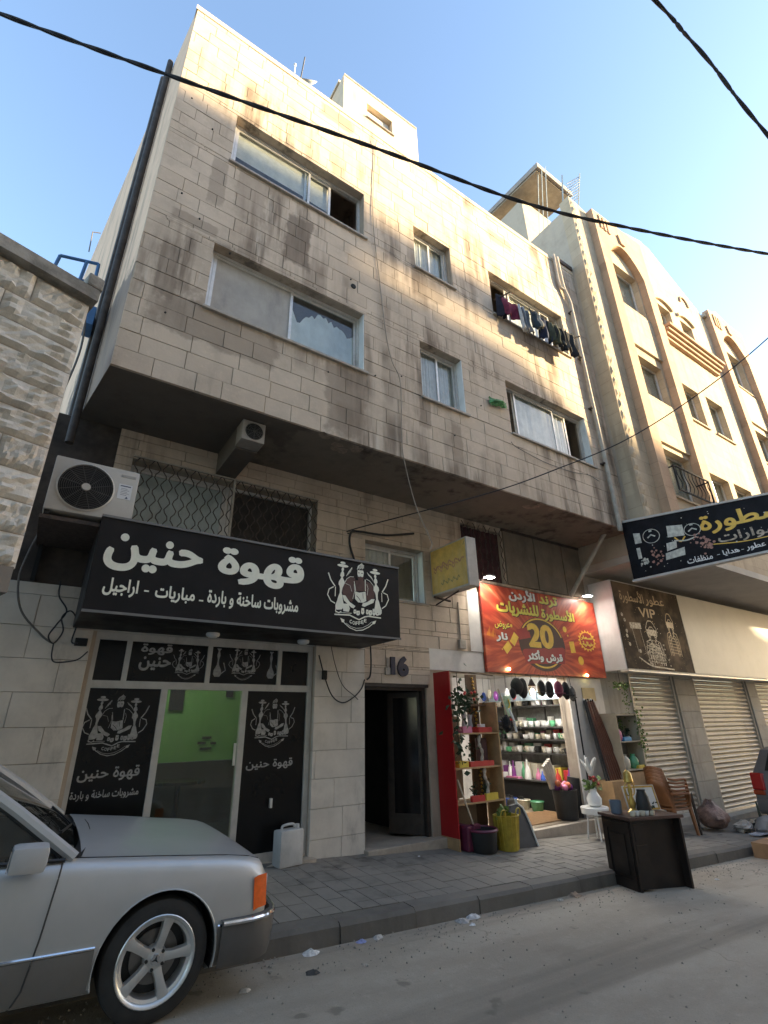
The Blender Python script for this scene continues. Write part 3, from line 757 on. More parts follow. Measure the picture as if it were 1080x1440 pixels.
# drain pipe down the right end of the front
M_PIPE = mat('drain_pipe', (0.40, 0.36, 0.30), 0.6, 0.15, 6, dirt=((0.18, 0.15, 0.12), 3, 0.5, 0.8, 0.6))
MB().tube(bez([(8.98, F - .07, 10.98), (8.98, F - .075, 10.3), (9.0, F - .08, 9.9), (9.13, F - .08, 9.55), (9.15, F - .08, 9.1), (9.17, F - .08, 6.5), (9.2, F - .08, 3.75), (9.22, F - .05, 3.62)], 8), 0.045, 10).build('drain_pipe', M_PIPE, main, smooth=True)
MB().tube(bez([(8.86, F - .07, 11.0), (8.86, F - .07, 10.0), (8.98, F - .08, 9.85)], 6), 0.035, 8).build('drain_pipe', M_PIPE, main, smooth=True)
MB().cyl((9.45, F + .35, 3.72), (9.0, G - .15, 2.4), .045, .045, 10).build('drain_pipe', M_PIPE, main, smooth=True)
for z in (9.2, 7.8, 6.4, 5.0): MB().box(9.09, 9.24, F - .1, F + .0, z, z + .03).build('pipe_clip', M_IRON, main)
MB().box(9.02, 9.66, F - 0.05, F + 0.2, ZT + 0.003, ZT + .12).build('coping', M_IRON, main)
# the black pipe on the left flank
def fl_pt(t, z, o=0.09): return (-0.1476 * t - o * 0.98, F + 0.03 + 0.989 * t - o * 0.15, z)
M_SOOT = mat('soot_black_pipe', (0.052, 0.042, 0.036), 0.75, 0.4, 5)
MB().tube([fl_pt(1.05, z, 0.055) for z in (3.1, 5.0, 6.5, 8.0, 9.5, 10.98)], 0.048, 10).build('drain_pipe', M_SOOT, main, smooth=True)
MB().tube([fl_pt(1.4, z, 0.055) for z in (3.1, 6.5, 11.0)], 0.05, 8).build('drain_pipe', M_SOOT, main, smooth=True)
# concrete duct under the front with the small wall unit
dk = MB(); dk.box(1.55, 1.83, 5.62, G, 3.28, ZB - .005)
dk.build('duct', M_SOFFIT, main)
sh = MB(); sh.box(9.25, 9.7, F + 1.0, G, 0.75, 0.80)
# ================================================================ NEIGHBOUR ON THE LEFT (rock-faced stone, upper storey juts out)
nb = empty('rockfaced_house', 'rough rock-faced stone house at the far left edge beside the grey air conditioner', 'building')
M_ROCK = stone('rockface', (0.55, 0.49, 0.415), (0.66, 0.60, 0.52), (0.3, 0.26, 0.215), 0.25, bump=1.0, white=0.2)
ND = Vector((math.cos(0.30), math.sin(0.30), 0)); NN = Vector((math.sin(0.30), -math.cos(0.30), 0)); N0 = Vector((-0.27, 4.60, 0))
NM = Matrix(((ND.x, -NN.x, 0, N0.x), (ND.y, -NN.y, 0, N0.y), (0, 0, 1, 0), (0, 0, 0, 1)))       # local x along the wall (right end = 0), y into the wall
def nbuild(m_, name, m, smooth=False): 
    m_.v = [tuple(NM @ Vector(p)) for p in m_.v]; return m_.build(name, m, nb, smooth)
nbuild(MB().box(-6, 0.0, 0.05, 0.9, 1.15, 3.82), 'wall_core', M_MORTAR)
nbuild(MB().box(-6, -0.02, 0.0, 0.8, 0.95, 1.149), 'slab_edge', M_SOFFIT)
nbuild(MB().box(-6, -0.35, 0.75, 0.95, -1.7, 0.95), 'wall_core', M_MORTAR)
nbuild(MB().box(-6, 0.03, -0.07, 0.95, 3.82, 3.95), 'coping', mat('mossy_coping', (0.26, 0.235, 0.2), 0.9, 0.35, 5, bump=0.6, bdist=0.02))
nbuild(MB().rbox(-0.10, 0.045, -0.08, 0.12, 3.952, 4.10, 0.02), 'coping', MATS['mossy_coping'])
variants = []
from mathutils import noise as mnoise
for k in range(9):
    rg = random.Random(100 + k); m_ = MB(); nx, nz = 13, 7
    for i in range(nx + 1):
        for j in range(nz + 1):
            ed = min(i, nx - i, 1) * min(j, nz - j, 1)
            m_.v.append((i / nx, -(0.016 + 0.045 * abs(mnoise.noise(Vector((i * .3 + k * 9, j * .5 + k * 3, k)))) * 1.6 + 0.03 * abs(mnoise.noise(Vector((i * .9 + k * 5, j * 1.3, k + 7)))) + rg.uniform(0, .009)) if ed > 0 else -0.004, j / nz))
    for i in range(nx):
        for j in range(nz):
            a = i * (nz + 1) + j; m_.f.append((a, a + nz + 1, a + nz + 2, a + 1))
    me = m_.mesh('rock_block'); me.materials.append(M_ROCK); variants.append(me)
z = 1.15; row = 0; rg = random.Random(7)
while z < 3.78:
    h = rg.choice((0.26, 0.27, 0.29)); h = min(h, 3.82 - z)
    x = 0.0 + 0.002
    while x > -2.6:
        L = rg.uniform(0.30, 0.66); x0 = x - L
        o = link('rock_block', rg.choice(variants), None, nb)
        o.matrix_world = NM @ Matrix.Translation((x0 + .004, 0.05, z + .004)) @ Matrix.Diagonal((L - .008, 1.0, h - .008, 1))
        x = x0
    z += h; row += 1
# ground part of the gap between the two houses
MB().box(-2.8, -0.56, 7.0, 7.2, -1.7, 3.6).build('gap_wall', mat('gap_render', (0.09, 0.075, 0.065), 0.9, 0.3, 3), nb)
# blue pipe frame on the neighbour's roof
bf = MB(); M_BLUE = mat('blue_paint', (0.05, 0.16, 0.36), 0.5, 0.15)
for p, q in (((-0.86, 6.4, 5.9), (-0.42, 6.4, 6.02)), ((-0.86, 6.4, 5.9), (-0.95, 6.5, 5.2)), ((-0.56, 6.4, 5.98), (-0.6, 6.45, 5.2)), ((-0.42, 6.4, 6.02), (-0.40, 6.45, 5.2)), ((-0.9, 6.45, 5.6), (-0.42, 6.45, 5.7))): bf.cyl(p, q, .022, .022, 8)
bf.box(-1.1, -0.3, 6.3, 6.6, 4.9, 5.2)
bf.build('blue_frame', M_BLUE, nb)

# ================================================================ BUILDING ON THE RIGHT (arched bays)
rb = empty('arched_building', 'cream and pink stone block with two arched window bays and a stepped roofline', 'building')
M_RB = stone('cream_cut_stone', (0.47, 0.385, 0.275), (0.50, 0.41, 0.295), (0.26, 0.20, 0.14), 0.7, bump=0.3, grid=(0.55, 0.29))
M_PINK = stone('pink_stone', (0.46, 0.315, 0.21), (0.49, 0.34, 0.23), (0.27, 0.19, 0.14), 0.6, bump=0.3, grid=(0.6, 0.29))
M_RBSIDE = stone('grey_render', (0.43, 0.37, 0.295), (0.43, 0.37, 0.295), (0.20, 0.18, 0.16), 0.7, bump=0.3)
YR = 4.80
bays = [(10.45, 12.95), (17.0, 19.75)]
RW = {  # plain windows of the middle part
 'm': [(13.36, 14.38, 7.50, 8.72), (14.86, 15.90, 7.50, 8.80), (13.40, 14.20, 10.62, 11.70), (14.80, 15.55, 10.70, 11.72), (13.45, 14.55, 4.75, 5.88), (14.85, 15.92, 4.75, 5.92)],
 'b': [(10.88, 12.50, 4.66, 5.92), (10.86, 12.42, 7.40, 8.70), (10.88, 12.46, 10.40, 12.0), (17.25, 19.2, 7.48, 8.75), (17.25, 19.2, 10.48, 12.0), (17.3, 19.2, 4.7, 5.9)]}
holes = RW['m'] + RW['b']
cw = MB(); slab(cw, 9.70, 27.0, 3.15, 12.9, YR, YR + 0.3, holes); cw.build('wall', M_RB, rb)
# upper gabled part of the front
top = MB()
top.prism([(9.70, 12.9), (16.85, 12.9), (16.85, 13.0), (14.13, 14.42), (13.6, 14.45), (10.5, 13.45), (9.70, 13.55)], lambda u, v, d: (u, YR + d, v), 0, 0.3)
top.prism([(16.86, 12.9), (19.8, 12.9), (19.7, 13.5), (18.1, 13.75), (16.95, 13.1)], lambda u, v, d: (u, YR - 0.1 + d, v), 0, 0.4)
top.build('gable', M_RB, rb)
MB().box(9.70, 9.95, YR + 0.3, 14.0, 3.15, 13.2).build('flank_wall', M_RBSIDE, rb)
MB().box(9.95, 27.0, 13.8, 14.0, 3.15, 12.9).box(9.95, 27.0, YR + .3, 13.8, 12.2, 12.4).box(9.95, 27, YR + .3, 13.8, 6.6, 6.7).box(9.95, 27, YR + .3, 13.8, 9.5, 9.6).box(13.0, 13.1, YR + .3, 13.8, 3.3, 12.2).box(16.5, 16.6, YR + .3, 13.8, 3.3, 12.2).build('inner_walls', M_RBSIDE, rb)
MB().box(9.72, 27.0, YR - 0.25, G + 0.3, 3.0, 3.149).build('soffit', mat('pale_soffit', (0.44, 0.41, 0.37), 0.8, 0.1, 1.5, bump=0.15), rb)
# rock-faced corner quoins
qv = random.Random(8); z = 3.2
while z < 13.2:
    h = qv.uniform(0.26, 0.34); w = 0.19 + (0.03 if int(z * 3) % 2 else 0)
    m_ = MB(); nx, nz = 4, 3
    for i in range(nx + 1):
        for j in range(nz + 1):
            e = 0 if i in (0, nx) or j in (0, nz) else 1
            m_.v.append((9.72 + w * i / nx, YR - 0.002 - e * qv.uniform(0.015, 0.04), z + (h - .01) * j / nz))
    for i in range(nx):
        for j in range(nz):
            a = i * (nz + 1) + j; m_.f.append((a, a + nz + 1, a + nz + 2, a + 1))
    m_.build('quoin_stone', M_RB, rb)
    z += h
# arched frames of the bays
def arch_pts(x0, x1, zs, rise, n=14): return [(x0 + (x1 - x0) * i / n, zs + rise * math.sin(PI * i / n) ** 0.8) for i in range(n + 1)]
for bi, (a, b) in enumerate(bays):
    il, ir = a + 0.40, b - 0.42
    zt = 13.40 if bi == 0 else 13.2
    ap = arch_pts(il, ir, 11.85, 0.78)
    d0 = 0.19
    fr = MB(); 
    def P(u, v, d): return (u, YR - d, v)
    fr.prism([(a, 3.75), (il, 3.75), (il, 11.85), (a, 11.85)], P, 0.0, d0); fr.prism([(ir, 3.75), (b, 3.75), (b, 11.85), (ir, 11.85)], P, 0.0, d0)
    # spandrel above the arch as strips
    for i in range(len(ap) - 1):
        (u0, v0), (u1, v1) = ap[i], ap[i + 1]
        fr.prism([(u0, v0), (u1, v1), (u1, zt + 0.22 * (u1 - a) / (b - a)), (u0, zt + 0.22 * (u0 - a) / (b - a))], P, 0.0, d0)
    fr.prism([(a, 11.85), (il, 11.85), (il, zt + .03), (a, zt)], P, 0.0, d0); fr.prism([(ir, 11.85), (b, 11.85), (b, zt + .22), (ir, zt + .18)], P, 0.0, d0)
    fr.build('arched_frame', M_PINK, rb)
    # thin relief above the arch
    rl = MB()
    for k in range(3): rl.prism([(a + 0.25 + k * .18, zt - 0.62), (a + 0.33 + k * .18, zt - 0.62), (a + 0.33 + k * .18, zt - 0.1), (a + 0.25 + k * .18, zt - 0.1)], P, d0 - .004, d0 + 0.035)
    rl.prism([((a + b) / 2 - .1, 12.72), ((a + b) / 2 + .1, 12.72), ((a + b) / 2 + .16, 13.05), ((a + b) / 2 - .16, 13.05)], P, d0 - .004, d0 + .05)
    rl.build('relief', M_PINK, rb)
    MB().box(il + .002, ir - .002, YR - .06, YR - .001, 8.98, 10.32).build('panel', M_RB, rb); MB().box(il + .002, ir - .002, YR - .06, YR - .001, 6.05, 7.33).build('panel', M_RB, rb)
MB().box(10.42, 13.0, YR - 0.55, YR - .002, 3.62, 3.745).build('balcony_slab', M_PINK, rb)
# cornice under the top middle windows
co = MB()
for k in range(4): co.box(13.15 - .02 * k, 16.35 + .02 * k, YR - 0.10 - 0.07 * k, YR - .001, 10.12 + .10 * k, 10.12 + .10 * (k + 1) - .012)
co.build('cornice', M_PINK, rb)
for (x0, x1, z0, z1) in RW['m']:
    if z0 > 10:
        ar_ = MB(); ap = arch_pts(x0 - .12, x1 + .12, z1 + .05, .16, 10)
        for i in range(10): ar_.prism([ap[i], ap[i + 1], (ap[i + 1][0], ap[i + 1][1] + .13), (ap[i][0], ap[i][1] + .13)], lambda u, v, d: (u, YR - d, v), 0, .07)
        ar_.build('window_hood', M_RB, rb)
for (u, v) in ((15.55, 12.75),):
    m_ = MB(); m_.tube([(u + .26 * math.cos(t), YR - .02, v + .30 * math.sin(t)) for t in [PI * k / 14 for k in range(15)]] if u > 15 else [(u + .2 * math.cos(2 * PI * k / 16), YR - .02, v + .22 * math.sin(2 * PI * k / 16)) for k in range(16)], .03, 6, closed=u < 15); m_.build('rosette', M_PINK, rb)
for (x0, x1, z0, z1) in holes:
    y = YR + 0.16; fr = MB(); t = .05
    fr.box(x0, x1, y, y + .05, z0, z0 + t); fr.box(x0, x1, y, y + .05, z1 - t, z1); fr.box(x0, x0 + t, y + .001, y + .049, z0 + t, z1 - t); fr.box(x1 - t, x1, y + .001, y + .049, z0 + t, z1 - t)
    fr.box(x0 + (x1 - x0) * .42, x0 + (x1 - x0) * .42 + .05, y + .002, y + .048, z0 + t, z1 - t)
    w = fr.build('window', M_ALU, rb)
    MB().box(x0 + t, x0 + (x1 - x0) * .42, y + .02, y + .024, z0 + t, z1 - t).build('pane', M_DARKGLASS, w)
    MB().box(x0 + (x1 - x0) * .42 + .05, x1 - t, y + .02, y + .024, z0 + t, z1 - t).build('pane', M_GLASS, w)
    if z0 > 4.6: MB().box(x0 + (x1 - x0) * .40, x1 - .01, y + .09, y + .095, z0 + .01, z1 - .01).build('curtain', M_CURT, w)
    MB().box(x0 - .04, x1 + .04, YR - .05, y, z0 - .05, z0 - .002).build('sill', M_RB, w)
# balcony rail of the lowest bay window
br = empty('balcony_rail'); br.parent = rb
rl = MB(); zz = (4.62, 5.22)
for z in zz: rl.bar((10.9, YR - .28, z), (12.48, YR - .28, z), .03)
rl.bar((10.9, YR - .28, 4.62), (10.9, YR - .28, 5.22), .03); rl.bar((12.48, YR - .28, 4.62), (12.48, YR - .28, 5.22), .03)
for s_ in (10.9, 12.48): rl.bar((s_, YR - .28, 5.2), (s_, YR, 5.2), .025)
rl.build('rail_frame', M_BLACK, br)
for k in range(9):
    x = 10.98 + k * .175; MB().tube(bez([(x, YR - .28, 4.62), (x + .07, YR - .3, 4.8), (x - .05, YR - .3, 5.0), (x + .02, YR - .28, 5.22)], 5), .009, 5).build('baluster', M_BLACK, br)
# roof hut with slab roof and railing on the left end of the roof
ht = MB(); ht.box(9.78, 11.2, 6.3, 8.5, 13.2, 15.3)
ht.build('roof_hut', M_RBSIDE, rb)
rs = MB(); rs.prism([(5.45, 15.62), (8.7, 15.95), (8.7, 16.12), (5.45, 15.82)], lambda u, v, d: (9.62 + d, u, v), 0, 1.7); rs.build('hut_roof', mat('hut_roof_sheet', (0.27, 0.24, 0.215), 0.8, 0.2, 4), rb)
MB().prism([(5.55, 15.58), (8.6, 15.9), (8.6, 15.95), (5.55, 15.615)], lambda u, v, d: (9.66 + d, u, v), 0, 1.6).build('roof_underside', mat('pine_lining', (0.34, 0.30, 0.24), 0.7, 0.15, 5), rb)
rr = empty('roof_railing'); rr.parent = rb; M_RAIL = mat('grey_blue_rail', (0.25, 0.30, 0.32), 0.5, 0.1)
for k in range(9): MB().bar((9.95 + .03 * k, 5.0, 13.6 + .14 * k), (10.15 + .05 * k, 4.75, 13.75 + .16 * k), .018).build('rail_bar', M_RAIL, rr)
MB().bar((9.85, 5.1, 13.4), (10.05, 5.0, 15.0), .03).bar((10.25, 4.85, 13.6), (10.6, 4.75, 15.2), .03).build('rail_post', M_RAIL, rr)
for k in range(3): MB().bar((9.78, 5.6 + .16 * k, 13.3), (9.78, 5.3 + .14 * k, 15.55), .016).build('rail_bar', M_RAIL, rr)

# ground floor of the right building: piers, roller shutters
gp = MB(); slab(gp, 9.72, 27, -2.6, 3.0, G + .02, G + .3, [(10.75, 12.55, -2.6, 0.95), (13.5, 16.3, -2.6, 0.95), (16.9, 19.5, -2.6, .95)]); gp.build('pier_wall', stone('grey_pier_stone', (0.38, 0.36, 0.32), (0.44, 0.415, 0.37), (0.2, 0.185, 0.16), 0.6, bump=0.3), rb)
for a, b in ((12.57, 13.48), (16.32, 16.88)):
    for (x0, x1, z0, z1, y) in courses(a, b, -2.0, 0.95, 0.36, [], G - .04, 55, 1.2, 1.4): MB().rbox(x0 + .003, x1 - .003, y, G + .019, z0 + .003, z1 - .003, .006).build('pier_block', MATS['grey_pier_stone'], rb)
M_SHUT = mat('cream_shutter', (0.47, 0.42, 0.35), 0.5, 0.1, 3, metal=0.1, dirt=((0.25, 0.2, 0.15), 2.5, 0.5, 0.8, 0.6))
sl = MB(); seg = [(0, 0.0), (.012, .18), (.032, .38), (.038, .55), (.030, .75), (.008, .93), (0, 1.0)]
for d, t in seg: sl.v += [(0, -d, t), (1, -d, t)]
for i in range(len(seg) - 1): sl.f.append((2 * i, 2 * i + 1, 2 * i + 3, 2 * i + 2))
SLAT = sl.mesh('slat', True); SLAT.materials.append(M_SHUT)
for si, (x0, x1) in enumerate(((10.75, 12.55), (13.5, 16.3), (16.9, 19.5))):
    sh = MB(); zb = walk_z((x0 + x1) / 2, 6.5) + 0.2
    sh.box(x0, x0 + .06, G - .01, G + .1, zb - .25, 0.95); sh.box(x1 - .06, x1, G - .01, G + .1, zb - .25, 0.95)
    so_ = empty('roller_shutter'); so_.parent = rb
    MB().box(x0, x0 + .06, G - .01, G + .1, zb - .25, 0.95).build('guide_rail', M_SHUT, so_); MB().box(x1 - .06, x1, G - .01, G + .1, zb - .25, 0.95).build('guide_rail', M_SHUT, so_)
    z = zb
    while z < 0.95:
        o = link('slat', SLAT, None, so_); o.location = (x0 + .061, G + .06, z); o.scale = (x1 - x0 - .122, 1.2, .098); z += .1
    MB().box(x0 + .06, x1 - .06, G + .01, G + .07, zb - .06, zb - .002).build('bottom_bar', M_ALU, so_)
    MB().rbox(x0 - .25, x1 + .1, G - .22, G + .25, zb - .5, zb - .07, .012).build('doorstep', MATS['grey_pier_stone'], rb)

# ================================================================ ROW ACROSS THE STREET (behind the lens: it shades this side)
M_OPP = stone('opposite_stone', (0.60, 0.53, 0.44), (0.64, 0.57, 0.47), (0.2, 0.17, 0.14), 0.5)
def opposite(label, x0, x1, ytop, y0=-5.5):
    """ytop: list of (x, z) along the roof edge"""
    b = empty('apartment_block', label, 'building', 'blocks on the near side of the street')
    m_ = MB(); m_.prism([(x0, -4.5)] + [(x1, -4.5)] + [(x, z) for x, z in reversed(ytop)], lambda u, v, d: (u, y0 - d, v), 0, 0.8)
    m_.box(x0, x1, y0 - 9, y0 - 8.5, -4.5, min(z for _, z in ytop) - 1.5); m_.box(x0, x0 + .3, y0 - 8.5, y0 - .8, -4.5, ytop[0][1] - 1.5); m_.box(x1 - .3, x1, y0 - 8.5, y0 - .8, -4.5, ytop[-1][1] - 1.5)
    m_.build('wall', M_OPP, b)
    zmax = min(z for _, z in ytop) - 1.3; z = 2.6
    while z < zmax:
        x = x0 + 1.2
        while x < x1 - 2.2:
            w = MB().box(x, x + 1.5, y0 + .002, y0 + .06, z, z + 1.25).build('window', M_ALU, b)
            MB().box(x + .07, x + 1.43, y0 + .062, y0 + .07, z + .07, z + 1.18).build('pane', M_DARKGLASS, w)
            x += 3.3
        z += 3.0
    return b
opposite('tall stone block directly across the street', -24.0, 21.9, [(-24, 13.75), (21.9, 13.75)])
opposite('lower stone block across the street with added shading tanks on its roof', 22.0, 27.0, [(22.0, 12.05), (25.6, 11.85), (27.0, 11.1)])
opposite('last stone block across the street with a roof edge sloped to set the shadow', 27.1, 46.0, [(27.1, 10.8), (30.2, 9.6), (33.5, 9.0), (36.0, 8.4), (36.7, 7.6), (46.0, 6.6)])  # roof edge shaped to put the shadow line across the fronts
for k in range(3):  # unseen tanks added to throw a band of shade on the stone front
    m_ = MB(); x = 23.3 + k * 1.15; zb = 12.65
    m_.cyl((x - .52, -6.1, zb + .5), (x + .52, -6.1, zb + .5), .5, .5, 20)
    for dx in (-.4, .4): m_.bar((x + dx, -6.4, 11.5), (x + dx, -6.4, zb + .1), .04).bar((x + dx, -5.85, 11.5), (x + dx, -5.85, zb + .1), .04)
    tag(m_.build('shading_tank', MATS['aluminium'], None, True), 'unseen steel tank added on the roof across the street to shade the front', 'tank', 'added shading tanks across the street')
# ================================================================ COFFEE SHOP FRONT
M_FRAME = mat('shopfront_aluminium', (0.50, 0.49, 0.46), 0.45, 0.08, 6, metal=0.25, dirt=((0.2, 0.19, 0.17), 3, 0.5, 0.8, 0.6))
M_FILM = mat('black_film', (0.008, 0.008, 0.008), 0.2, 0.2, 2, rvar=0.05, spec=.25)
M_PRINTG = mat('grey_print', (0.30, 0.30, 0.29), 0.5, 0.25, 30)
M_PRINTW = mat('cream_print', (0.80, 0.79, 0.66), 0.5, 0.06, 12)
M_PRINTB = mat('brown_print', (0.085, 0.038, 0.032), 0.5, 0.2, 14)
sf = MB(); y0, y1 = G + .03, G + .10
for a, b, c in ((0.48, 0.545, 1.02), (1.275, 1.345, .419), (2.24, 2.31, .419), (3.13, 3.195, 1.02)): sf.box(a, b, y0, y1, -1.45, c)
sf.box(0.545, 3.13, y0 + .001, y1 - .001, 0.42, 0.50); sf.box(0.545, 3.13, y0 + .001, y1 - .001, 0.94, 1.02); sf.box(0.545, 3.13, y0 + .001, y1 - .001, -1.45, -1.36)
for a in (0.83, 1.755, 2.685): sf.box(a, a + .055, y0 + .002, y1 - .002, 0.50, 0.94)
shopf = sf.build('shopfront', M_FRAME, main)
yp = G + .065
def pane(x0, x1, z0, z1, m): return MB().box(x0, x1, yp - .004, yp + .004, z0, z1).build('pane', m, shopf)
pane(.545, 1.275, -1.36, .42, M_FILM); pane(2.31, 3.13, -1.36, .42, M_FILM)
for a, b in ((.545, .83), (.885, 1.755), (1.81, 2.685), (2.74, 3.13)): pane(a, b, .50, .94, M_FILM)
pane(1.345, 2.24, -1.36, .42, glass('door_glass', (0.78, 0.8, 0.78), 0.03, 1.5, 0.03))
MB().bar((2.20, G + .02, -.42), (2.20, G + .02, -.18), .025).build('door_handle', M_ALU, shopf)
MB().box(.42, 3.24, G - .18, G + .2, -1.75, -1.452).build('doorstep', M_TILE, main)
MB().box(0.46, 3.2, G - .02, G + .12, 1.02, 1.2).build('shutter_box', M_FRAME, main)
# room behind: green wall, dark wainscot, bench and table, two small pictures
M_GREEN = mat('green_paint', (0.13, 0.30, 0.085), 0.7, 0.06, 3)
rm = MB(); rm.box(0.3, 3.55, 9.6, 9.7, -.52, 2.0); rm.build('cafe_back_wall', M_GREEN, main)
MB().box(.3, 3.55, 9.58, 9.7, -1.6, -.525).build('wainscot', mat('dark_panel', (0.02, 0.022, 0.02), 0.5, 0.2), main)
MB().box(.2, .3, G + .22, 9.7, -1.6, 2.0).box(3.55, 3.65, G + .22, 9.7, -1.6, 2.0).build('cafe_side_walls', M_GREEN, main)
MB().box(.2, 3.65, G + .22, 9.7, 2.0, 2.1).build('cafe_ceiling', MATS['white_plaster'], main)
MB().box(.2, 3.65, G + .1, 9.7, -1.7, -1.45).build('cafe_floor', MATS['dark_panel'], main)
MB().box(2.02, 2.25, 9.55, 9.575, .28, .78).box(2.055, 2.215, 9.545, 9.549, .33, .73).build('picture', M_BLACK, main)
MB().box(2.98, 3.1, 9.55, 9.575, .5, .68).build('picture', M_BLACK, main)
a_ = Art(plane_y(9.575)); 
for (u, v, w) in ((2.72, -.16, .16), (2.64, -.24, .14), (2.84, -.25, .1), (2.72, -.33, .2)): a_.poly([(u - w / 2, v - .018), (u + w / 2, v - .018), (u + w / 2, v + .018), (u - w / 2, v + .018)], .002)
a_.build('wall_print', M_BLACK, main)
tb = empty('cafe_table', 'dark round cafe table behind the glass door', 'table', loc=(2.1, 8.6, -1.45))
MB().cyl((0, 0, .70), (0, 0, .74), .38, .38, 24).build('table_top', M_FILM, tb); MB().cyl((0, 0, .03), (0, 0, .70), .035, .035, 10).build('leg', M_FILM, tb); MB().cyl((0, 0, 0), (0, 0, .03), .24, .22, 20).build('foot', M_FILM, tb)
lm = MB().cyl((1.5, 8.2, 1.94), (1.5, 8.2, 1.995), .2, .2, 20).build('ceiling_lamp', emit('cafe_lamp', (1, .95, .85), 4.0)); tag(lm, 'round white ceiling lamp inside the coffee shop', 'lamp')
pl = bpy.data.lights.new('cafe_lamp_light', 'POINT'); pl.energy = 14; pl.shadow_soft_size = .2; pl.color = (1, .95, .85)
po = bpy.data.objects.new('cafe_lamp_light', pl); COL.objects.link(po); po.location = (1.5, 8.2, 1.75); po.parent = lm

# emblem: bearded barista between two water pipes, tray of cups, COFFEE ribbon (coordinates in a 1 x 1 box)
def emblem(fn, cx, cz, s, mc, mbn, parent, d=0.006, letters=True):
    T = lambda p: (cx + (p[0] - 500) / 660 * s, cz - (p[1] - 440 - 0.145 * (p[0] - 500)) / 660 * s)
    A = Art(fn); B = Art(fn); u = s / 660
    L = lambda pts, w: A.line([T(p) for p in pts], w * u, d)
    Pg = lambda pts: A.poly([T(p) for p in pts], d)
    Bp = lambda pts: B.poly([T(p) for p in pts], d - .002)
    # dark jacket
    Bp([(400, 250), (455, 270), (460, 395), (440, 470), (420, 500), (330, 430), (310, 380), (350, 290)]); Bp([(575, 300), (640, 330), (680, 400), (670, 480), (600, 500), (580, 460)]); Bp([(460, 290), (570, 300), (570, 400), (460, 395)])
    # hair, face, beard
    for k in range(9): L([(478 + k * 9, 185 - (k % 3) * 6), (488 + k * 8, 150 - 10 * math.sin(k)), (505 + k * 6, 118 + abs(k - 4) * 7)], 5)
    Pg([(482, 190), (545, 195), (552, 215), (545, 262), (520, 275), (490, 262), (480, 230)])
    B.poly([T(p) for p in [(478, 250), (498, 258), (516, 253), (534, 262), (550, 252), (545, 300), (520, 320), (492, 305)]], d + .002)
    B.poly([T(p) for p in [(488, 214), (505, 216), (505, 223), (488, 222)]], d + .002); B.poly([T(p) for p in [(522, 219), (540, 221), (540, 228), (522, 226)]], d + .002)
    L([(505, 284), (520, 288), (532, 284)], 5)
    # shirt outline, apron straps
    L([(440, 258), (400, 255), (365, 275), (345, 310)], 5); L([(345, 310), (318, 360), (306, 410)], 4); L([(580, 280), (620, 300), (660, 345), (682, 420)], 5)
    L([(445, 300), (462, 395)], 7); L([(568, 285), (570, 400)], 9); L([(445, 330), (450, 400), (430, 470)], 4); L([(585, 330), (600, 370), (590, 440)], 4); L([(350, 320), (400, 340), (420, 400)], 3)
    Pg([(455, 398), (500, 412), (572, 405), (580, 495), (545, 510), (490, 505), (455, 470)]); B.line([T(p) for p in [(470, 440), (500, 470), (520, 500)]], 6 * u, d + .002); B.line([T(p) for p in [(540, 420), (545, 470)]], 5 * u, d + .002)
    # forearms and hands
    Pg([(320, 430), (350, 435), (400, 500), (440, 525), (460, 540), (440, 560), (415, 550), (380, 520), (335, 480)]); Pg([(675, 480), (660, 515), (600, 535), (560, 550), (530, 540), (540, 515), (590, 505), (640, 478)])
    # tray and things on it
    L([(240, 605), (400, 620), (440, 640), (500, 668), (560, 645), (600, 640), (745, 665)], 12)
    L([(250, 585), (420, 605)], 5)
    Pg([(325, 510), (385, 515), (400, 560), (390, 590), (330, 580)]); L([(300, 560), (280, 530), (255, 545), (250, 575), (285, 595), (310, 580)], 10)
    for (x, y, w, h) in ((455, 590, 26, 40), (490, 605, 34, 44), (540, 590, 30, 60), (590, 600, 24, 46), (625, 610, 36, 52), (665, 605, 28, 66), (705, 620, 34, 40)):
        Pg([(x - w / 2, y - h / 2), (x + w / 2, y - h / 2 + 2), (x + w / 2 + 3, y + h / 4), (x + w / 4, y + h / 2), (x - w / 4, y + h / 2), (x - w / 2 - 3, y + h / 4)])
        B.disc(T((x, y)), 5 * u, d + .002, n=10)
    # water pipes
    for (ox, oy, k) in ((320, 110, 1), (682, 180, -1)):
        A.disc(T((ox, oy + 10)), 28 * u, d, 12 * u, 16); A.disc(T((ox, oy + 38)), 60 * u, d, 15 * u, 20)
        pr = [(8, 55), (14, 75), (7, 92), (18, 110), (22, 135), (8, 150), (14, 165), (30, 190), (32, 215), (18, 235), (12, 260), (10, 300), (22, 330), (30, 370), (44, 410), (40, 440), (25, 455)]
        Pg([(ox - w - (y - 55) * .08 * k, oy + y) for w, y in pr] + [(ox + w - (y - 55) * .08 * k, oy + y) for w, y in reversed(pr)])
        hx = ox - 35 * k; L([(hx - 40 * k, oy + 395), (hx - 85 * k, oy + 370), (hx - 120 * k, oy + 310), (hx - 105 * k, oy + 260), (hx - 60 * k, oy + 240)], 10)
        L([(hx - 45 * k, oy + 235), (hx - 90 * k, oy + 175), (hx - 118 * k, oy + 105)], [4 * u, 12 * u, 7 * u][1] / u); L([(hx - 40 * k, oy + 240), (hx - 42 * k, oy + 330)], 8)
    # smoke
    for k in range(4):
        L([(360 + 14 * k, 250 - 12 * k), (385 + 10 * k, 205 - 12 * k), (420, 165 + 6 * k)], 5); L([(590 + 14 * k, 215 + 12 * k), (605 + 14 * k, 240 + 12 * k), (650 + 4 * k, 280 + 8 * k)], 5)
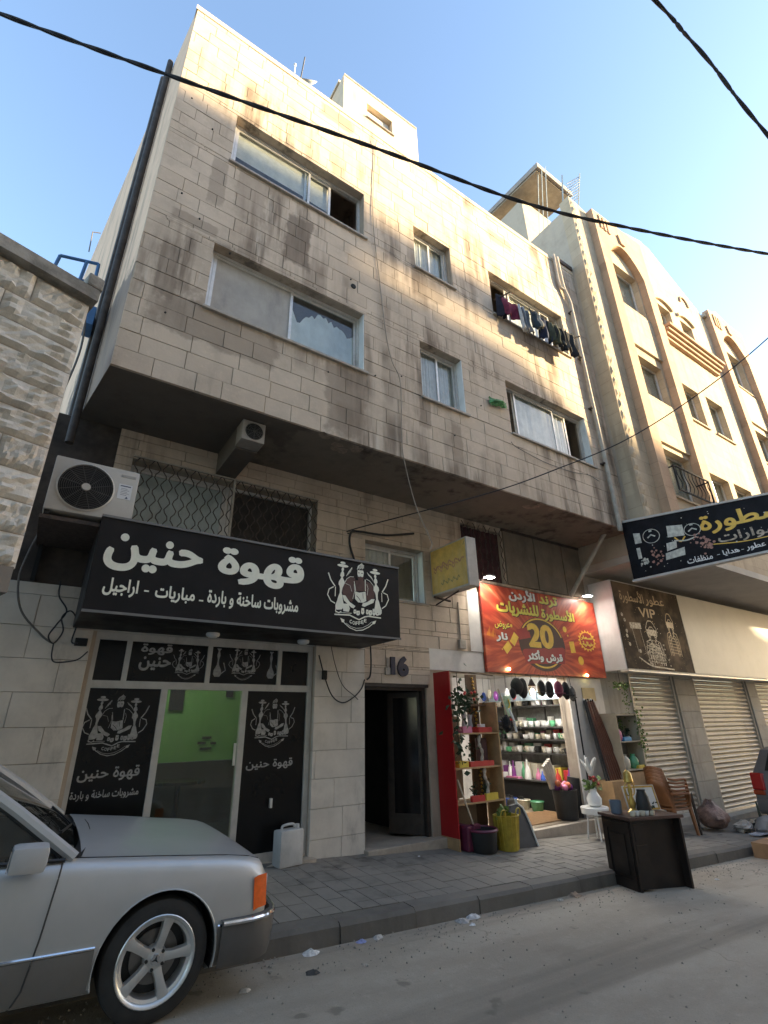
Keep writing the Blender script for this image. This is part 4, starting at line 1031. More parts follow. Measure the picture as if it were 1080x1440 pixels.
    # ribbon
    L([(315, 655), (345, 690), (400, 735), (470, 765), (540, 765), (610, 740), (670, 700)], 8); L([(360, 690), (410, 725), (470, 745), (535, 745), (600, 722), (640, 695)], 4)
    Pg([(300, 640), (345, 660), (340, 685), (318, 680)]); Pg([(690, 685), (645, 695), (650, 720), (676, 715)])
    A.build('emblem', mc, parent); B.build('emblem_shading', mbn, parent)
    if letters:
        for k, ch in enumerate('COFFEE'):
            t = (k - 2.5) / 2.5; x = 490 + t * 78; y = 672 + 20 * (1 - t * t) + 8
            p0 = T((x - 13, y + 15)); p1 = T((x + 13, y - 15)); text('lettering', ch, (p0[0], p1[0], p0[1], p1[1]), fn, mc, parent, 0.03, d)
fy = plane_y(yp - .004)
emblem(fy, .86, 0.05, .62, M_PRINTG, M_FILM, shopf, .003); emblem(fy, 2.68, .05, .58, M_PRINTG, M_FILM, shopf, .003)
text('lettering', 'قهوة حنين', (.59, 1.18, -.50, -.36), fy, M_PRINTG, shopf, .02, .003); text('lettering', 'مشروبات ساخنة و باردة', (.56, 1.2, -.67, -.575), fy, M_PRINTG, shopf, .02, .003)
text('lettering', 'قهوة حنين', (2.37, 2.98, -.49, -.37), fy, M_PRINTG, shopf, .02, .003)
text('lettering', 'قهوة', (.99, 1.34, .80, .93), fy, M_PRINTG, shopf, .03, .003); text('lettering', 'حنين', (.99, 1.34, .62, .78), fy, M_PRINTG, shopf, .03, .003)
emblem(fy, 1.54, .72, .36, M_PRINTG, M_FILM, shopf, .003, False); emblem(fy, 2.24, .75, .40, M_PRINTG, M_FILM, shopf, .003, False)
for (cx_, k) in ((1.9, 1), (2.6, 1)):
    A = Art(fy); pr = [(.03, 0), (.008, .03), (.02, .08), (.008, .14), (.014, .2), (.045, .26), (.05, .31), (.03, .34)]
    A.poly([(cx_ - w, .92 - y) for w, y in pr] + [(cx_ + w, .92 - y) for w, y in reversed(pr)], .003); A.line([(cx_ + .05, .62), (cx_ + .1, .66), (cx_ + .07, .75)], .012, .003); A.build('print', M_PRINTG, shopf)
MB().rbox(2.68, 2.71, G - .02, G + .02, -.9, -.8, .004).build('door_bolt', M_ALU, shopf)
# black box sign of the coffee shop
cs = empty('cafe_sign', 'long black coffee shop sign box with cream Arabic lettering and barista emblem', 'sign', loc=(0, 0, 0))
M_SIGNB = mat('black_sign_face', (0.012, 0.0105, 0.011), 0.5, 0.25, 2.0, rvar=.08, spec=.22)
MB().rbox(.25, 3.93, 5.44, G - .03, 1.03, 2.0, .012).build('box', M_SIGNB, cs)
fs_ = plane_y(5.438)
MB().box(.25, 3.93, 5.425, 5.44, 1.02, 1.045).box(.25, 3.93, 5.425, 5.44, 1.985, 2.01).build('edge_trim', mat('grey_trim', (0.16, 0.155, 0.15), .5, .1), cs)
text('lettering', 'حنين', (.335, 1.29, 1.45, 1.845), fs_, M_PRINTW, cs, .035, .003); text('lettering', 'قهوة', (1.455, 2.50, 1.475, 1.90), fs_, M_PRINTW, cs, .04, .003)
text('lettering', 'اراجيل', (.385, .70, 1.195, 1.375), fs_, M_PRINTW, cs, .03, .003); text('lettering', '-', (.755, .80, 1.272, 1.288), fs_, M_PRINTW, cs, .02, .003)
text('lettering', 'مباريات', (.86, 1.255, 1.19, 1.36), fs_, M_PRINTW, cs, .03, .003); text('lettering', '-', (1.30, 1.345, 1.236, 1.252), fs_, M_PRINTW, cs, .02, .003)
text('lettering', 'مشروبات ساخنة و باردة', (1.385, 2.445, 1.19, 1.385), fs_, M_PRINTW, cs, .03, .003)
emblem(fs_, 3.285, 1.535, .90, M_PRINTW, M_PRINTB, cs, .004)
for x in (1.67, 2.84):
    l = empty('round_downlight', 'unlit round white lamp under the black sign, %s of the two' % ('left' if x < 2 else 'right'), 'lamp', 'lamps under the coffee shop sign')
    MB().lathe([(.075, 0.028), (.08, .01), (.07, -.012), (.05, -.02)], (x, 6.1, 1.0), 20).build('housing', mat('lamp_white', (.72, .72, .72), .4, .05), l, True); MB().cyl((x, 6.1, .976), (x, 6.1, .982), .05, .048, 18).build('lens', M_SHEET, l)

# air conditioner on its bracket, above the left end of the sign
ac = empty('air_conditioner', 'grey white outdoor air conditioner with a big round fan above the black sign', 'air conditioner')
M_ACW = mat('ac_white', (.47, .45, .41), .5, .06, 4, dirt=((.2, .18, .15), 3, .5, .8, .5))
ax0, ax1, ay, az0, az1 = -.255, .525, 5.5, 1.99, 2.575
MB().rbox(ax0, ax1, ay, ay + .34, az0, az1, .015).build('casing', M_ACW, ac, True)
MB().lathe([(.255, 0), (.262, .012), (.248, .02), (.244, .004)], (.055, ay - .001, 2.285), 40, Matrix.Rotation(R(90), 3, 'X'), True).build('fan_ring', M_ACW, ac, True)
MB().cyl((.055, ay - .002, 2.285), (.055, ay - .006, 2.285), .246, .246, 40).build('fan_recess', M_BLACK, ac)
gr = MB()
for k in range(12): gr.tube([(.055 + (.03 + .0185 * k) * math.cos(2 * PI * i / 30), ay - .014, 2.285 + (.03 + .0185 * k) * math.sin(2 * PI * i / 30)) for i in range(30)], .0028, 4, True)
for k in range(12): gr.bar((.055 + .03 * math.cos(k * PI / 6), ay - .011, 2.285 + .03 * math.sin(k * PI / 6)), (.055 + .245 * math.cos(k * PI / 6 + .3), ay - .011, 2.285 + .245 * math.sin(k * PI / 6 + .3)), .005)
gr.build('fan_guard', mat('dark_guard', (.06, .055, .05), .5, .2), ac)
MB().cyl((.055, ay - .012, 2.285), (.055, ay - .022, 2.285), .042, .038, 20).build('hub_cap', M_ACW, ac)
MB().box(.345, .475, ay - .003, ay - .0005, 2.235, 2.405).build('label_sticker', mat('sticker_white', (.66, .67, .68), .4, .05), ac)
A = Art(plane_y(ay - .003)); A.poly([(.36, 2.378), (.46, 2.378), (.46, 2.39), (.36, 2.39)], .001)
for k in range(5): A.line([(.37, 2.355 - k * .018), (.43 + .02 * (k % 2), 2.355 - k * .018)], .004, .001)
A.poly([(.42, 2.245), (.45, 2.245), (.435, 2.27)], .001); A.build('sticker_print', mat('ink_blue', (.05, .06, .12), .5, .1), ac)
MB().bar((.35, ay - .001, 2.50), (.49, ay - .001, 2.50), .004, .03).build('maker_plate', mat('plate_grey', (.33, .32, .3), .4, .1), ac)
MB().bar((-.22, ay + .02, 1.965), (-.22, G, 1.965), .045).bar((.47, ay + .02, 1.965), (.47, G, 1.965), .045).bar((-.22, G - .04, 1.965), (-.22, G - .04, 1.5), .04).bar((.47, G - .04, 1.965), (.47, G - .04, 1.5), .04).build('bracket', M_BLACK, ac)
MB().box(-.27, .3, ay + .03, G, 1.90, 1.94).build('drip_tray', M_IRON, ac)
# small fan box at the end of the duct under the soffit
fb = empty('exhaust_fan', 'small square exhaust fan box hanging under the dark overhang', 'fan')
MB().rbox(1.54, 1.84, 5.38, 5.62, 3.30, 3.585, .012).build('casing', mat('dirty_casing', (.30, .27, .235), .6, .15, 6), fb)
MB().cyl((1.695, 5.378, 3.44), (1.695, 5.374, 3.44), .115, .115, 24).build('fan_recess', M_BLACK, fb)
g2 = MB()
for k in range(5): g2.tube([(1.695 + (.02 + .022 * k) * math.cos(2 * PI * i / 20), 5.368, 3.44 + (.02 + .022 * k) * math.sin(2 * PI * i / 20)) for i in range(20)], .003, 4, True)
for k in range(4): g2.bar((1.695 - .112 * math.cos(k * PI / 4), 5.368, 3.44 - .112 * math.sin(k * PI / 4)), (1.695 + .112 * math.cos(k * PI / 4), 5.368, 3.44 + .112 * math.sin(k * PI / 4)), .006)
g2.build('fan_guard', MATS['dark_guard'], fb)

# faded yellow box sign standing out from the wall
ys_ = empty('yellow_box_sign', 'faded yellow double-sided box sign with pale red script, right of the small window', 'sign')
M_YEL = mat('faded_yellow', (.66, .42, .10), .6, .18, 4, dirt=((.62, .47, .24), 2.5, .45, .7, .6))
MB().rbox(5.36, 5.57, 5.54, G - .03, 1.98, 2.79, .01).build('box', mat('dirty_cream_metal', (.47, .42, .36), .6, .12, 5, dirt=((.24, .2, .16), 3, .5, .8, .6)), ys_)
MB().box(5.352, 5.359, 5.57, G - .06, 2.01, 2.76).build('face', M_YEL, ys_)
fx = lambda u, v, d: (5.352 - d, 6.45 - u, v)
A = Art(fx); rg = random.Random(21)
for row, (v0, n, w) in enumerate(((2.46, 5, .026), (2.40, 4, .018))):
    u = .08
    for k in range(n):
        A.line(bez([(u, v0, 0), (u + .04, v0 - .05, 0), (u + .09, v0 + rg.uniform(-.02, .06), 0), (u + .14, v0 - .01, 0)], 5), w, .002); u += .155
A.build('script', mat('faded_red', (.46, .22, .12), .6, .2), ys_)
A = Art(fx); u = .25
for k in range(4): A.line(bez([(u, 2.16, 0), (u + .04, 2.12, 0), (u + .07, 2.19, 0), (u + .1, 2.15, 0)], 5), .014, .002); u += .12
A.line([(.84, 2.66), (.88, 2.72)], .012, .002); A.build('script', mat('faded_olive', (.22, .2, .09), .6, .2), ys_)
MB().cyl((5.35, G - .1, 1.96), (5.7, G - .1, 1.93), .02, .02, 8).cyl((5.45, 5.9, 1.97), (5.45, G, 1.85), .012).build('bracket', M_IRON, ys_)
MB().cyl((5.93, G - .04, 1.95), (5.93, G - .04, 1.25), .012).rbox(5.86, 6.0, G - .09, G - .03, 1.15, 1.3, .01).build('meter_conduit', M_SILL, main)

# red shop sign
def red_face():
    m, nt, bsdf, g = _start('red_sign_print'); pos = g.outputs['Position']
    sep = nt.nodes.new('ShaderNodeSeparateXYZ'); nt.links.new(pos, sep.inputs[0])
    dx = _math(nt, 'SUBTRACT', sep.outputs[0], 7.98); dz = _math(nt, 'SUBTRACT', sep.outputs[2], 1.25)
    an = _math(nt, 'ARCTAN2', dz, dx); rd = _math(nt, 'SQRT', _math(nt, 'ADD', _math(nt, 'MULTIPLY', dx, dx), _math(nt, 'MULTIPLY', dz, dz)))
    cb = nt.nodes.new('ShaderNodeCombineXYZ'); nt.links.new(_math(nt, 'MULTIPLY', an, 9.0), cb.inputs[0]); nt.links.new(_math(nt, 'MULTIPLY', rd, 1.2), cb.inputs[1])
    n = _noise(nt, cb.outputs[0], 1.3, 3, .5)
    c = _mix(nt, (.36, .035, .018), (.62, .10, .04), _ramp(nt, n, .4, .62))
    c = _mix(nt, c, (.78, .30, .16), _math(nt, 'MULTIPLY', _ramp(nt, n, .60, .72, 0, .55), _ramp(nt, rd, .5, 1.2)))
    nt.links.new(c, bsdf.inputs['Base Color']); bsdf.inputs['Roughness'].default_value = .45
    MATS['red_sign_print'] = m; return m
rs_ = empty('red_shop_sign', 'bright red shop sign with yellow Arabic lettering and a big gold 20', 'sign')
MB().box(6.45, 9.84, G - .09, G - .035, .80, 2.36).build('panel', red_face(), rs_)
fr_ = plane_y(G - .09)
M_GOLD = mat('gold_print', (.80, .50, .06), .45, .12, 9); M_YP = mat('yellow_print', (.72, .62, .10), .45, .06); M_WP = mat('white_print', (.74, .72, .70), .45, .04); M_DK = mat('dark_maroon_print', (.045, .006, .006), .45, .15); M_RB2 = mat('red_band_print', (.34, .015, .02), .45, .1)
A = Art(fr_); A.disc((7.98, 1.36), .66, .002, .50, 40); A.build('print_disc', M_DK, rs_)
A = Art(fr_); A.line([(7.98 + .62 * math.cos(t), 1.36 + .475 * math.sin(t)) for t in [R(20) + R(150) * k / 24 for k in range(25)]], .03, .0025); A.line([(7.98 + .56 * math.cos(t), 1.36 + .43 * math.sin(t)) for t in [R(-130) + R(90) * k / 20 for k in range(21)]], .03, .0026)
for (u, v, r_) in ((8.71, 1.70, .06), (9.08, 1.11, .085), (8.78, 1.58, .02), (6.86, 1.2, .015), (7.16, 1.64, .03)): A.disc((u, v), r_, .0025, None, 18)
for (u, v, w, h, a) in ((7.0, 1.24, .10, .07, .7), (7.20, 1.40, .11, .07, .9), (8.87, 1.36, .075, .11, .1)):
    A.poly([(u + math.cos(a) * p - math.sin(a) * q, v + math.sin(a) * p + math.cos(a) * q) for p, q in ((-w, -h), (w, -h), (w, h), (-w, h))], .0026)
A.disc((9.39, 1.52), .27, .0025, .20, 34, .12); A.build('print_coins', M_GOLD, rs_)
A = Art(fr_); A.disc((9.39, 1.52), .22, .0032, .165, 34, .03); A.build('print_badge', M_RB2, rs_)
A = Art(fr_); A.poly([(7.38, 1.20), (7.46, .98), (8.56, 1.02), (8.62, 1.30), (8.56, 1.33), (7.44, 1.24)], .0032); A.poly([(7.28, 1.58), (7.62, 1.66), (7.66, 1.46), (7.34, 1.40)], .0032); A.build('print_band', M_RB2, rs_)
def shadowed(body, box, m, bold=.045, d=.0045):
    o_ = .012; text('lettering_shadow', body, (box[0] + o_, box[1] + o_, box[2] - o_, box[3] - o_), fr_, M_DK, rs_, bold + .03, d - .0008); text('lettering', body, box, fr_, m, rs_, bold, d)
shadowed('ترند', (8.03, 8.60, 2.10, 2.33), M_YP); shadowed('الأردن', (7.18, 7.93, 2.11, 2.375), M_WP)
shadowed('الأسطورة', (8.05, 9.08, 1.82, 2.10), M_YP); shadowed('للنشريات', (6.82, 7.98, 1.82, 2.10), M_YP)
shadowed('20', (7.58, 8.32, 1.28, 1.74), M_GOLD, .05); shadowed('قرش وأكثر', (7.49, 8.51, 1.02, 1.24), M_WP)
shadowed('عروض', (6.73, 7.12, 1.56, 1.70), M_YP, .02); shadowed('نار', (6.73, 7.03, 1.33, 1.50), M_WP, .04)
text('lettering', 'أسعار', (9.19, 9.58, 1.53, 1.65), fr_, M_YP, rs_, .03, .005); text('lettering', 'خيالية', (9.22, 9.57, 1.40, 1.51), fr_, M_YP, rs_, .03, .005)
A = Art(fr_)
for k in range(7): A.poly([(6.5 + .03 * k, 1.42 - .01 * k), (6.54 + .03 * k, 1.42), (6.53 + .035 * k, 1.50 + .05 * ((k * 7) % 3))], .0028)
A.build('print_flames', mat('orange_print', (.75, .25, .03), .45, .1), rs_)
# two lit floodlights above it, two tiny bulbs below
for i, x in enumerate((6.53, 9.42)):
    sp = empty('floodlight', 'lit white floodlight over the %s end of the red sign' % ('left' if i == 0 else 'right'), 'lamp', 'floodlights over the red sign')
    MB().rbox(x - .09, x + .09, 6.16, 6.30, 2.43, 2.465, .008).bar((x, 6.28, 2.45), (x, G - .03, 2.42), .02).build('housing', mat('lamp_grey', (.35, .35, .35), .5, .1), sp)
    MB().box(x - .08, x + .08, 6.17, 6.29, 2.422, 2.429).build('lens', emit('flood_lens', (1, .95, .85), 30), sp)
    l_ = bpy.data.lights.new('floodlight_light', 'SPOT'); l_.energy = 12; l_.spot_size = R(125); l_.spot_blend = .8; l_.shadow_soft_size = .06; l_.color = (1, .93, .8)
    lo = bpy.data.objects.new('floodlight_light', l_); COL.objects.link(lo); lo.location = (x, 6.2, 2.40); lo.rotation_euler = (R(18), 0, 0); lo.parent = sp
for i, (x, z, c) in enumerate(((6.95, .86, (.75, 1, .55)), (9.17, .83, (1, .85, .3)))):
    tag(MB().ball((x, G - .12, z), .022, None, None, 10, 6).cyl((x, G - .12, z), (x, G - .09, z + .02), .008).build('fairy_bulb', emit('bulb_%d' % i, c, 14)), 'tiny %s bulb on the lower edge of the red sign' % ('greenish' if i == 0 else 'yellow'), 'lamp', 'bulbs on the red sign')

# perfume shop box sign
ps = empty('perfume_sign', 'large box sign, brown perfume poster at left and blank cream panel at right', 'sign')
MB().rbox(9.90, 19.0, 5.96, G + .015, .93, 2.80, .012).build('box', mat('sign_side_white', (.55, .54, .52), .6, .08, 3, dirt=((.33, .31, .28), 2, .5, .8, .5)), ps)
def poster():
    m, nt, bsdf, g = _start('brown_poster'); pos = g.outputs['Position']
    n = _noise(nt, pos, 2.1, 3, .5); c = _mix(nt, (.035, .024, .017), (.14, .095, .062), _ramp(nt, n, .4, .7))
    vo = nt.nodes.new('ShaderNodeTexVoronoi'); vo.inputs['Scale'].default_value = 13; nt.links.new(pos, vo.inputs['Vector'])
    c = _mix(nt, c, (.6, .42, .22), _ramp(nt, _math(nt, 'ADD', vo.outputs['Distance'], _math(nt, 'MULTIPLY', n, .3)), .18, .25, .7, 0))
    nt.links.new(c, bsdf.inputs['Base Color']); bsdf.inputs['Roughness'].default_value = .75; bsdf.inputs['Specular IOR Level'].default_value = .15; MATS['brown_poster'] = m; return m
MB().box(9.92, 12.58, 5.945, 5.957, .96, 2.77).build('poster', poster(), ps); MB().box(12.6, 18.98, 5.945, 5.957, .96, 2.77).build('blank_panel', mat('cream_panel', (.56, .525, .45), .5, .06, 1.2, dirt=((.46, .42, .34), 1.5, .5, .8, .5)), ps)
fp = plane_y(5.945); M_PG = mat('dull_gold_print', (.42, .28, .14), .45, .2, 9); M_PC = mat('champagne_print', (.40, .33, .25), .5, .5, 22)
text('lettering', 'عطور', (11.12, 11.9, 2.35, 2.62), fp, M_PG, ps, .015, .002); text('lettering', 'الأسطورة', (10.12, 11.05, 2.32, 2.65), fp, M_PG, ps, .015, .002); text('lettering', 'VIP', (10.75, 11.42, 2.08, 2.29), fp, M_PG, ps, .02, .002)
A = Art(fp); B_ = Art(fp)
def bottle(cx, z0, w, h, art):
    pr = [(.5, 0), (.52, .35), (.42, .52), (.16, .56), (.14, .62), (.3, .66), (.34, .82), (.2, .95), (.1, 1.0)]
    for t in (1.0, .72, .45): art.line([(cx - p * w * t, z0 + q * h * (.5 + t / 2)) for p, q in pr] + [(cx + p * w * t, z0 + q * h * (.5 + t / 2)) for p, q in reversed(pr)], .018, .002)
    for k in range(6): art.line([(cx - w * .45, z0 + h * (.08 + .07 * k)), (cx + w * .45, z0 + h * (.05 + .07 * k))], .010, .002)
    art.poly([(cx - .3 * w, z0 + .66 * h), (cx + .3 * w, z0 + .66 * h), (cx + .3 * w, z0 + .8 * h), (cx - .3 * w, z0 + .8 * h)], .002)
bottle(11.1, 1.06, .62, .95, A); bottle(11.95, 1.30, .45, .95, B_)
A.line([(10.3, 1.85), (10.72, 1.87)], .13, .002); A.line([(10.36, 1.8), (10.44, 1.3)], .012, .002); A.line([(10.66, 1.8), (10.72, 1.35)], .012, .002); A.line(bez([(10.4, 1.2, 0), (10.8, 1.05, 0), (11.3, 1.02, 0), (11.7, 1.0, 0)], 6), .03, .002)
for (u, v) in ((10.08, 2.06), (10.14, 1.95), (10.14, 1.72), (10.12, 1.62), (10.16, 1.45), (10.5, 1.33)): A.disc((u, v), .04, .002, None, 12)
for k in range(130):
    u = rg.gauss(11.1, .22); v = 1.06 + abs(rg.gauss(.25, .28)); A.disc((u, v), rg.uniform(.006, .02), .002, None, 7)
for k in range(60): A.line([(rg.gauss(11.1, .2), rg.uniform(1.1, 1.55)), (rg.gauss(11.1, .2), rg.uniform(1.1, 1.55))], .005, .002)
A.build('poster_print', M_PC, ps); B_.build('poster_print', M_PG, ps)
MB().box(9.9, 19, 5.93, 6.1, .90, .928).build('lower_trim', M_ALU, ps)

# dark banner sign standing out across the walk
bn = empty('night_banner', 'dark blue banner sign with gold script and gift pictures reaching out over the street', 'sign')
BX, BY0, BK = 9.45, 5.16, 0.909
BD = Vector((math.cos(R(-84.5)), math.sin(R(-84.5)), 0))        # from the wall towards the street
BNM = Vector((-BD.y * -1, BD.x * -1, 0)); BNM = Vector((BD.y, -BD.x, 0))
if BNM.x > 0: BNM = -BNM
def fbn(u, v, d):                                            # u: distance out from the wall, v: height; face looks back up the street
    p = Vector((BX, BY0, 0)) + BD * u * BK + BNM * d; return (p.x, p.y, v * BK)
ZU, ZL = 4.09, 2.78
def skew(u): return -0.085 * u
def fb2(u, v, d): return fbn(u, v + skew(u) * (v - ZL) / (ZU - ZL) * 1.3, d)
m_ = MB(); m_.prism([(0, ZL), (4.2, ZL), (4.2, ZU), (0, ZU)], fb2, 0, .05); m_.build('panel', mat('midnight_print', (.006, .006, .009), .6, .5, 5, spec=.2), bn)
m_ = MB(); m_.prism([(-.02, ZU), (4.22, ZU), (4.22, ZU + .05), (-.02, ZU + .05)], fb2, -.06, .07); m_.prism([(-.02, ZL - .05), (4.22, ZL - .05), (4.22, ZL), (-.02, ZL)], fb2, -.06, .07); m_.build('frame', mat('banner_frame', (.50, .48, .45), .5, .1), bn)
m_ = MB(); m_.prism([(0, ZL + .002), (4.2, ZL + .002), (4.2, ZU - .002), (0, ZU - .002)], fb2, -.05, -.002); m_.build('back', M_ALU, bn)
dB = .052
text('lettering', 'الأسطورة', (1.5, 3.35, 3.42, 3.98), fb2, M_GOLD, bn, .03, dB); text('lettering', 'للاكسسوارات', (1.75, 3.5, 3.12, 3.40), fb2, M_PC, bn, .02, dB)
text('lettering', 'منظفات', (1.12, 1.58, 2.86, 3.0), fb2, M_WP, bn, .02, dB); text('lettering', '-', (1.66, 1.71, 2.92, 2.93), fb2, M_WP, bn, .02, dB); text('lettering', 'هدايا', (1.76, 2.04, 2.86, 3.0), fb2, M_WP, bn, .02, dB); text('lettering', '-', (2.07, 2.11, 2.92, 2.93), fb2, M_WP, bn, .02, dB); text('lettering', 'عطور', (2.15, 2.46, 2.86, 3.02), fb2, M_WP, bn, .02, dB); text('lettering', '-', (2.55, 2.6, 2.92, 2.93), fb2, M_WP, bn, .02, dB)
A = Art(fb2)
A.poly([(.88, 3.55), (1.2, 3.52), (1.2, 3.78), (.9, 3.82)], dB); A.poly([(.74, 3.05), (1.12, 3.08), (1.14, 3.26), (.76, 3.2)], dB); A.poly([(.80, 3.24), (1.0, 3.28), (1.02, 3.44), (.82, 3.42)], dB); A.poly([(.2, 3.55), (.34, 3.55), (.34, 3.78), (.2, 3.8)], dB); A.poly([(.2, 3.2), (.28, 3.2), (.28, 3.45), (.2, 3.45)], dB)
for (u, v, r_) in ((.56, 3.66, .17), (1.36, 3.62, .15)): A.line([(u + r_ * math.cos(2 * PI * k / 24), v + r_ * .95 * math.sin(2 * PI * k / 24)) for k in range(24)], .014, dB, True); A.line([(u - .08, v - .03), (u, v + .03), (u + .08, v - .02)], .03, dB); A.line([(u - .03, v + .12), (u + .03, v + .12)], .04, dB)
A.line(bez([(.98, 3.45, 0), (1.2, 3.4, 0), (1.4, 3.44, 0)], 6), .03, dB); 
for k in range(18): A.disc((rg.gauss(.34, .05), rg.gauss(3.12, .06)), rg.uniform(.012, .03), dB, None, 8)
rg = random.Random(4)
for k in range(40): A.disc((rg.uniform(.05, 4.1), rg.uniform(2.85, 3.98)), rg.uniform(.006, .016), dB, None, 6)
A.build('banner_print', mat('pale_print', (.56, .55, .48), .45, .25, 14), bn)
A = Art(fb2)
for (u, v, su, sv) in ((.55, 3.2, .06, .09), (1.45, 3.3, .07, .1), (1.58, 3.22, .04, .06)):
    for k in range(22): A.disc((rg.gauss(u, su), rg.gauss(v, sv)), rg.uniform(.012, .032), dB, None, 8)
A.build('banner_print', mat('rose_print', (.40, .2, .15), .5, .3, 20), bn)
A = Art(fb2); A.line(bez([(1.65, 3.18, 0), (2.2, 3.1, 0), (2.8, 3.12, 0), (3.6, 3.25, 0)], 8), .022, dB); A.line(bez([(1.0, 3.52, 0), (1.1, 3.4, 0), (1.2, 3.5, 0)], 6), .03, dB); A.build('banner_print', M_GOLD, bn)
# ================================================================ HOUSEHOLD SHOP
M_WALLW = MATS['white_plaster']
FZ = -1.58
rm = MB(); rm.box(5.6, 5.7, G + .22, 9.4, -1.9, 1.1); rm.box(9.4, 9.5, G + .22, 9.4, -1.9, 1.1); rm.box(5.7, 9.4, 9.3, 9.4, -1.9, 1.1); rm.box(5.7, 9.4, G + .22, 9.3, .98, 1.1)
rm.build('shop_walls', M_WALLW, main)
MB().box(5.7, 9.4, G - .03, 9.3, -1.95, FZ).build('shop_floor', mat('shop_floor_tile', (.30, .24, .17), .5, .12, 3), main)
MB().rbox(6.30, 9.2, G - .16, G - .031, -1.95, FZ - .005, .012).build('shop_doorstep', M_TILE, main)
MB().box(8.765, 8.79, G - .045, G - .031, -1.55, .42).build('black_conduit', M_BLACK, main)
MB().box(9.02, 9.42, G - .05, G - .031, .36, .60).build('yellowed_patch', mat('yellowed_card', (.52, .40, .22), .7, .1), main)
sh = empty('wall_shelving', 'dark metal shelving with rows of cups inside the lit shop', 'shelf')
M_SHD = mat('dark_shelf', (.05, .048, .045), .5, .2)
LEV = (.32, -.10, -.34, -.60, -1.08)
for i, z in enumerate(LEV): MB().box(9.05 if i < 4 else 8.75, 9.395, 6.85, 9.28, z - .025, z).build('shelf_board', M_SHD, sh)
for y in (6.86, 7.7, 8.5, 9.25): MB().box(9.36, 9.395, y, y + .03, FZ, .6).build('upright', M_SHD, sh)
MB().box(9.375, 9.39, 6.85, 9.28, -1.05, .6).build('back_sheet', mat('grey_mesh_back', (.16, .16, .15), .6, .3, 12), sh)
MB().box(8.78, 8.82, 6.86, 9.25, FZ, -1.11).build('table_skirt', M_BLACK, sh)
rg = random.Random(77)
CUPC = {'white': mat('white_ceramic', (.74, .73, .70), .25, .05), 'cream': mat('cream_ceramic', (.62, .56, .44), .3, .08), 'black': mat('black_ceramic', (.03, .03, .03), .3, .2), 'green': mat('green_glass', (.12, .38, .2), .25, .15), 'red': mat('red_plastic', (.5, .04, .035), .4, .1), 'purple': mat('purple_plastic', (.20, .04, .22), .4, .15), 'blue': mat('blue_plastic', (.04, .10, .42), .4, .1), 'pink': mat('pink_plastic', (.55, .18, .3), .45, .1)}
def cup_mesh(col):
    m_ = MB().lathe([(.038, 0), (.044, .005), (.056, .05), (.060, .10), (.056, .10), (.05, .05), (.03, .012)], (0, 0, 0), 14)
    m_.tube([(.055, 0, .085), (.085, 0, .08), (.09, 0, .05), (.075, 0, .025), (.05, 0, .03)], .008, 5)
    me = m_.mesh('cup', True, 50); me.materials.append(CUPC[col]); return me
CUPM = {c: cup_mesh(c) for c in ('white', 'cream', 'black', 'green', 'red')}
lvl_name = {0: 'top', 1: 'second', 2: 'third', 3: 'fourth'}
for i in (0, 1, 2, 3):
    y = 6.95
    while y < 9.15:
        c = rg.choices(('white', 'cream', 'black', 'green', 'red'), (5, 3, 2.2, .9, .5))[0]
        o = link('cup', CUPM[c], None); o.location = (9.16 + rg.uniform(-.04, .04), y, LEV[i] + .001); o.rotation_euler = (0, 0, rg.uniform(0, 6.28)); o.scale = (1.1, 1.1, rg.uniform(.9, 1.25))
        tag(o, '%s cup on the %s shelf inside the lit shop' % (c, lvl_name[i]), 'cup', '%s cups on the %s shelf' % (c, lvl_name[i]))
        y += rg.uniform(.13, .18)
# boxes along the top shelf, goods on the counter
for k in range(6):
    y = 7.0 + .36 * k; o = MB().rbox(9.08, 9.36, y, y + .27, LEV[0] + .13, LEV[0] + .30, .01).build('storage_basket', mat('pale_blue_plastic', (.42, .52, .58), .4, .08)); tag(o, 'pale blue plastic basket, %s from the doorway in the row above the top shelf' % ('first', 'second', 'third', 'fourth', 'fifth', 'sixth')[k], 'basket', 'pale baskets above the top shelf')
MB().box(9.05, 9.395, 6.9, 9.28, LEV[0] + .105, LEV[0] + .129).build('shelf_board', MATS['pale_blue_plastic'], sh)
def cone_bottle(x, y, z, h, r, m, name, label, cat, group=None):
    o = MB().lathe([(r, 0), (r * 1.02, h * .05), (r * .8, h * .45), (r * .28, h * .72), (r * .2, h * .9), (r * .3, h * .92), (r * .28, h)], (x, y, z), 14).build(name, m, None, True); return tag(o, label, cat, group)
row = [('red', .07, .26), ('white', .05, .30), ('purple', .05, .33), ('green', .06, .30), ('white', .07, .36), ('pink', .06, .2), ('blue', .05, .16), ('cream', .06, .22), ('red', .06, .22), ('purple', .05, .24)]
for k, (c, r_, h) in enumerate(row):
    names = ('first', 'second', 'third', 'fourth', 'fifth', 'sixth', 'seventh', 'eighth', 'ninth', 'tenth')
    cone_bottle(8.88 + .1 * (k % 2), 8.72 - .19 * k, LEV[4], h, r_, CUPC[c], 'bottle', '%s tapered bottle, %s from the left in the counter row' % (c, names[k]), 'bottle', 'bottles along the shop counter')
tag(MB().rbox(8.80, 9.0, 8.62, 8.98, LEV[4], LEV[4] + .09, .01).build('gift_box', CUPC['white']), 'flat white box lying at the left end of the counter', 'box')
tag(MB().rbox(8.80, 8.93, 8.15, 8.50, LEV[4], LEV[4] + .03, .006).build('gift_box', CUPC['pink']), 'thin pink packet lying on the counter front', 'box')
cr = empty('carafe_set', 'dark glass pots grouped under the counter by the shop floor', 'pot')
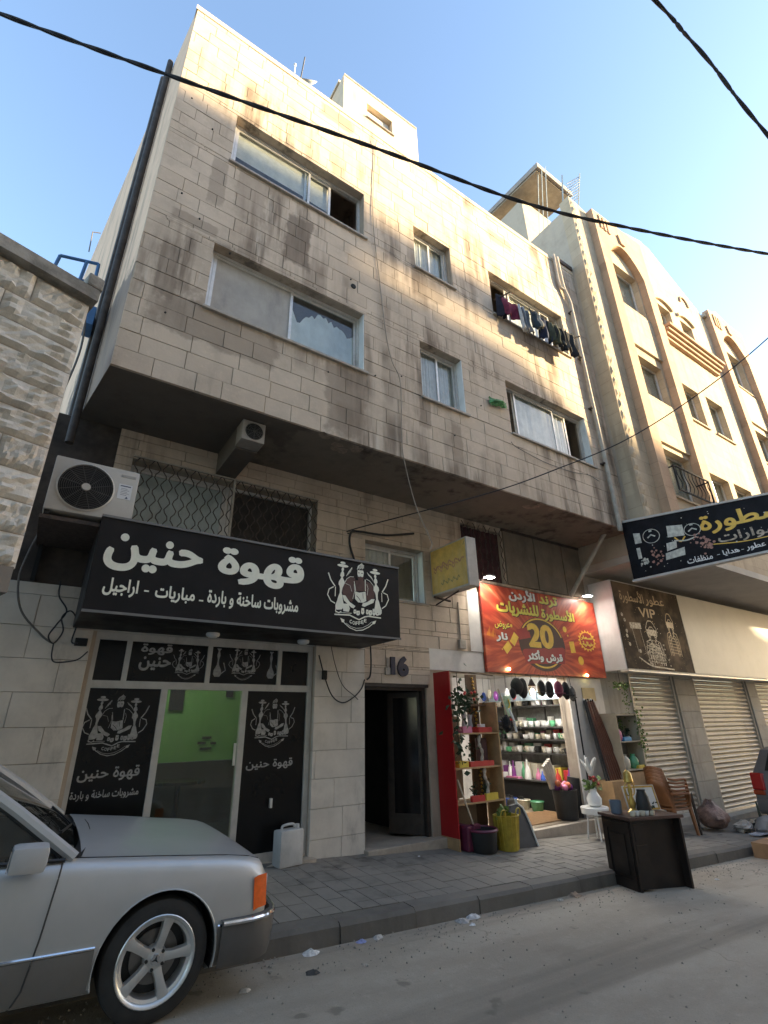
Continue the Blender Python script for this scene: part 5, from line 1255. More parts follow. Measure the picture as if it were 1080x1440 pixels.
for k, (dx, dy) in enumerate(((0, 0), (.16, -.2), (.02, -.35), (.2, -.55))): MB().lathe([(.07, 0), (.1, .06), (.09, .14), (.04, .18), (.05, .22)], (8.52 + dx * .4, 8.5 + dy, FZ), 14).build('pot', mat('smoked_glass', (.06, .06, .06), .12, .2), cr, True)
tag(MB().rbox(7.2, 8.7, 6.62, 7.5, FZ + .001, FZ + .012, .004).build('door_mat', mat('brown_mat', (.22, .12, .05), .9, .2, 20, bump=.4)), 'brown mat on the shop floor behind the step', 'mat')

# packed stock: boxed toys and packets stood behind the cups and under the counter, goods hung from the ceiling
PKC = ('red', 'yellow', 'blue', 'green', 'white', 'pink', 'purple', 'cream')
PKM = {c: (CUPC[c] if c in CUPC else mat('packet_yellow', (.62, .46, .06), .4, .2, 20)) for c in PKC}
ORD = ('first', 'second', 'third', 'fourth', 'fifth', 'sixth', 'seventh', 'eighth', 'ninth', 'tenth', 'eleventh', 'twelfth')
rg = random.Random(202)
for i in range(4):
    y = 6.92; k = 0
    while y < 9.1 and k < 12:
        c = rg.choices(PKC, (1, .6, .5, 1.5, 4, .5, .6, 4))[0]; w = rg.uniform(.10, .2); h = rg.uniform(.12, .2)
        o = MB().rbox(9.26, 9.36, y, y + w, LEV[i] + .001, LEV[i] + h, .006).build('boxed_goods', PKM[c])
        tag(o, '%s packet, %s from the doorway behind the cups on the %s shelf' % (c, ORD[k], lvl_name[i]), 'packet', 'packets at the back of the shelves'); y += w + rg.uniform(.01, .1); k += 1
k = 0; y = 6.9
while y < 9.1 and k < 12:
    c = rg.choices(PKC, (1, .6, .5, 1.5, 3, .7, 1, 4))[0]; w = rg.uniform(.12, .22); h = rg.uniform(.12, .3)
    tag(MB().rbox(9.1, 9.33, y, y + w, LEV[4] + .001, LEV[4] + h, .008).build('boxed_goods', PKM[c]), '%s box, %s from the doorway at the back of the counter' % (c, ORD[k]), 'box', 'boxes along the back of the counter'); y += w + rg.uniform(.0, .06); k += 1
for k in range(9):
    c = ('cream', 'black', 'white', 'green', 'red', 'white', 'purple', 'cream', 'blue')[k]; x = 8.62 + .05 * (k % 3); y = 6.95 + .24 * k; z = .62 + .05 * (k % 2)
    o = empty('hanging_goods', '%s pouch, %s from the doorway in the row hung inside the shop' % (c, ORD[k]), 'pouch', 'goods hung inside the shop', loc=(x, y, z))
    MB().ball((0, 0, -.08), .06, .05, .10, 10, 7, .12).build('pouch', CUPC[c], o, True); MB().cyl((0, 0, 0), (0, 0, .978 - z), .003).build('string', M_BLACK, o)
for k in range(5):
    c = ('white', 'red', 'blue', 'cream', 'green')[k]; y = 8.9 - .34 * k
    o = empty('plastic_tub', '%s plastic tub, %s from the left on the shop floor under the counter' % (c, ORD[k]), 'tub', 'tubs on the shop floor', loc=(8.58, y, FZ)); MB().lathe([(.09, 0), (.1, .01), (.13, .16), (.12, .16), (.095, .02)], (0, 0, 0), 16).build('body', CUPC[c], o, True); MB().lathe([(.128, .15), (.137, .16), (.126, .172)], (0, 0, 0), 16, None, True).build('rim', CUPC[c], o, True)
# ceiling tubes and the lantern
for i, (x, y) in enumerate(((7.85, 7.15), (8.75, 7.0))):
    t = empty('ceiling_tube', 'lit white tube lamp on the shop ceiling, %s' % ('left one' if i == 0 else 'right one behind the hats'), 'lamp', 'shop ceiling tubes')
    MB().rbox(x - .32, x + .32, y - .04, y + .04, .925, .978, .008).build('fitting', CUPC['white'], t); MB().cyl((x - .3, y, .90), (x + .3, y, .90), .02, .02, 12).build('tube', emit('tube_white', (.95, .98, 1.0), 26), t)
    l_ = bpy.data.lights.new('tube_light', 'AREA'); l_.shape = 'RECTANGLE'; l_.size = .6; l_.size_y = .08; l_.energy = 8; l_.color = (1, .96, .88)
    lo = bpy.data.objects.new('tube_light', l_); COL.objects.link(lo); lo.location = (x, y, .87); lo.parent = t
ln = empty('lantern', 'small warm lit wire lantern hanging in the shop doorway', 'lamp')
lx, ly = 7.62, 6.5
MB().cyl((lx, ly, .72), (lx, ly, .78), .004).lathe([(.05, .62), (.075, .60), (.02, .72)], (lx, ly, 0), 12).build('cap', M_IRON, ln)
w_ = MB()
for k in range(6): w_.bar((lx + .07 * math.cos(k * PI / 3), ly + .07 * math.sin(k * PI / 3), .61), (lx + .05 * math.cos(k * PI / 3), ly + .05 * math.sin(k * PI / 3), .44), .006)
w_.build('cage', M_IRON, ln); MB().ball((lx, ly, .50), .038, None, .05, 12, 8).build('bulb', emit('warm_bulb', (1, .72, .35), 22), ln)
# hats and bags hanging in a row from the sign's lower edge
M_FELT = mat('black_felt', (.012, .012, .013), .95, .3, 20, bump=.3)
HN = ('leftmost black floppy hat hanging above the shop doorway', 'black cap hanging right of the lantern', 'black hat hanging between the lantern and the maroon bag', 'maroon round bag hanging among the black hats', 'black hat hanging right of the maroon bag', 'grey patterned pouch hanging at the right end of the hat row')
for k, (x, z, rx, rz, m) in enumerate(((7.12, .58, .15, .14, M_FELT), (7.76, .56, .085, .14, M_FELT), (7.98, .54, .085, .15, M_FELT), (8.24, .55, .10, .15, mat('maroon_cloth', (.13, .02, .045), .9, .2, 12)), (8.45, .53, .085, .16, M_FELT), (8.62, .48, .07, .14, mat('grey_pattern', (.10, .095, .09), .9, .6, 30)))):
    h = empty('hanging_hat' if k not in (3, 5) else 'hanging_bag', HN[k], 'hat' if k not in (3, 5) else 'bag', 'goods hanging over the shop doorway', loc=(x, 6.40, z))
    MB().ball((0, 0, 0), rx, .07, rz, 14, 9, .06).build('body', m, h, True)
    if k == 0: MB().ball((.16, .02, -.03), .12, .06, .17, 12, 8, .08).ball((-.12, 0, -.12), .06, .05, .09, 10, 7, .06).build('brim', m, h, True)
    else: MB().lathe([(rx * 1.15, 0), (rx * 1.2, .012), (rx * .8, .02)], (0, 0, -rz * .55), 16).build('brim', m, h)
    MB().cyl((0, 0, rz * .9), (0, .02, .80 - z), .004).build('string', M_BLACK, h)

# ---- display stand left of the doorway (red end board)
M_PINE = mat('pine_board', (.40, .25, .12), .6, .15, 8, bump=.15); M_RED = mat('red_laminate', (.36, .010, .012), .4, .06, 3); M_BRN = mat('brown_veneer', (.13, .075, .042), .6, .2, 7)
st = empty('display_stand', 'pine shelf stand with a tall bright red end board beside the entrance', 'stand')
MB().box(5.285, 5.305, 6.09, 6.465, -1.46, .74).build('end_board', M_RED, st); MB().box(5.284, 5.306, 6.09, 6.465, -1.62, -1.462).build('end_board_foot', M_PINE, st)
MB().box(6.225, 6.25, 6.09, 6.46, -1.66, .30).build('end_board', M_PINE, st)
for i, z in enumerate((.27, -.14, -.60, -1.05)): MB().box(5.306, 6.224, 6.10 if i else 6.3, 6.455, z - .022, z).build('shelf_board', M_PINE if i else M_BRN, st)
MB().box(5.95, 6.19, 6.440, 6.46, -1.62, .74).build('back_strip', M_BRN, st); MB().box(5.31, 5.75, 6.446, 6.46, -1.03, .1).build('back_board', mat('kraft_board', (.33, .24, .16), .8, .1, 5), st); MB().box(5.45, 5.95, 6.42, 6.44, -1.6, -1.08).build('back_board', MATS['kraft_board'], st)
MB().bar((5.30, 6.09, .74), (6.24, 6.1, .70), .012).build('top_wire', M_IRON, st)
# gold baubles in strings on the brown strip
go = empty('bauble_string', 'string of gold baubles hanging down the brown strip of the stand', 'ornament')
rg = random.Random(3)
for k in range(34):
    z = .68 - k * .053; MB().ball((6.09 + rg.uniform(-.025, .025), 6.425, z), .021, None, None, 8, 6).build('bauble', mat('gold_bauble', (.55, .34, .07), .35, .3, 15, metal=.6), go, True)
# leaves helper
def leaves(n, c, spread, size, rg_, droop=0.0, up=0.3):
    m_ = MB()
    for k in range(n):
        p = Vector((rg_.gauss(c[0], spread[0]), rg_.gauss(c[1], spread[1]), rg_.gauss(c[2], spread[2])))
        d = Vector((rg_.uniform(-1, 1), rg_.uniform(-1, 1), rg_.uniform(-1 - droop, up))).normalized(); q = d.orthogonal().normalized(); q = Matrix.Rotation(rg_.uniform(0, 6.28), 3, d) @ q
        L = size * rg_.uniform(.7, 1.3); w = L * .36; nrm = d.cross(q) * L * .12
        m_.add([p, p + d * L * .45 + q * w + nrm, p + d * L, p + d * L * .45 - q * w + nrm, p + d * L * .5], [(0, 1, 4), (1, 2, 4), (2, 3, 4), (3, 0, 4)])
    return m_
M_LEAF = mat('dark_leaf', (.025, .05, .02), .55, .35, 25); M_LEAF2 = mat('bright_leaf', (.11, .17, .035), .55, .35, 25); M_SOIL = mat('black_pot', (.02, .02, .02), .6, .2)
rg = random.Random(12)
iv = empty('trailing_ivy', 'dark green artificial ivy trailing down the red end board', 'plant')
m_ = leaves(90, (5.42, 6.05, .30), (.13, .05, .16), .085, rg, .5); m_.add(*(lambda t: (t.v, t.f))(leaves(34, (5.33, 6.02, -.25), (.06, .03, .2), .08, rg, .5))); m_.build('leaves', M_LEAF, iv)
MB().tube(bez([(5.45, 6.1, .72), (5.42, 6.06, .4), (5.36, 6.03, .1), (5.33, 6.02, -.2), (5.38, 6.02, -.55)], 6), .006, 5).build('stem', M_LEAF, iv)
iv2 = empty('leafy_garland', 'dark leafy garland with red buds lying along the stand top', 'plant')
leaves(70, (5.75, 6.3, .36), (.16, .06, .06), .08, rg, 0).build('leaves', M_LEAF, iv2)
b_ = MB()
for k in range(7): b_.ball((5.55 + rg.uniform(0, .4), 6.22, .36 + rg.uniform(-.05, .1)), .022, None, None, 8, 6)
b_.build('buds', CUPC['red'], iv2); MB().tube([(5.5, 6.28, .33), (5.8, 6.3, .38), (6.0, 6.32, .33)], .006, 5).build('stem', M_LEAF, iv2)
def potted(x, y, z, label, hpot=.07, r=.05, hl=.10, potm=None, leafm=None, n=40):
    p = empty('potted_plant', label, 'plant', 'small potted plants on the stand', loc=(x, y, z))
    MB().lathe([(r * .7, 0), (r * .75, .004), (r, hpot), (r * .9, hpot), (r * .8, hpot * .85)], (0, 0, 0), 14).build('pot', potm or CUPC['white'], p, True)
    m_ = leaves(n, (0, 0, hpot + hl * .5), (r * .55, r * .55, hl * .35), .05, rg, -.4, 1.0); m_.build('foliage', leafm or M_LEAF, p); MB().cyl((0, 0, hpot * .8), (0, 0, hpot + hl * .6), .006).build('stem', M_LEAF, p)
potted(5.72, 6.2, -.598, 'small dark plant in a white pot on the third shelf of the stand', hl=.22); potted(5.74, 6.2, -1.048, 'small plant in a white pot above the red tray, lowest shelf', hl=.12); potted(5.98, 6.22, -1.048, 'small plant in a black pot above the yellow tray, lowest shelf', hl=.16, potm=M_SOIL)
def tray(x0, x1, y0, y1, z, h, m, label): 
    m_ = MB(); t = .008
    m_.box(x0, x1, y0, y1, z, z + t); m_.box(x0, x1, y0, y0 + t, z + t, z + h); m_.box(x0, x1, y1 - t, y1, z + t, z + h); m_.box(x0, x0 + t, y0 + t, y1 - t, z + t, z + h); m_.box(x1 - t, x1, y0 + t, y1 - t, z + t, z + h)
    return tag(m_.build('tray', m), label, 'tray', 'trays on the stand')
tray(5.84, 6.12, 6.11, 6.3, -.139, .075, CUPC['red'], 'red tray on the upper shelf of the stand'); tray(5.52, 5.70, 6.11, 6.26, -.139, .09, CUPC['pink'], 'pale pink tray on the upper shelf of the stand')
tray(5.62, 6.10, 6.11, 6.14 + .05, -.599, .07, CUPC['red'], 'long red tray on the middle shelf of the stand'); tray(5.40, 5.58, 6.11, 6.25, -.599, .08, mat('yellow_plastic', (.62, .46, .06), .4, .08), 'small yellow tray on the middle shelf of the stand')
tray(5.60, 5.85, 6.105, 6.15, -1.049, .075, CUPC['red'], 'red tray on the lowest shelf of the stand'); tray(5.88, 6.12, 6.105, 6.15, -1.049, .09, MATS['yellow_plastic'], 'yellow tray on the lowest shelf of the stand')
tag(MB().rbox(5.97, 6.07, 6.2, 6.28, -.139, -.02, .008).build('gift_box', CUPC['white']), 'small white box standing behind the red tray', 'box')
for k, (x, z) in enumerate(((5.78, .02), (5.90, .0))): tag(MB().lathe([(.03, -.12), (.045, -.05), (.03, .04), (.05, .12), (.04, .12)], (x, 6.36, z), 12).build('glass_vase', mat('clear_glassware', (.42, .44, .44), .1, .2, 12), None, True), 'clear glass vase at the back of the upper shelf, %s one' % ('left' if k == 0 else 'right'), 'vase', 'glass vases on the stand')
for k, (x, z, lab) in enumerate(((5.86, -.36, 'pale knitted ornament hanging under the upper shelf'), (5.92, -.80, 'pale twisted ornament hanging under the middle shelf'))):
    tag(MB().tube(bez([(x, 6.14, z + .18), (x - .02, 6.13, z + .06), (x + .03, 6.13, z - .05), (x + .01, 6.14, z - .2)], 6), [.012 + .014 * abs(math.sin(i * .7)) for i in range(19)], 8).build('hanging_ornament', mat('pale_knit', (.42, .37, .30), .9, .3, 40)), lab, 'ornament')
tag(MB().rbox(5.95, 6.08, 6.2, 6.34, -.597, -.22, .02).build('storage_bin', mat('dark_maroon_plastic', (.06, .02, .025), .5, .2)), 'dark maroon upright bin on the middle shelf of the stand', 'bin')
# on the ground in front of the stand
gz = walk_z(5.55, 5.95)
bk = empty('bucket', 'black bucket with a maroon rim standing under the stand', 'bucket', loc=(5.62, 5.97, walk_z(5.62, 5.97)))
MB().lathe([(.16, 0), (.17, .01), (.20, .27), (.19, .27), (.165, .02)], (0, 0, 0), 22).build('body', M_SOIL, bk, True); MB().lathe([(.205, .25), (.215, .265), (.2, .285), (.19, .27)], (0, 0, 0), 22, None, True).build('rim', mat('maroon_plastic', (.12, .02, .045), .45, .1), bk, True)
tag(MB().rbox(5.37, 5.50, 6.0, 6.3, walk_z(5.4, 6.2), walk_z(5.4, 6.2) + .3, .02).build('storage_bin', MATS['maroon_plastic']), 'maroon plastic crate behind the black bucket', 'bin')
dp = empty('dustpan_stick', 'long pale handled broom leaning inside the stand', 'broom'); z0 = walk_z(5.6, 6.05)
MB().cyl((5.30, 6.06, -.74), (5.52, 6.02, z0 + .28), .011, .011, 8).build('handle', mat('pale_wood', (.45, .36, .26), .6, .1), dp); MB().rbox(5.47, 5.60, 5.98, 6.06, z0 + .27, z0 + .33, .01).build('head', MATS['maroon_plastic'], dp)
yb = empty('yellow_basket', 'tall yellow plastic laundry basket with loop handles before the stand', 'basket', loc=(6.05, 5.93, walk_z(6.05, 5.93)))
MB().lathe([(.13, 0), (.145, .01), (.18, .42), (.188, .43), (.175, .43), (.14, .02)], (0, 0, 0), 20).build('body', mat('mustard_plastic', (.42, .31, .035), .5, .18, 14), yb, True)
rib = MB()
for k in range(16):
    t = 2 * PI * k / 16; rib.bar((.143 * math.cos(t), .143 * math.sin(t), .02), (.182 * math.cos(t), .182 * math.sin(t), .42), .012)
rib.build('ribs', MATS['mustard_plastic'], yb)
for s_ in (-1, 1): MB().tube(bez([(.15 * s_ - .06, -.1, .42), (.15 * s_ - .03, -.11, .50), (.15 * s_ + .03, -.11, .50), (.15 * s_ + .03, -.1, .42)], 5), .010, 6).build('handle', MATS['mustard_plastic'], yb, True)
leaves(22, (-.05, 0, .46), (.06, .06, .03), .09, rg, -.4, 1).build('leafy_bunch', M_LEAF2, yb)
ib = empty('wrapped_board', 'dark rounded board in clear plastic leaning beside the yellow basket', 'board')
z0 = walk_z(6.5, 5.95); M_NAVY = mat('dark_slate_cloth', (.035, .04, .048), .6, .2, 6)
pr = [(6.28, z0), (6.66, z0 - .02), (6.60, z0 + .30), (6.53, z0 + .48), (6.44, z0 + .54), (6.30, z0 + .53), (6.24, z0 + .45)]
MB().prism(pr, lambda u, v, d: (u, 5.93 + d + (v - z0) * .22, v), 0, .06).build('board', M_NAVY, ib); MB().tube([(6.66, 5.925, z0), (6.60, 5.99, z0 + .30), (6.53, 6.03, z0 + .49), (6.43, 6.045, z0 + .555)], .014, 6).build('wrap_edge', M_SHEET, ib, True); MB().bar((6.43, 6.05, z0 + .54), (6.42, 6.06, z0 + .61), .03).build('strap', M_SHEET, ib)
fd = empty('feather_duster', 'black feathery duster with a long pale handle hanging at the doorway', 'duster')
MB().cyl((6.28, 6.05, .50), (6.42, 6.0, -.02), .014, .012, 8).build('handle', MATS['pale_wood'], fd)
fz = MB(); rg = random.Random(9)
for k in range(150):
    p = Vector((6.36, 6.02, -.02)); d = Vector((rg.gauss(0, .6), rg.gauss(0, .5), rg.gauss(-.1, 1))).normalized() * rg.uniform(.08, .17); q = d.orthogonal().normalized() * .012; fz.add([p + d * .2 - q, p + d * .2 + q, p + d * 1.0], [(0, 1, 2)])
fz.ball((6.36, 6.02, -.02), .085, .07, .13, 10, 8, .12); fz.build('feathers', M_FELT, fd)
tag(MB().tube(bez([(6.42, 6.0, .2), (6.48, 5.98, .05), (6.52, 5.98, -.14)], 6), .022, 6).build('plastic_wrap', M_SHEET), 'clear plastic sleeve hanging beside the black duster', 'wrapper')
pk = empty('hanging_toy_pack', 'green and yellow toy packet hanging in the doorway', 'toy', loc=(6.72, 6.3, .25)); MB().rbox(-.07, .07, -.02, .02, -.16, .16, .01).build('packet', mat('mint_packet', (.30, .45, .30), .4, .3, 20), pk); MB().tube([(0, -.03, .1), (.03, -.03, .02), (-.02, -.03, -.06)], .012, 6).build('toy', MATS['yellow_plastic'], pk); MB().cyl((0, 0, .16), (0, 0, .5), .003).build('string', M_BLACK, pk)

# bin with toys at the right of the doorway, bolster beside it
bn2 = empty('toy_bin', 'black round bin full of coloured toys at the right of the shop doorway', 'bin', loc=(8.28, 6.62, FZ))
MB().lathe([(.17, 0), (.18, .01), (.215, .46), (.205, .46), (.175, .03)], (0, 0, 0), 22).build('body', M_SOIL, bn2, True)
for k in range(12):
    c = rg.choice(('red', 'pink', 'cream', 'white', 'purple')); MB().ball((rg.uniform(-.13, .13), rg.uniform(-.13, .13), .47 + rg.uniform(0, .1)), .055, None, None, 10, 7).build('toy_ball', CUPC[c] if c != 'red' else mat('orange_plastic', (.6, .16, .07), .45, .15), bn2, True)
tag(MB().tube(bez([(8.62, 6.66, FZ + .001), (8.60, 6.66, -1.2), (8.62, 6.64, -.95)], 6), .12, 12).build('bolster', M_SOIL, None, True), 'black padded roll standing behind the toy bin', 'roll')
for k in range(4): tag(MB().cyl((8.1 + .05 * k, 6.75, -1.1), (7.9 + .05 * k, 6.7, -.72 + .03 * k), .035, .035, 8).build('paper_roll', mat('pale_paper', (.5, .45, .38), .8, .1)), 'pale paper roll leaning behind the toy bin, %s from the left' % ('first', 'second', 'third', 'fourth')[k], 'roll', 'paper rolls by the toy bin')

# bundle of brown poles leaning at the right of the doorway
for k in range(9):
    x = 8.98 + .036 * k; c = mat('walnut_pole', (.12, .04, .022), .4, .25, 6) if k > 1 else M_SOIL
    p = empty('broom_pole', '%s, %s from the left in the bundle leaning right of the doorway' % ('brown wooden pole' if k > 1 else 'black pole', ('first', 'second', 'third', 'fourth', 'fifth', 'sixth', 'seventh', 'eighth', 'ninth')[k]), 'pole', 'leaning poles right of the doorway')
    MB().cyl((x, 6.42 - .01 * (k % 2), .36 - .01 * (k % 3)), (x - .06 + .04 * k * .9, 6.18, -1.0), .019, .019, 8).build('shaft', c, p); MB().ball((x, 6.42 - .01 * (k % 2), .375 - .01 * (k % 3)), .022, None, None, 8, 6).build('cap', M_BLACK if k % 2 else CUPC['white'], p)
# low wooden crate that holds the poles
tag(MB().rbox(8.9, 9.5, 6.05, 6.4, walk_z(9.2, 6.2), -1.0, .01).build('wooden_crate', M_PINE), 'pine crate holding the leaning poles', 'crate')

# second display stand, right of the poles, hung with green leaves
s2 = empty('narrow_stand', 'narrow cream shelf stand with green leaves along its right edge', 'stand')
M_CREAMB = mat('cream_board', (.40, .34, .25), .7, .1, 4)
for z in (.10, -.37, -.85): MB().box(9.42, 10.08, 6.08, 6.4, z - .02, z).build('shelf_board', M_CREAMB, s2)
MB().box(9.40, 9.42, 6.08, 6.42, walk_z(9.4, 6.2), .12).build('upright', M_CREAMB, s2); MB().box(10.08, 10.10, 6.08, 6.42, walk_z(10, 6.2), .12).build('upright', M_CREAMB, s2); MB().box(9.42, 10.08, 6.40, 6.42, walk_z(10, 6.2), .098).build('back_board', mat('dim_back', (.20, .19, .16), .8, .15, 6), s2); MB().box(9.45, 10.07, 6.1, 6.39, walk_z(10, 6.2), -.9).build('base_box', M_PINE, s2)
rg = random.Random(31)
iv3 = empty('hanging_ivy', 'bright green ivy hanging down the right side of the narrow stand', 'plant'); leaves(120, (10.08, 6.05, -.2), (.035, .04, .28), .055, rg, .6).build('leaves', M_LEAF2, iv3); MB().tube([(10.08, 6.05, .2), (10.09, 6.05, -.7)], .006, 5).build('stem', M_LEAF2, iv3)
hb = empty('hanging_basket', 'leafy hanging plant above the narrow stand by the shutter', 'plant'); leaves(80, (9.86, 6.15, .66), (.11, .06, .035), .06, rg, 0).build('leaves', M_LEAF2, hb); leaves(50, (9.95, 6.15, .4), (.04, .04, .14), .05, rg, .6).build('trailing_leaves', M_LEAF2, hb); MB().cyl((9.86, 6.15, .66), (9.86, 6.15, .93), .004).build('string', M_BLACK, hb)
potted(9.68, 6.2, -.30, 'little yellow-green plant in a black pot on the blue box', .09, .05, .2, M_SOIL, M_LEAF2); tag(MB().rbox(9.58, 9.82, 6.1, 6.3, -.369, -.302, .008).build('gift_box', mat('sky_blue_plastic', (.05, .27, .52), .4, .06)), 'flat blue box on the narrow stand', 'box')
potted(9.92, 6.25, -.369, 'small plant in a white pot at the right of the blue box', .08, .05, .12)
for k, (x, z, m, lab) in enumerate(((9.52, -.37, 'pink', 'pink jar at the left of the blue box'), (9.62, -.85, 'cream', 'pale bulbous jar on the lower shelf of the narrow stand'), (9.9, -.85, 'green', 'green jar on the lower shelf of the narrow stand'))): tag(MB().lathe([(.06, 0), (.09, .06), (.085, .16), (.04, .22), (.05, .25)], (x, 6.2, z), 14).build('jar', CUPC[m], None, True), lab, 'jar')
tag(MB().rbox(9.86, 10.06, 6.09, 6.2, -.849, -.79, .006).build('gift_box', MATS['yellow_plastic']), 'flat yellow box on the lower shelf of the narrow stand', 'box')

# white stool with a white vase of flowers
sx, sy = 8.10, 5.92; sz = walk_z(sx, sy)
stl = empty('white_stool', 'small round white stool on thin legs before the shop', 'stool', loc=(sx, sy, sz))
MB().lathe([(.19, .36), (.215, .365), (.22, .45), (.21, .46), (.0, .46)], (0, 0, 0), 24).build('seat', CUPC['white'], stl, True)
for k in range(4): t = PI / 4 + k * PI / 2; MB().cyl((.12 * math.cos(t), .12 * math.sin(t), .37), (.17 * math.cos(t), .17 * math.sin(t), 0), .016, .012, 8).build('leg', CUPC['white'], stl)
vs_ = empty('flower_vase', 'white vase with white feathers and small red flowers on the white stool', 'vase', loc=(sx, sy - .02, sz + .461))
MB().lathe([(.07, 0), (.11, .03), (.12, .12), (.07, .2), (.05, .24), (.06, .26)], (0, 0, 0), 18).build('vase', CUPC['white'], vs_, True)
fl = MB(); rg = random.Random(41)
for k in range(9): a = rg.uniform(0, 6.28); fl.tube(bez([(0, 0, .45), (.05 * math.cos(a), .05 * math.sin(a), .58), (.13 * math.cos(a), .13 * math.sin(a), .68 + rg.uniform(0, .08))], 4), [.02, .03, .034, .032, .03, .026, .022, .016, .006], 6)
fl.build('white_plumes', CUPC['white'], vs_, True)
fl = MB()
for k in range(9): a = rg.uniform(0, 6.28); fl.ball((.1 * math.cos(a), .1 * math.sin(a), .34 + rg.uniform(-.04, .1)), .024, None, None, 8, 6, .1)
fl.build('red_blooms', mat('dull_red_bloom', (.28, .03, .03), .7, .3, 40), vs_, True); leaves(26, (0, 0, .32), (.05, .05, .05), .1, rg, -.5, 1).build('stems', M_LEAF2, vs_)

# dark desk at the kerb
dk_ = empty('wooden_desk', 'dark brown wooden desk with a panelled side standing at the kerb', 'desk', loc=(6.40, 4.22, road_z(6.6) - .01)); dk_.rotation_euler = (0, R(1.0), R(-15))
M_DESK = mat('dark_walnut', (.016, .0105, .008), .45, .3, 5, bump=.1); M_DESKT = mat('walnut_top', (.085, .045, .035), .35, .2, 4)
W_, D_, H_ = .80, .50, .74
MB().rbox(-.03, W_ + .03, -.03, D_ + .03, H_, H_ + .035, .008).build('desk_top', M_DESKT, dk_); MB().box(0, .03, 0, D_, 0, H_ - .001).build('side_panel', M_DESK, dk_); MB().box(W_ - .03, W_, 0, D_, 0, H_ - .001).build('side_panel', M_DESK, dk_); MB().box(.225, W_ - .031, .10, .125, .0, H_ - .001).build('kneehole_dark_panel', M_DESK, dk_); MB().box(.03, .22, .012, D_ - .03, .04, H_ - .001).build('drawer_block', M_DESK, dk_)  # dark panel set forward so the shaded kneehole reads as solid black
m_ = MB(); m_.box(-.014, 0, .03, .09, .02, H_ - .03); m_.box(-.014, 0, D_ - .09, D_ - .03, .02, H_ - .03); m_.box(-.0135, 0, .09, D_ - .09, .02, .12); m_.box(-.0135, 0, .09, D_ - .09, H_ - .12, H_ - .03); m_.build('side_frame', M_DESK, dk_); MB().rbox(-.011, 0, .13, D_ - .13, .16, H_ - .16, .005).build('raised_panel', M_DESK, dk_)
for z in (.30, .52): MB().box(.04, .21, .004, .012, z, z + .18).build('drawer_front', M_DESK, dk_)
DT = dk_.location.z + H_ + .035
dm = Matrix.Translation(dk_.location) @ Matrix.Rotation(R(-15), 4, 'Z')
def on_desk(u, v, z=0): p = dm @ Vector((u, v, 0)); return (p.x, p.y, DT + z - u * .017)
p0 = on_desk(.62, .36); pf = empty('picture_frame', 'blank white picture in a gold frame standing on the dark desk', 'picture', loc=(p0[0], p0[1], p0[2])); pf.rotation_euler = (R(-14), 0, R(-22))
MB().box(-.24, .24, 0, .015, 0, .30).build('backing', mat('frame_white', (.60, .57, .52), .5, .06), pf); MB().box(-.205, .205, -.006, -.001, .03, .27).build('sheet', mat('blank_canvas', (.68, .66, .60), .6, .05), pf)
m_ = MB(); m_.box(-.225, -.205, -.01, .0, .01, .29); m_.box(.205, .225, -.01, .0, .01, .29); m_.box(-.205, .205, -.0095, .0, .01, .03); m_.box(-.205, .205, -.0095, .0, .27, .29); m_.build('gold_edge', mat('antique_gold', (.48, .32, .08), .35, .2, 15, metal=.6), pf)
p0 = on_desk(.30, .22); gl_ = empty('gold_lamp', 'ornate gold table lamp on the dark desk', 'lamp', loc=p0)
MB().lathe([(.07, 0), (.075, .02), (.03, .06), (.045, .12), (.02, .2), (.03, .26), (.015, .34), (.06, .36), (.05, .46), (.01, .5)], (0, 0, 0), 16).build('stem', MATS['antique_gold'], gl_, True)
for s_ in (-1, 1): MB().tube(bez([(0, 0, .2), (.08 * s_, 0, .22), (.1 * s_, 0, .32), (.05 * s_, 0, .36)], 5), .008, 6).build('arm', MATS['antique_gold'], gl_, True)
p0 = on_desk(.38, .12); tag(MB().lathe([(.06, 0), (.09, .06), (.075, .2), (.05, .26), (.055, .28)], p0, 14).build('urn', M_SOIL, None, True), 'black urn in front of the gold lamp', 'urn')
p0 = on_desk(.44, .1); u2 = leaves(24, (p0[0], p0[1], p0[2] + .08), (.03, .03, .05), .05, rg, -.2, .8); tag(u2.build('desk_greenery', M_LEAF), 'small sprig of dark leaves beside the black urn', 'plant')
for k in range(5):
    p0 = on_desk(.12 + .075 * k, .05 + .01 * (k % 2)); o = link('cup', CUPM['white'] if k % 2 else CUPM['cream'], None); o.location = p0; o.scale = (.6, .6, .55); o.rotation_euler = (0, 0, k); tag(o, 'little %s cup at the front edge of the desk' % ('white' if k % 2 else 'cream'), 'cup', 'little %s cups on the desk' % ('white' if k % 2 else 'cream'))
p0 = on_desk(.1, .3); tag(MB().lathe([(.06, 0), (.07, .01), (.075, .15), (.07, .15), (.06, .02)], p0, 16).build('mug', mat('slate_blue_pot', (.10, .13, .17), .4, .1), None, True), 'slate blue pot at the back left of the desk', 'pot')

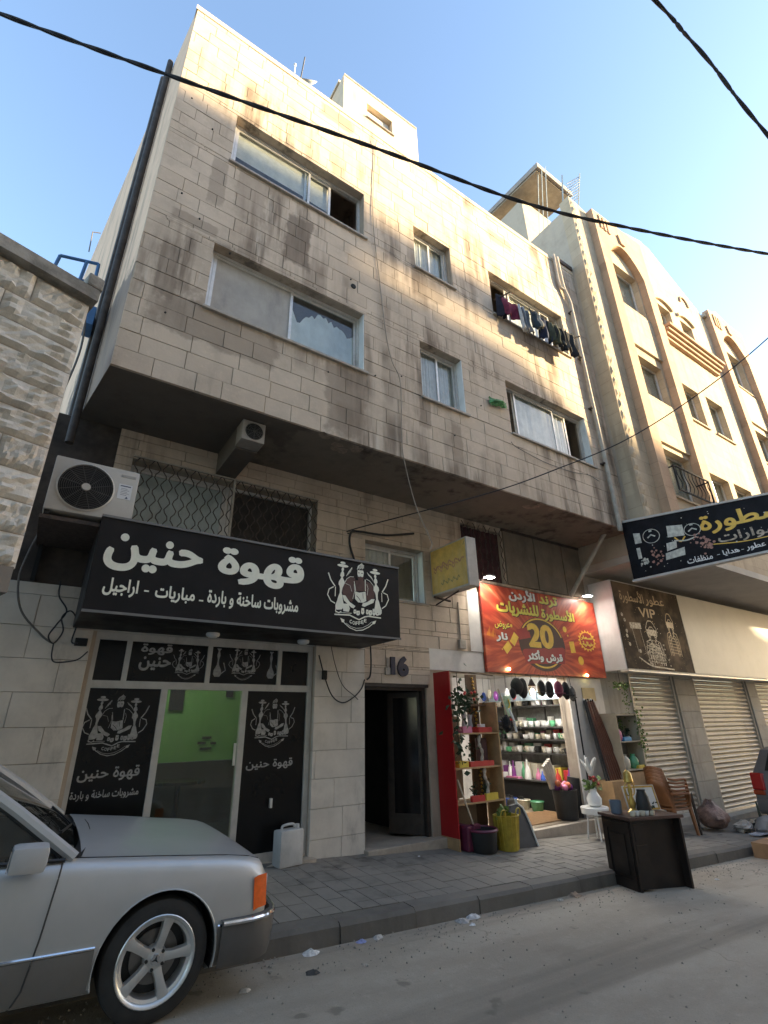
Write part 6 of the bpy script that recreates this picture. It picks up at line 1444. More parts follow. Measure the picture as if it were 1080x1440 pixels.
# stack of brown plastic chairs
M_CH = mat('brown_plastic', (.23, .095, .038), .4, .12, 5); M_CH2 = mat('tan_plastic', (.36, .20, .09), .45, .1, 5)
def chair(label, top):
    c = empty('plastic_chair', label, 'chair', 'stacked brown plastic chairs')
    m = M_CH
    s_ = MB(); n = 8
    for i in range(n + 1):
        for j in range(n + 1):
            u, v = i / n - .5, j / n - .5; s_.v.append((u * .44, v * .44, .42 - .03 * math.cos(u * PI) * math.cos(v * PI)))
    for i in range(n):
        for j in range(n): a = i * (n + 1) + j; s_.f.append((a, a + n + 1, a + n + 2, a + 1))
    s_.build('seat', m, c, True).modifiers.new('thick', 'SOLIDIFY').thickness = .03
    b = MB()
    for i in range(n + 1):
        for j in range(7):
            u = i / n - .5; t = j / 6; b.v.append((u * (.44 - .06 * t), .21 + .12 * t + .05 * (1 - (2 * u) ** 2) * t - .02, .42 + t * .40 + (.04 * (1 - (2 * u) ** 2) if j == 6 else 0)))
    for i in range(n):
        for j in range(6): a = i * 7 + j; b.f.append((a, a + 7, a + 8, a + 1))
    o = b.build('backrest', m, c, True); sm = o.modifiers.new('thick', 'SOLIDIFY'); sm.thickness = .014
    for s2_ in (-1, 1):
        MB().tube(bez([(.22 * s2_, -.2, .44), (.245 * s2_, -.2, .62), (.25 * s2_, -.1, .64), (.245 * s2_, .1, .64), (.22 * s2_, .24, .66)], 5), .018, 6).build('armrest', m, c, True)
        MB().prism([(-.02, .43), (.03, .43), (.02, 0), (-.015, 0)], lambda u, v, d: (.2 * s2_ + d + s2_ * (.43 - v) * .09, -.2 + u - (.43 - v) * .04, v), -.02, .02).build('leg', m, c)
        MB().prism([(-.02, .43), (.03, .43), (.02, 0), (-.015, 0)], lambda u, v, d: (.2 * s2_ + d + s2_ * (.43 - v) * .07, .2 + u + (.43 - v) * .12, v), -.02, .02).build('leg', m, c)
    return c
cx_, cy_ = 9.98, 5.68
CL = ('lowest brown plastic chair of the stack', 'second brown plastic chair from the ground in the stack', 'middle brown plastic chair of the stack', 'fourth brown plastic chair from the ground in the stack', 'topmost brown plastic chair of the stack')
first = None
for k in range(5):
    c = chair(CL[0], False) if k == 0 else copy_tree(first)
    if k == 0: first = c
    c['label'] = CL[k]; c.location = (cx_ + .012 * k, cy_ + .01 * k, walk_z(cx_, cy_) + .055 * k); c.rotation_euler = (0, 0, R(80 + k))
tag(MB().prism([(0, 0), (.04, 0), (.12, .62), (.05, .66)], lambda u, v, d: (10.32 - u + d * .2, 5.42 + d, walk_z(10.3, 5.42) + v), 0, .02).build('plank', M_DESK), 'dark narrow plank leaning at the right of the chair stack', 'plank')
# ================================================================ SILVER SALOON AT THE LEFT
car = empty('parked_saloon', 'silver saloon car with five-spoke alloy wheels parked at the lower left', 'car', loc=(1.80, 4.88, 0))
car.rotation_euler = (R(2.0), R(2.55), 0)
car.location.z = road_z(1.80) + .022
def paint():
    m, nt, bsdf, g = _start('silver_paint'); pos = g.outputs['Position']
    c = _mix(nt, (.43, .43, .42), (.47, .465, .455), _ramp(nt, _noise(nt, pos, 3, 4), .3, .7))
    c = _mix(nt, c, (.27, .25, .22), _ramp(nt, _noise(nt, _scaled(nt, pos, (1, 1, .6)), 5, 6, .7), .55, .8, 0, .07))
    nt.links.new(c, bsdf.inputs['Base Color']); bsdf.inputs['Metallic'].default_value = .35
    nt.links.new(_ramp(nt, _noise(nt, pos, 1.5, 2), .2, .8, .36, .42), bsdf.inputs['Roughness']); bsdf.inputs['Coat Weight'].default_value = .5; bsdf.inputs['Coat Roughness'].default_value = .08
    MATS['silver_paint'] = m; return m
M_PAINT = paint()
M_CLAD = mat('grey_cladding', (.17, .16, .15), .42, .08, 5, metal=.4, coat=.2, dirt=((.2, .18, .15), 3, .45, .75, .6))
M_RUB = mat('tyre_rubber', (.022, .021, .02), .8, .25, 9, bump=.2); M_CHR = mat('chrome', (.7, .7, .7), .15, .05, 6, metal=1.0); M_TRIMB = mat('black_trim', (.018, .018, .018), .5, .2); M_RIM = mat('alloy', (.60, .60, .59), .35, .06, 8, metal=.7, dirt=((.25, .22, .18), 8, .5, .8, .5))
def lerp(tab, x):
    for (a, va), (b, vb) in zip(tab[:-1], tab[1:]):
        if x <= b: t = max(0, (x - a) / (b - a)); t = t * t * (3 - 2 * t) if False else t; return va + (vb - va) * t
    return tab[-1][1]
TW = [(.13, .79), (.19, .822), (.3, .845), (.55, .862), (.83, .868), (1.4, .872), (3.3, .87), (4.2, .85), (4.55, .81), (4.72, .75)]
TS = [(.13, .69), (.17, .745), (.23, .772), (.4, .797), (.83, .83), (1.42, .868), (2.6, .885), (3.6, .90), (4.2, .90), (4.5, .87), (4.72, .74)]
TC = [(.13, .70), (.17, .76), (.27, .805), (.5, .845), (.9, .895), (1.36, .935), (3.7, .95), (4.2, .955), (4.55, .92), (4.72, .76)]
xs = [.13, .14, .16, .18, .2, .26, .33, .42, .5, .6, .72, .83, .95, 1.08, 1.2, 1.30, 1.36, 1.42, 1.5, 1.8, 2.2, 2.6, 3.0, 3.3, 3.6, 3.72, 3.9, 4.15, 4.4, 4.55, 4.65, 4.72]
rings = []
for x in xs:
    w, s_, c_ = lerp(TW, x), lerp(TS, x), lerp(TC, x)
    half = [(0, .23), (w * .6, .21), (w - .07, .20), (w - .02, .235), (w - .004, .30), (w, .43), (w + .002, .47), (w, .58), (w - .006, .66 if s_ > .70 else s_ - .08), (w - .022, s_ - .075), (w - .045, s_ - .03), (w - .075, s_ - .004), (w - .10, s_ + .004), (w - .125, s_ + .006), (w * .62, s_ + (c_ - s_) * .72), (w * .3, s_ + (c_ - s_) * .95), (0, c_)]
    rings.append(half)
bd = MB(); n = len(rings[0])
idx = {}
for i, h in enumerate(rings):
    for j, (d, z) in enumerate(h):
        for sgn in ((1, -1) if d > 1e-6 else (1,)): idx[(i, j, sgn)] = len(bd.v); bd.v.append((-xs[i], -d * sgn, z))
    for j, (d, z) in enumerate(h):
        if d <= 1e-6: idx[(i, j, -1)] = idx[(i, j, 1)]
for i in range(len(xs) - 1):
    for j in range(n - 1):
        if j >= 13 and 1.36 <= xs[i] < 3.70: continue               # cabin opening
        for sgn in (1, -1): bd.f.append((idx[(i, j, sgn)], idx[(i + 1, j, sgn)], idx[(i + 1, j + 1, sgn)], idx[(i, j + 1, sgn)]))
for i in (0, len(xs) - 1):
    bd.f.append([idx[(i, j, 1)] for j in range(n)] + [idx[(i, j, -1)] for j in range(n - 2, 0, -1)])
me = bd.mesh('body', True, 38)
body = link('body', me, M_PAINT, car)
WX = (.83, 3.63)
cut = MB()
for wx in WX:
    for s_ in (-1, 1): cut.cyl((-wx, s_ * .58, .318), (-wx, s_ * 1.1, .318), .352, .352, 40)
cutter = link('cutter', cut.mesh('cutter'), None)
cutter.parent = car
bm_ = body.modifiers.new('arches', 'BOOLEAN'); bm_.operation = 'DIFFERENCE'; bm_.object = cutter; bm_.solver = 'EXACT'
bpy.context.view_layer.update()
dg = bpy.context.evaluated_depsgraph_get()
nm_ = bpy.data.meshes.new_from_object(body.evaluated_get(dg)); body.modifiers.clear(); body.data = nm_
if not nm_.materials: nm_.materials.append(M_PAINT)
bpy.data.objects.remove(cutter)
for p in nm_.polygons: p.use_smooth = True
bmm = bmesh.new(); bmm.from_mesh(nm_)
for e in bmm.edges:
    e.smooth = not (len(e.link_faces) == 2 and e.calc_face_angle(0) > R(34))
bmm.to_mesh(nm_); bmm.free()
def side_d(x, z):
    w, s_, c_ = lerp(TW, x), lerp(TS, x), lerp(TC, x)
    tab = [(.20, w - .07), (.235, w - .02), (.30, w - .004), (.43, w), (.47, w + .002), (.58, w), (.66, w - .006), (s_ - .075, w - .022), (s_ - .03, w - .045), (s_ - .004, w - .075)]
    return lerp(tab, z)
def dense(pts):
    out = []
    for (a, b), (c, d) in zip(pts[:-1], pts[1:]): out += [(a + (c - a) * k / 6, b + (d - b) * k / 6) for k in range(6)]
    return out + [pts[-1]]
for s_ in (-1, 1):
    for wx in WX:      # rolled lip of the arch and dark liner
        MB().tube([(-wx + .357 * math.cos(t), s_ * (.868 if wx < 1 else .862), .318 + .357 * math.sin(t)) for t in [R(-14) + R(208) * k / 30 for k in range(31)]], .0045, 6).build('arch_lip', M_PAINT, car, True)
        ln_ = MB()
        for k in range(21):
            t = R(-16) + R(212) * k / 20
            for d in (.60, .855): ln_.v.append((-wx + .351 * math.cos(t), s_ * d, .318 + .351 * math.sin(t)))
        for k in range(20): ln_.f.append((2 * k, 2 * k + 2, 2 * k + 3, 2 * k + 1))
        ln_.build('arch_liner', M_TRIMB, car); MB().box(-wx - .35, -wx + .35, s_ * .56, s_ * .60, .2, .68).build('arch_liner', M_TRIMB, car)
    # cladding along the flank with its bright strip
    for (a, b) in ((1.195, 3.26), (.30, .475)):
        cl = MB(); m_n = 12
        for k in range(m_n + 1):
            x = a + (b - a) * k / m_n; w = lerp(TW, x)
            for d, z in ((w - .012, .225), (w + .006, .29), (w + .011, .40), (w + .010, .425), (w + .002, .43)): cl.v.append((-x, s_ * d, z))
        for k in range(m_n):
            for j in range(4): q = k * 5 + j; cl.f.append((q, q + 5, q + 6, q + 1))
        cl.build('side_cladding', M_CLAD, car, True)
        MB().tube([(-(a + (b - a) * k / 8), s_ * (lerp(TW, a + (b - a) * k / 8) + .006), .437) for k in range(9)], .008, 6).build('trim_strip', M_CHR, car, True)
    # door joints
    for pts in ([(1.46, .86), (1.475, .70), (1.49, .52), (1.52, .30), (1.56, .215)], [(2.55, .88), (2.56, .6), (2.56, .22)]):
        pts = [(pts[0][0] + (pts[-1][0] - pts[0][0]) * 0, z) if False else (x, z) for x, z in pts]
        MB().tube([(-x, s_ * (side_d(x, z) + (.012 if z < .43 else .0)), z) for x, z in dense(pts)], .005, 5).build('door_joint', M_TRIMB, car)
    # turn signal and headlamp corner
    sg = MB()
    for k, x in enumerate((.128, .145, .17, .20, .235)):
        w = lerp(TW, x)
        for z in (.495, .57, .64, .685): sg.v.append((-x + .006 - (z - .475) * .1, s_ * (w + .008), z - (.012 if k == 4 else 0)))
    for k in range(4):
        for j in range(3): q = k * 4 + j; sg.f.append((q, q + 4, q + 5, q + 1))
    sgo = sg.build('turn_signal', mat('amber_lens', (.72, .12, .01), .25, .12, 30, coat=.5), car, True); sgo['label'] = 'amber turn signal on the front corner'
    MB().rbox(-.16, -.115, s_ * .45, s_ * .76, .50, .67, .012).build('headlight', mat('lamp_glass', (.5, .52, .53), .1, .1), car)
    # hood shut line along the wing
    MB().tube([(-x, s_ * (lerp(TW, x) - .112), lerp(TS, x) + .0065) for x in (.19, .28, .45, .8, 1.1, 1.40)], .004, 4).build('hood_joint', M_TRIMB, car)
    # mirror
    mi = MB().rbox(-1.74, -1.56, s_ * .90, s_ * 1.06, .87, 1.0, .028).build('mirror', mat('mirror_grey', (.42, .41, .40), .4, .05, 5), car, True)
    MB().bar((-1.62, s_ * .82, .885), (-1.62, s_ * .93, .91), .05, .09).build('mirror_arm', M_TRIMB, mi); MB().box(-1.745, -1.741, s_ * .915, s_ * 1.045, .885, .985).build('mirror_glass', M_CHR, mi)
    # pillars and side glass
    MB().tube([(-1.40, s_ * .775, .875), (-1.75, s_ * .70, 1.12), (-2.10, s_ * .615, 1.345), (-2.3, s_ * .60, 1.40), (-3.1, s_ * .60, 1.40), (-3.5, s_ * .66, 1.2), (-3.85, s_ * .74, .945)], [.034, .034, .034, .036, .036, .05, .06], 8).build('pillar', M_PAINT, car, True)
    MB().tube([(-1.47, s_ * .765, .885), (-1.80, s_ * .695, 1.12), (-2.13, s_ * .615, 1.325), (-2.3, s_ * .605, 1.37), (-3.1, s_ * .605, 1.37)], .016, 6).build('window_seal', M_TRIMB, car, True)
    MB().bar((-2.52, s_ * .79, .87), (-2.5, s_ * .61, 1.40), .05, .02).build('pillar', M_TRIMB, car)
    gl2 = MB(); gl2.v = [(-1.5, s_ * .775, .87), (-2.52, s_ * .785, .88), (-2.5, s_ * .61, 1.385), (-2.2, s_ * .61, 1.375), (-1.8, s_ * .69, 1.11), (-3.5, s_ * .77, .9), (-3.1, s_ * .61, 1.385)]; gl2.f = [(0, 1, 2, 3, 4), (1, 5, 6, 2)]; gl2.build('side_window', glass('car_glass', (.30, .32, .31), .02, 1.5, .02), car)
    MB().tube([(-1.45, s_ * .805, .874), (-2.5, s_ * .81, .889), (-3.6, s_ * .80, .905)], .011, 6).build('belt_trim', M_TRIMB, car, True)
rf = MB(); N = 8
prof = [(2.08, 1.34, .60), (2.2, 1.395, .60), (2.5, 1.425, .60), (2.9, 1.425, .60), (3.15, 1.395, .60)]
for (x, z, w) in prof:
    for k in range(N + 1): u = k / N * 2 - 1; rf.v.append((-x, u * w, z - .035 * u * u))
for i in range(len(prof) - 1):
    for k in range(N): q = i * (N + 1) + k; rf.f.append((q, q + N + 1, q + N + 2, q + 1))
rf.build('roof', M_PAINT, car, True)
for nm, a, b, wa, wb, za, zb in (('windscreen', 1.33, 2.09, .77, .605, .90, 1.345), ('rear_window', 3.83, 3.14, .72, .60, .965, 1.39)):
    g_ = MB()
    for t in (0, .33, .66, 1):
        for k in range(N + 1):
            u = k / N * 2 - 1; g_.v.append((-(a + (b - a) * t + (.10 if nm == 'windscreen' else -.06) * u * u), u * (wa + (wb - wa) * t), za + (zb - za) * t - (.03 * u * u if t == 1 else .015 * u * u)))
    for i in range(3):
        for k in range(N): q = i * (N + 1) + k; g_.f.append((q, q + N + 1, q + N + 2, q + 1))
    g_.build(nm, MATS['car_glass'], car, True)
# cowl, wipers, cabin
cw_ = MB()
for k in range(N + 1):
    u = k / N * 2 - 1
    for (x, z) in ((1.27, .928 - .05 * u * u), (1.34, .905 - .045 * u * u), (1.46, .90 - .04 * u * u)): cw_.v.append((-(x + .09 * u * u), u * .76, z + .002))
for k in range(N):
    for j in range(2): q = k * 3 + j; cw_.f.append((q, q + 3, q + 4, q + 1))
cw_.build('cowl', M_TRIMB, car, True)
MB().bar((-1.36, -.1, .925), (-1.50, .45, .985), .012).bar((-1.35, .15, .92), (-1.48, -.5, .97), .012).build('wiper', M_TRIMB, car)
MB().rbox(-1.95, -1.50, -.72, .72, .60, .89, .04).build('dashboard', M_TRIMB, car); MB().box(-3.8, -1.45, -.78, .78, .24, .30).build('cabin_floor', M_TRIMB, car)
for d in (-.36, .36): MB().rbox(-2.75, -2.25, d - .25, d + .25, .30, .58, .05).rbox(-2.92, -2.72, d - .25, d + .25, .5, 1.12, .05).build('seat', M_TRIMB, car, True)
st_ = MB(); SC_ = Vector((-2.0, .36, .88)); ax = Vector((-.85, 0, .5)).normalized(); e1 = Vector((0, 1, 0)); e2 = ax.cross(e1)
st_.tube([SC_ + (e1 * math.cos(2 * PI * k / 28) + e2 * math.sin(2 * PI * k / 28)) * .195 for k in range(28)], .015, 8, True)
for k in range(3): t = PI / 2 + 2 * PI * k / 3; st_.bar(SC_, SC_ + (e1 * math.cos(t) + e2 * math.sin(t)) * .19, .05, .02)
st_.ball(SC_, .06, None, None, 12, 8); st_.build('steering_wheel', mat('pale_grey_wheel', (.33, .33, .34), .4, .1), car, True)
# bumper
bp = MB(); path = [(.455, .868), (.38, .870), (.26, .866), (.15, .835), (.075, .775), (.035, .69), (.012, .5), (0, .25), (0, 0)]
full = [(x, d) for x, d in path] + [(x, -d) for x, d in reversed(path[:-1])]
sec = [(0, .215), (.012, .24), (.022, .33), (.022, .42), (.012, .462), (-.02, .468)]
for (x, d) in full:
    for (o_, z) in sec: nx = 1 if abs(d) < .7 else .35; ny = 0 if abs(d) < .6 else math.copysign(1, d); bp.v.append((-(x - o_ * nx * .8), d + ny * o_ * .7, z))
for i in range(len(full) - 1):
    for j in range(len(sec) - 1): q = i * len(sec) + j; bp.f.append((q, q + len(sec), q + len(sec) + 1, q + 1))
b_ = bp.build('front_bumper', mat('dark_bumper', (.075, .072, .07), .5, .1, 5, coat=.1), car, True)
MB().tube([(-(x - .012), d * 1.012, .448) for x, d in full], .016, 8).build('chrome_strip', M_CHR, b_, True)
MB().rbox(-4.78, -4.60, -.80, .80, .24, .47, .05).build('rear_bumper', M_CLAD, car, True)
for s_ in (-1, 1): MB().rbox(-4.74, -4.66, s_ * .45, s_ * .76, .60, .78, .02).build('tail_light', mat('red_lens', (.45, .01, .012), .2, .1, coat=.5), car)
MB().box(-.135, -.11, -.36, .36, .50, .68).build('grille', M_CHR, car)
# wheels
def wheel(x, s_):
    w = empty('wheel'); w.parent = car; w.location = (-x, s_ * .755, .315); w.rotation_euler = (0, R(13), 0) if x < 1 else (0, R(40), 0)
    Mx = Matrix.Rotation(R(-90) * s_, 3, 'X')
    def lat(prof, name, m, n=44, loop=False): return MB().lathe(prof, (0, 0, 0), n, Mx, loop).build(name, m, w, True)
    lat([(.215, -.10), (.27, -.105), (.305, -.092), (.315, -.06), (.316, 0), (.315, .06), (.305, .092), (.272, .108), (.232, .104), (.222, .09), (.21, .0)], 'tyre', M_RUB, 44, True)
    lat([(.222, .098), (.231, .104), (.226, .109), (.214, .104), (.203, .085), (.198, .02), (.205, -.09), (.19, -.09), (.185, .02), (.19, .08)], 'rim', M_RIM, 44, True)
    lat([(.001, .0), (.19, .0), (.19, -.02), (.001, -.02)], 'backing', M_TRIMB); lat([(.001, .02), (.14, .02), (.14, .01), (.001, .01)], 'brake_disc', mat('worn_steel', (.2, .19, .18), .4, .2, metal=.7))
    sp = MB()
    for k in range(5):
        t = 2 * PI * k / 5 + PI / 2
        def pt(r_, o_, h): q = Vector((r_ * math.cos(t) - o_ * math.sin(t), r_ * math.sin(t) + o_ * math.cos(t), h)); return Mx @ q
        A_ = [(.045, .030, .075), (.10, .026, .088), (.16, .030, .09), (.212, .042, .094)]
        for h0, tr in ((0, 1.0),):
            b0 = len(sp.v)
            for (r_, o_, h) in A_:
                for (oo, hh) in ((-o_, h - .035), (-o_ * .82, h - .004), (-o_ * .4, h), (o_ * .4, h), (o_ * .82, h - .004), (o_, h - .035)): sp.v.append(tuple(pt(r_, oo, hh)))
            for i in range(3):
                for j in range(5): q = b0 + i * 6 + j; sp.f.append((q, q + 6, q + 7, q + 1))
    sp.build('spokes', M_RIM, w, True)
    lat([(.001, .082), (.03, .081), (.062, .074), (.07, .06), (.07, .03), (.001, .03)], 'hub', M_RIM, 24)
    lat([(.001, .090), (.027, .089), (.030, .082), (.03, .07), (.001, .07)], 'cap', M_CHR, 24)
    star = MB()
    for k in range(3):
        t = 2 * PI * k / 3 + PI / 2; star.add([Mx @ Vector((.006 * math.cos(t + 1.6), .006 * math.sin(t + 1.6), .092)), Mx @ Vector((.025 * math.cos(t), .025 * math.sin(t), .0905)), Mx @ Vector((.006 * math.cos(t - 1.6), .006 * math.sin(t - 1.6), .092))], [(0, 1, 2)])
    star.build('cap_star', M_TRIMB, w)
    for k in range(5):
        t = 2 * PI * k / 5 + PI / 2 + PI / 5; p = Mx @ Vector((.052 * math.cos(t), .052 * math.sin(t), .07)); q = Mx @ Vector((.052 * math.cos(t), .052 * math.sin(t), .083)); MB().cyl(p, q, .0095, .0095, 10).build('wheel_bolt', M_TRIMB, w)
for x in WX:
    for s_ in (-1, 1): wheel(x, s_)

# ---- grey hatchback further down the walk (only its tail corner shows)
fc = empty('grey_hatchback', 'grey hatchback with a red tail light at the right edge of the picture', 'car', loc=(13.05, 4.75, road_z(13.2) + .11))
fc.rotation_euler = (0, R(2.55), 0)
M_FC = mat('grey_paint', (.23, .22, .22), .35, .06, 4, metal=.5, coat=.4)
fp_ = [(.06, .22), (0, .35), (.02, .62), (.05, .9), (.12, 1.0), (.42, 1.42), (.8, 1.5), (2.0, 1.5), (2.7, 1.05), (3.6, .92), (3.75, .6), (3.7, .22)]
tr = MB(); W2 = [(-.78, .03), (-.82, 0), (.82, 0), (.78, .03)]
secs = [(-.80, .05), (-.84, .0), (.84, .0), (.80, .05)]
for (y, ins) in secs:
    for (x, z) in fp_:
        tz = max(0, z - .92) * .28; yy = math.copysign(abs(y) - tz, y); tr.v.append((x + ins * (1 if x < 1 else -1), yy, z - ins * .3 * (z > 1)))
n_ = len(fp_)
for k in range(3):
    for i in range(n_): tr.f.append((k * n_ + i, k * n_ + (i + 1) % n_, (k + 1) * n_ + (i + 1) % n_, (k + 1) * n_ + i))
tr.f += [tuple(range(n_)), tuple(3 * n_ + i for i in range(n_))]
tr.build('body', M_FC, fc, True, 30)
for s_ in (-1, 1):
    MB().rbox(-.02, .14, s_ * .62, s_ * .85, .66, .98, .025).build('tail_light', MATS['red_lens'], fc); MB().rbox(-.023, .10, s_ * .64, s_ * .852, .57, .655, .02).build('reverse_light', mat('orange_red_lens', (.4, .06, .02), .25, .1), fc)
    for x in (.62, 3.05):
        w = MB().cyl((x, s_ * .66, .30), (x, s_ * .86, .30), .30, .29, 28).build('wheel', M_RUB, fc); MB().cyl((x, s_ * .861, .30), (x, s_ * .868, .30), .19, .18, 20).build('rim', M_RIM, w)
MB().rbox(-.05, .16, -.83, .83, .26, .50, .04).build('rear_bumper', M_FC, fc, True); m_ = MB(); m_.add([(.135, -.6, 1.02), (.135, .6, 1.02), (.38, .55, 1.36), (.38, -.55, 1.36)], [(0, 1, 2, 3)]); m_.v = [(p[0] - .006, p[1], p[2] + .004) for p in m_.v]; m_.build('rear_window', M_DARKGLASS, fc)
MB().box(-.006, .01, -.25, .25, .58, .69).build('number_plate', M_SHEET, fc)
# ================================================================ CABLES
M_CAB = mat('black_cable', (.018, .018, .022), .6, .2, 30); M_CABG = mat('grey_cable', (.12, .11, .10), .6, .2, 30)
def twisted(name, pts, r, m, label, n=10, pitch=.8):
    P = bez(pts, n); o = empty(name, label, 'cable')
    L = [0]
    for a, b in zip(P[:-1], P[1:]): L.append(L[-1] + (b - a).length)
    # resample
    tot = L[-1]; N = int(tot / .06); Q = []
    j = 0
    for k in range(N + 1):
        s = tot * k / N
        while j < len(L) - 2 and L[j + 1] < s: j += 1
        t = (s - L[j]) / max(1e-6, L[j + 1] - L[j]); Q.append(P[j].lerp(P[j + 1], t))
    for c in range(2):
        S = []
        for k, p in enumerate(Q):
            d = (Q[min(k + 1, N)] - Q[max(k - 1, 0)]).normalized(); a = d.orthogonal().normalized(); b = d.cross(a); ph = 2 * PI * (tot * k / N) / pitch + c * PI
            S.append(p + (a * math.cos(ph) + b * math.sin(ph)) * r * .42)
        MB().tube(S, r * .75, 6).build('strand', m, o, True)
    return o
twisted('overhead_cable', [(-5.5, 5.48, 7.1), (-1.64, 4.27, 6.61), (-.13, 3.80, 6.46), (2.11, 3.1, 6.28), (3.99, 2.52, 6.10), (5.72, 1.98, 6.25), (8.12, 1.23, 6.61), (12, 0, 7.3), (17.5, -1.7, 8.0), (29.5, -5.48, 9.0)], .021, M_CAB, 'thick twisted black cable slung right across the upper picture')
twisted('overhead_cable', [(1.5, .91, 7.7), (4.1, .63, 7.24), (4.54, .58, 7.03), (4.93, .53, 6.76), (5.68, .45, 6.09), (8.5, .1, 4.2), (14, -1.2, 4.6), (24, -5.48, 6)], .018, M_CAB, 'black twisted cable crossing the top right corner of the sky')
MB_ = MB().tube(bez([(3.72, 6.47, 2.80), (3.74, 6.42, 2.86), (4.58, 5.54, 3.07), (5.35, 4.75, 3.28), (5.97, 4.12, 3.53), (6.72, 3.34, 3.90), (7.51, 2.52, 4.53), (8.36, 1.66, 5.39), (9.8, .2, 7.1), (12.5, -2.4, 9.2), (15.6, -5.48, 11.0)], 10), .0095, 6)
tag(MB_.build('service_wire', M_CAB, None, True), 'single thin black wire rising from above the sign to the right edge', 'cable')
tag(MB().tube(bez([(3.46, F - .06, 10.6), (3.44, F - .02, 10.2), (3.38, F - .02, 8.4), (3.5, F - .02, 6.9), (3.6, F - .03, 5.8), (3.70, F - .03, 5.3), (3.86, F - .02, 4.95), (3.85, F - .02, 3.95), (3.9, F - .0, 3.55), (4.15, F + .1, 2.95), (4.42, F + .12, 2.45), (4.40, F + .12, 2.32)], 8), .0075, 5).build('loose_wire', mat('pale_wire', (.30, .26, .21), .6, .2), None, True), 'loose pale wire hanging down the stone front and past the overhang', 'cable')
tag(MB().tube(bez([(6.31, F - .02, 4.66), (6.36, F - .03, 4.60), (6.51, F - .02, 4.58), (7.2, F - .02, 4.5), (8.0, F - .02, 4.52), (8.54, F - .02, 4.6), (8.9, F - .02, 4.55)], 6), .006, 5).build('loose_wire', M_CABG, None, True), 'thin wire sagging under the lower right window', 'cable')
# cable stub and bracket over the small window
tag(MB().tube(bez([(3.93, G - .04, 2.0), (3.82, G - .05, 2.35), (3.72, G - .06, 2.62), (3.74, G - .07, 2.82), (3.9, G - .08, 2.86), (4.4, G - .07, 2.9), (5.0, G - .06, 3.05)], 8), .018, 7).build('wall_cable', M_CAB, None, True), 'thick dark cable bent round above the small window', 'cable')
# looped wires by the left pier and on the right pier
W_L = [([(-.24, 6.30, 2.1), (-.31, 6.3, 1.75), (-.33, 6.32, 1.45), (-.24, 6.38, 1.15), (-.02, 6.43, .93), (.08, 6.44, .86)], .011, 'pale hose curving from the air conditioner down the left pier', M_CABG),
       ([(.04, 6.44, 1.52), (.06, 6.43, 1.35), (.16, 6.43, 1.2), (.1, 6.43, 1.05), (.05, 6.43, .92), (.11, 6.43, .85), (.17, 6.42, .98), (.13, 6.42, 1.12), (.2, 6.42, 1.2), (.28, 6.4, 1.08), (.27, 6.42, .88), (.33, 6.4, .86)], .008, 'black wire looped twice on the left pier', M_CAB),
       ([(.11, 6.43, .85), (.12, 6.43, .72), (.16, 6.43, .66), (.28, 6.43, .67), (.37, 6.42, .70), (.44, 6.40, .78)], .007, 'thin black wire running from the loop to the shop frame', M_CAB),
       ([(3.24, 6.43, .90), (3.33, 6.43, .64), (3.45, 6.42, .38), (3.62, 6.42, .285), (3.80, 6.42, .36), (3.94, 6.44, .48), (3.99, 6.44, .60)], .009, 'black wire sagging across the right pier', M_CAB),
       ([(3.42, 6.43, 1.06), (3.5, 6.43, .78), (3.62, 6.43, .52), (3.80, 6.43, .385), (3.88, 6.44, .33)], .006, 'thin wire slanting down the right pier', M_CABG),
       ([(4.08, 6.42, 1.10), (4.09, 6.42, .85), (4.08, 6.43, .66), (4.03, 6.44, .60)], .012, 'black cable dropping beside the entrance corner', M_CAB)]
for pts, r_, lab, m in W_L: tag(MB().tube(bez(pts, 8), r_, 6).build('loose_wire', m, None, True), lab, 'cable')
MB().rbox(3.30, 3.37, G - .085, G - .05, .58, .70, .006).build('switch_box', M_BLACK, main); MB().rbox(.30, .42, G - .09, G - .04, .84, .92, .006).build('switch_box', M_BLACK, main)
tag(MB().tube(bez([(-.40, 5.85, 4.9), (-.33, 5.9, 4.2), (-.40, 5.95, 3.4), (-.46, 6.0, 2.7)], 8), .012, 6).build('loose_wire', M_CABG, None, True), 'pale wire hanging in the dark gap between the two houses', 'cable')
# tv aerial stub on the far flank, dish and mast on the roof
an = empty('roof_aerial', 'thin bent aerial rod on the far left roof edge', 'aerial'); MB().tube([(-.98, 11.0, 10.6), (-1.02, 11.0, 11.25), (-.86, 11.0, 11.32)], .014, 5).build('rod', M_CABG, an)
ds = empty('satellite_dish', 'white satellite dish peeking over the roof edge', 'dish', loc=(2.12, 5.75, 12.24)); ds.rotation_euler = (R(60), R(10), R(-30)); Md = None
MB().lathe([(.01, -.09), (.14, -.07), (.22, -.03), (.26, .0), (.265, .01), (.22, -.015), (.14, -.055), (.01, -.075)], (0, 0, 0), 24).build('reflector', CUPC['white'], ds, True); MB().bar((0, -.3, .0), (0, 0, .35), .02).build('arm', M_CABG, ds)
tag(MB().bar((2.12, 5.85, 10.4), (2.12, 5.85, 12.3), .05).build('dish_mast', M_CABG), 'steel mast of the satellite dish behind the parapet', 'mast')
tag(MB().cyl((1.85, 5.6, 10.4), (1.85, 5.6, 12.2), .014).ball((1.85, 5.6, 12.2), .03).build('roof_pole', CUPC['white']), 'short white pole left of the satellite dish', 'pole')

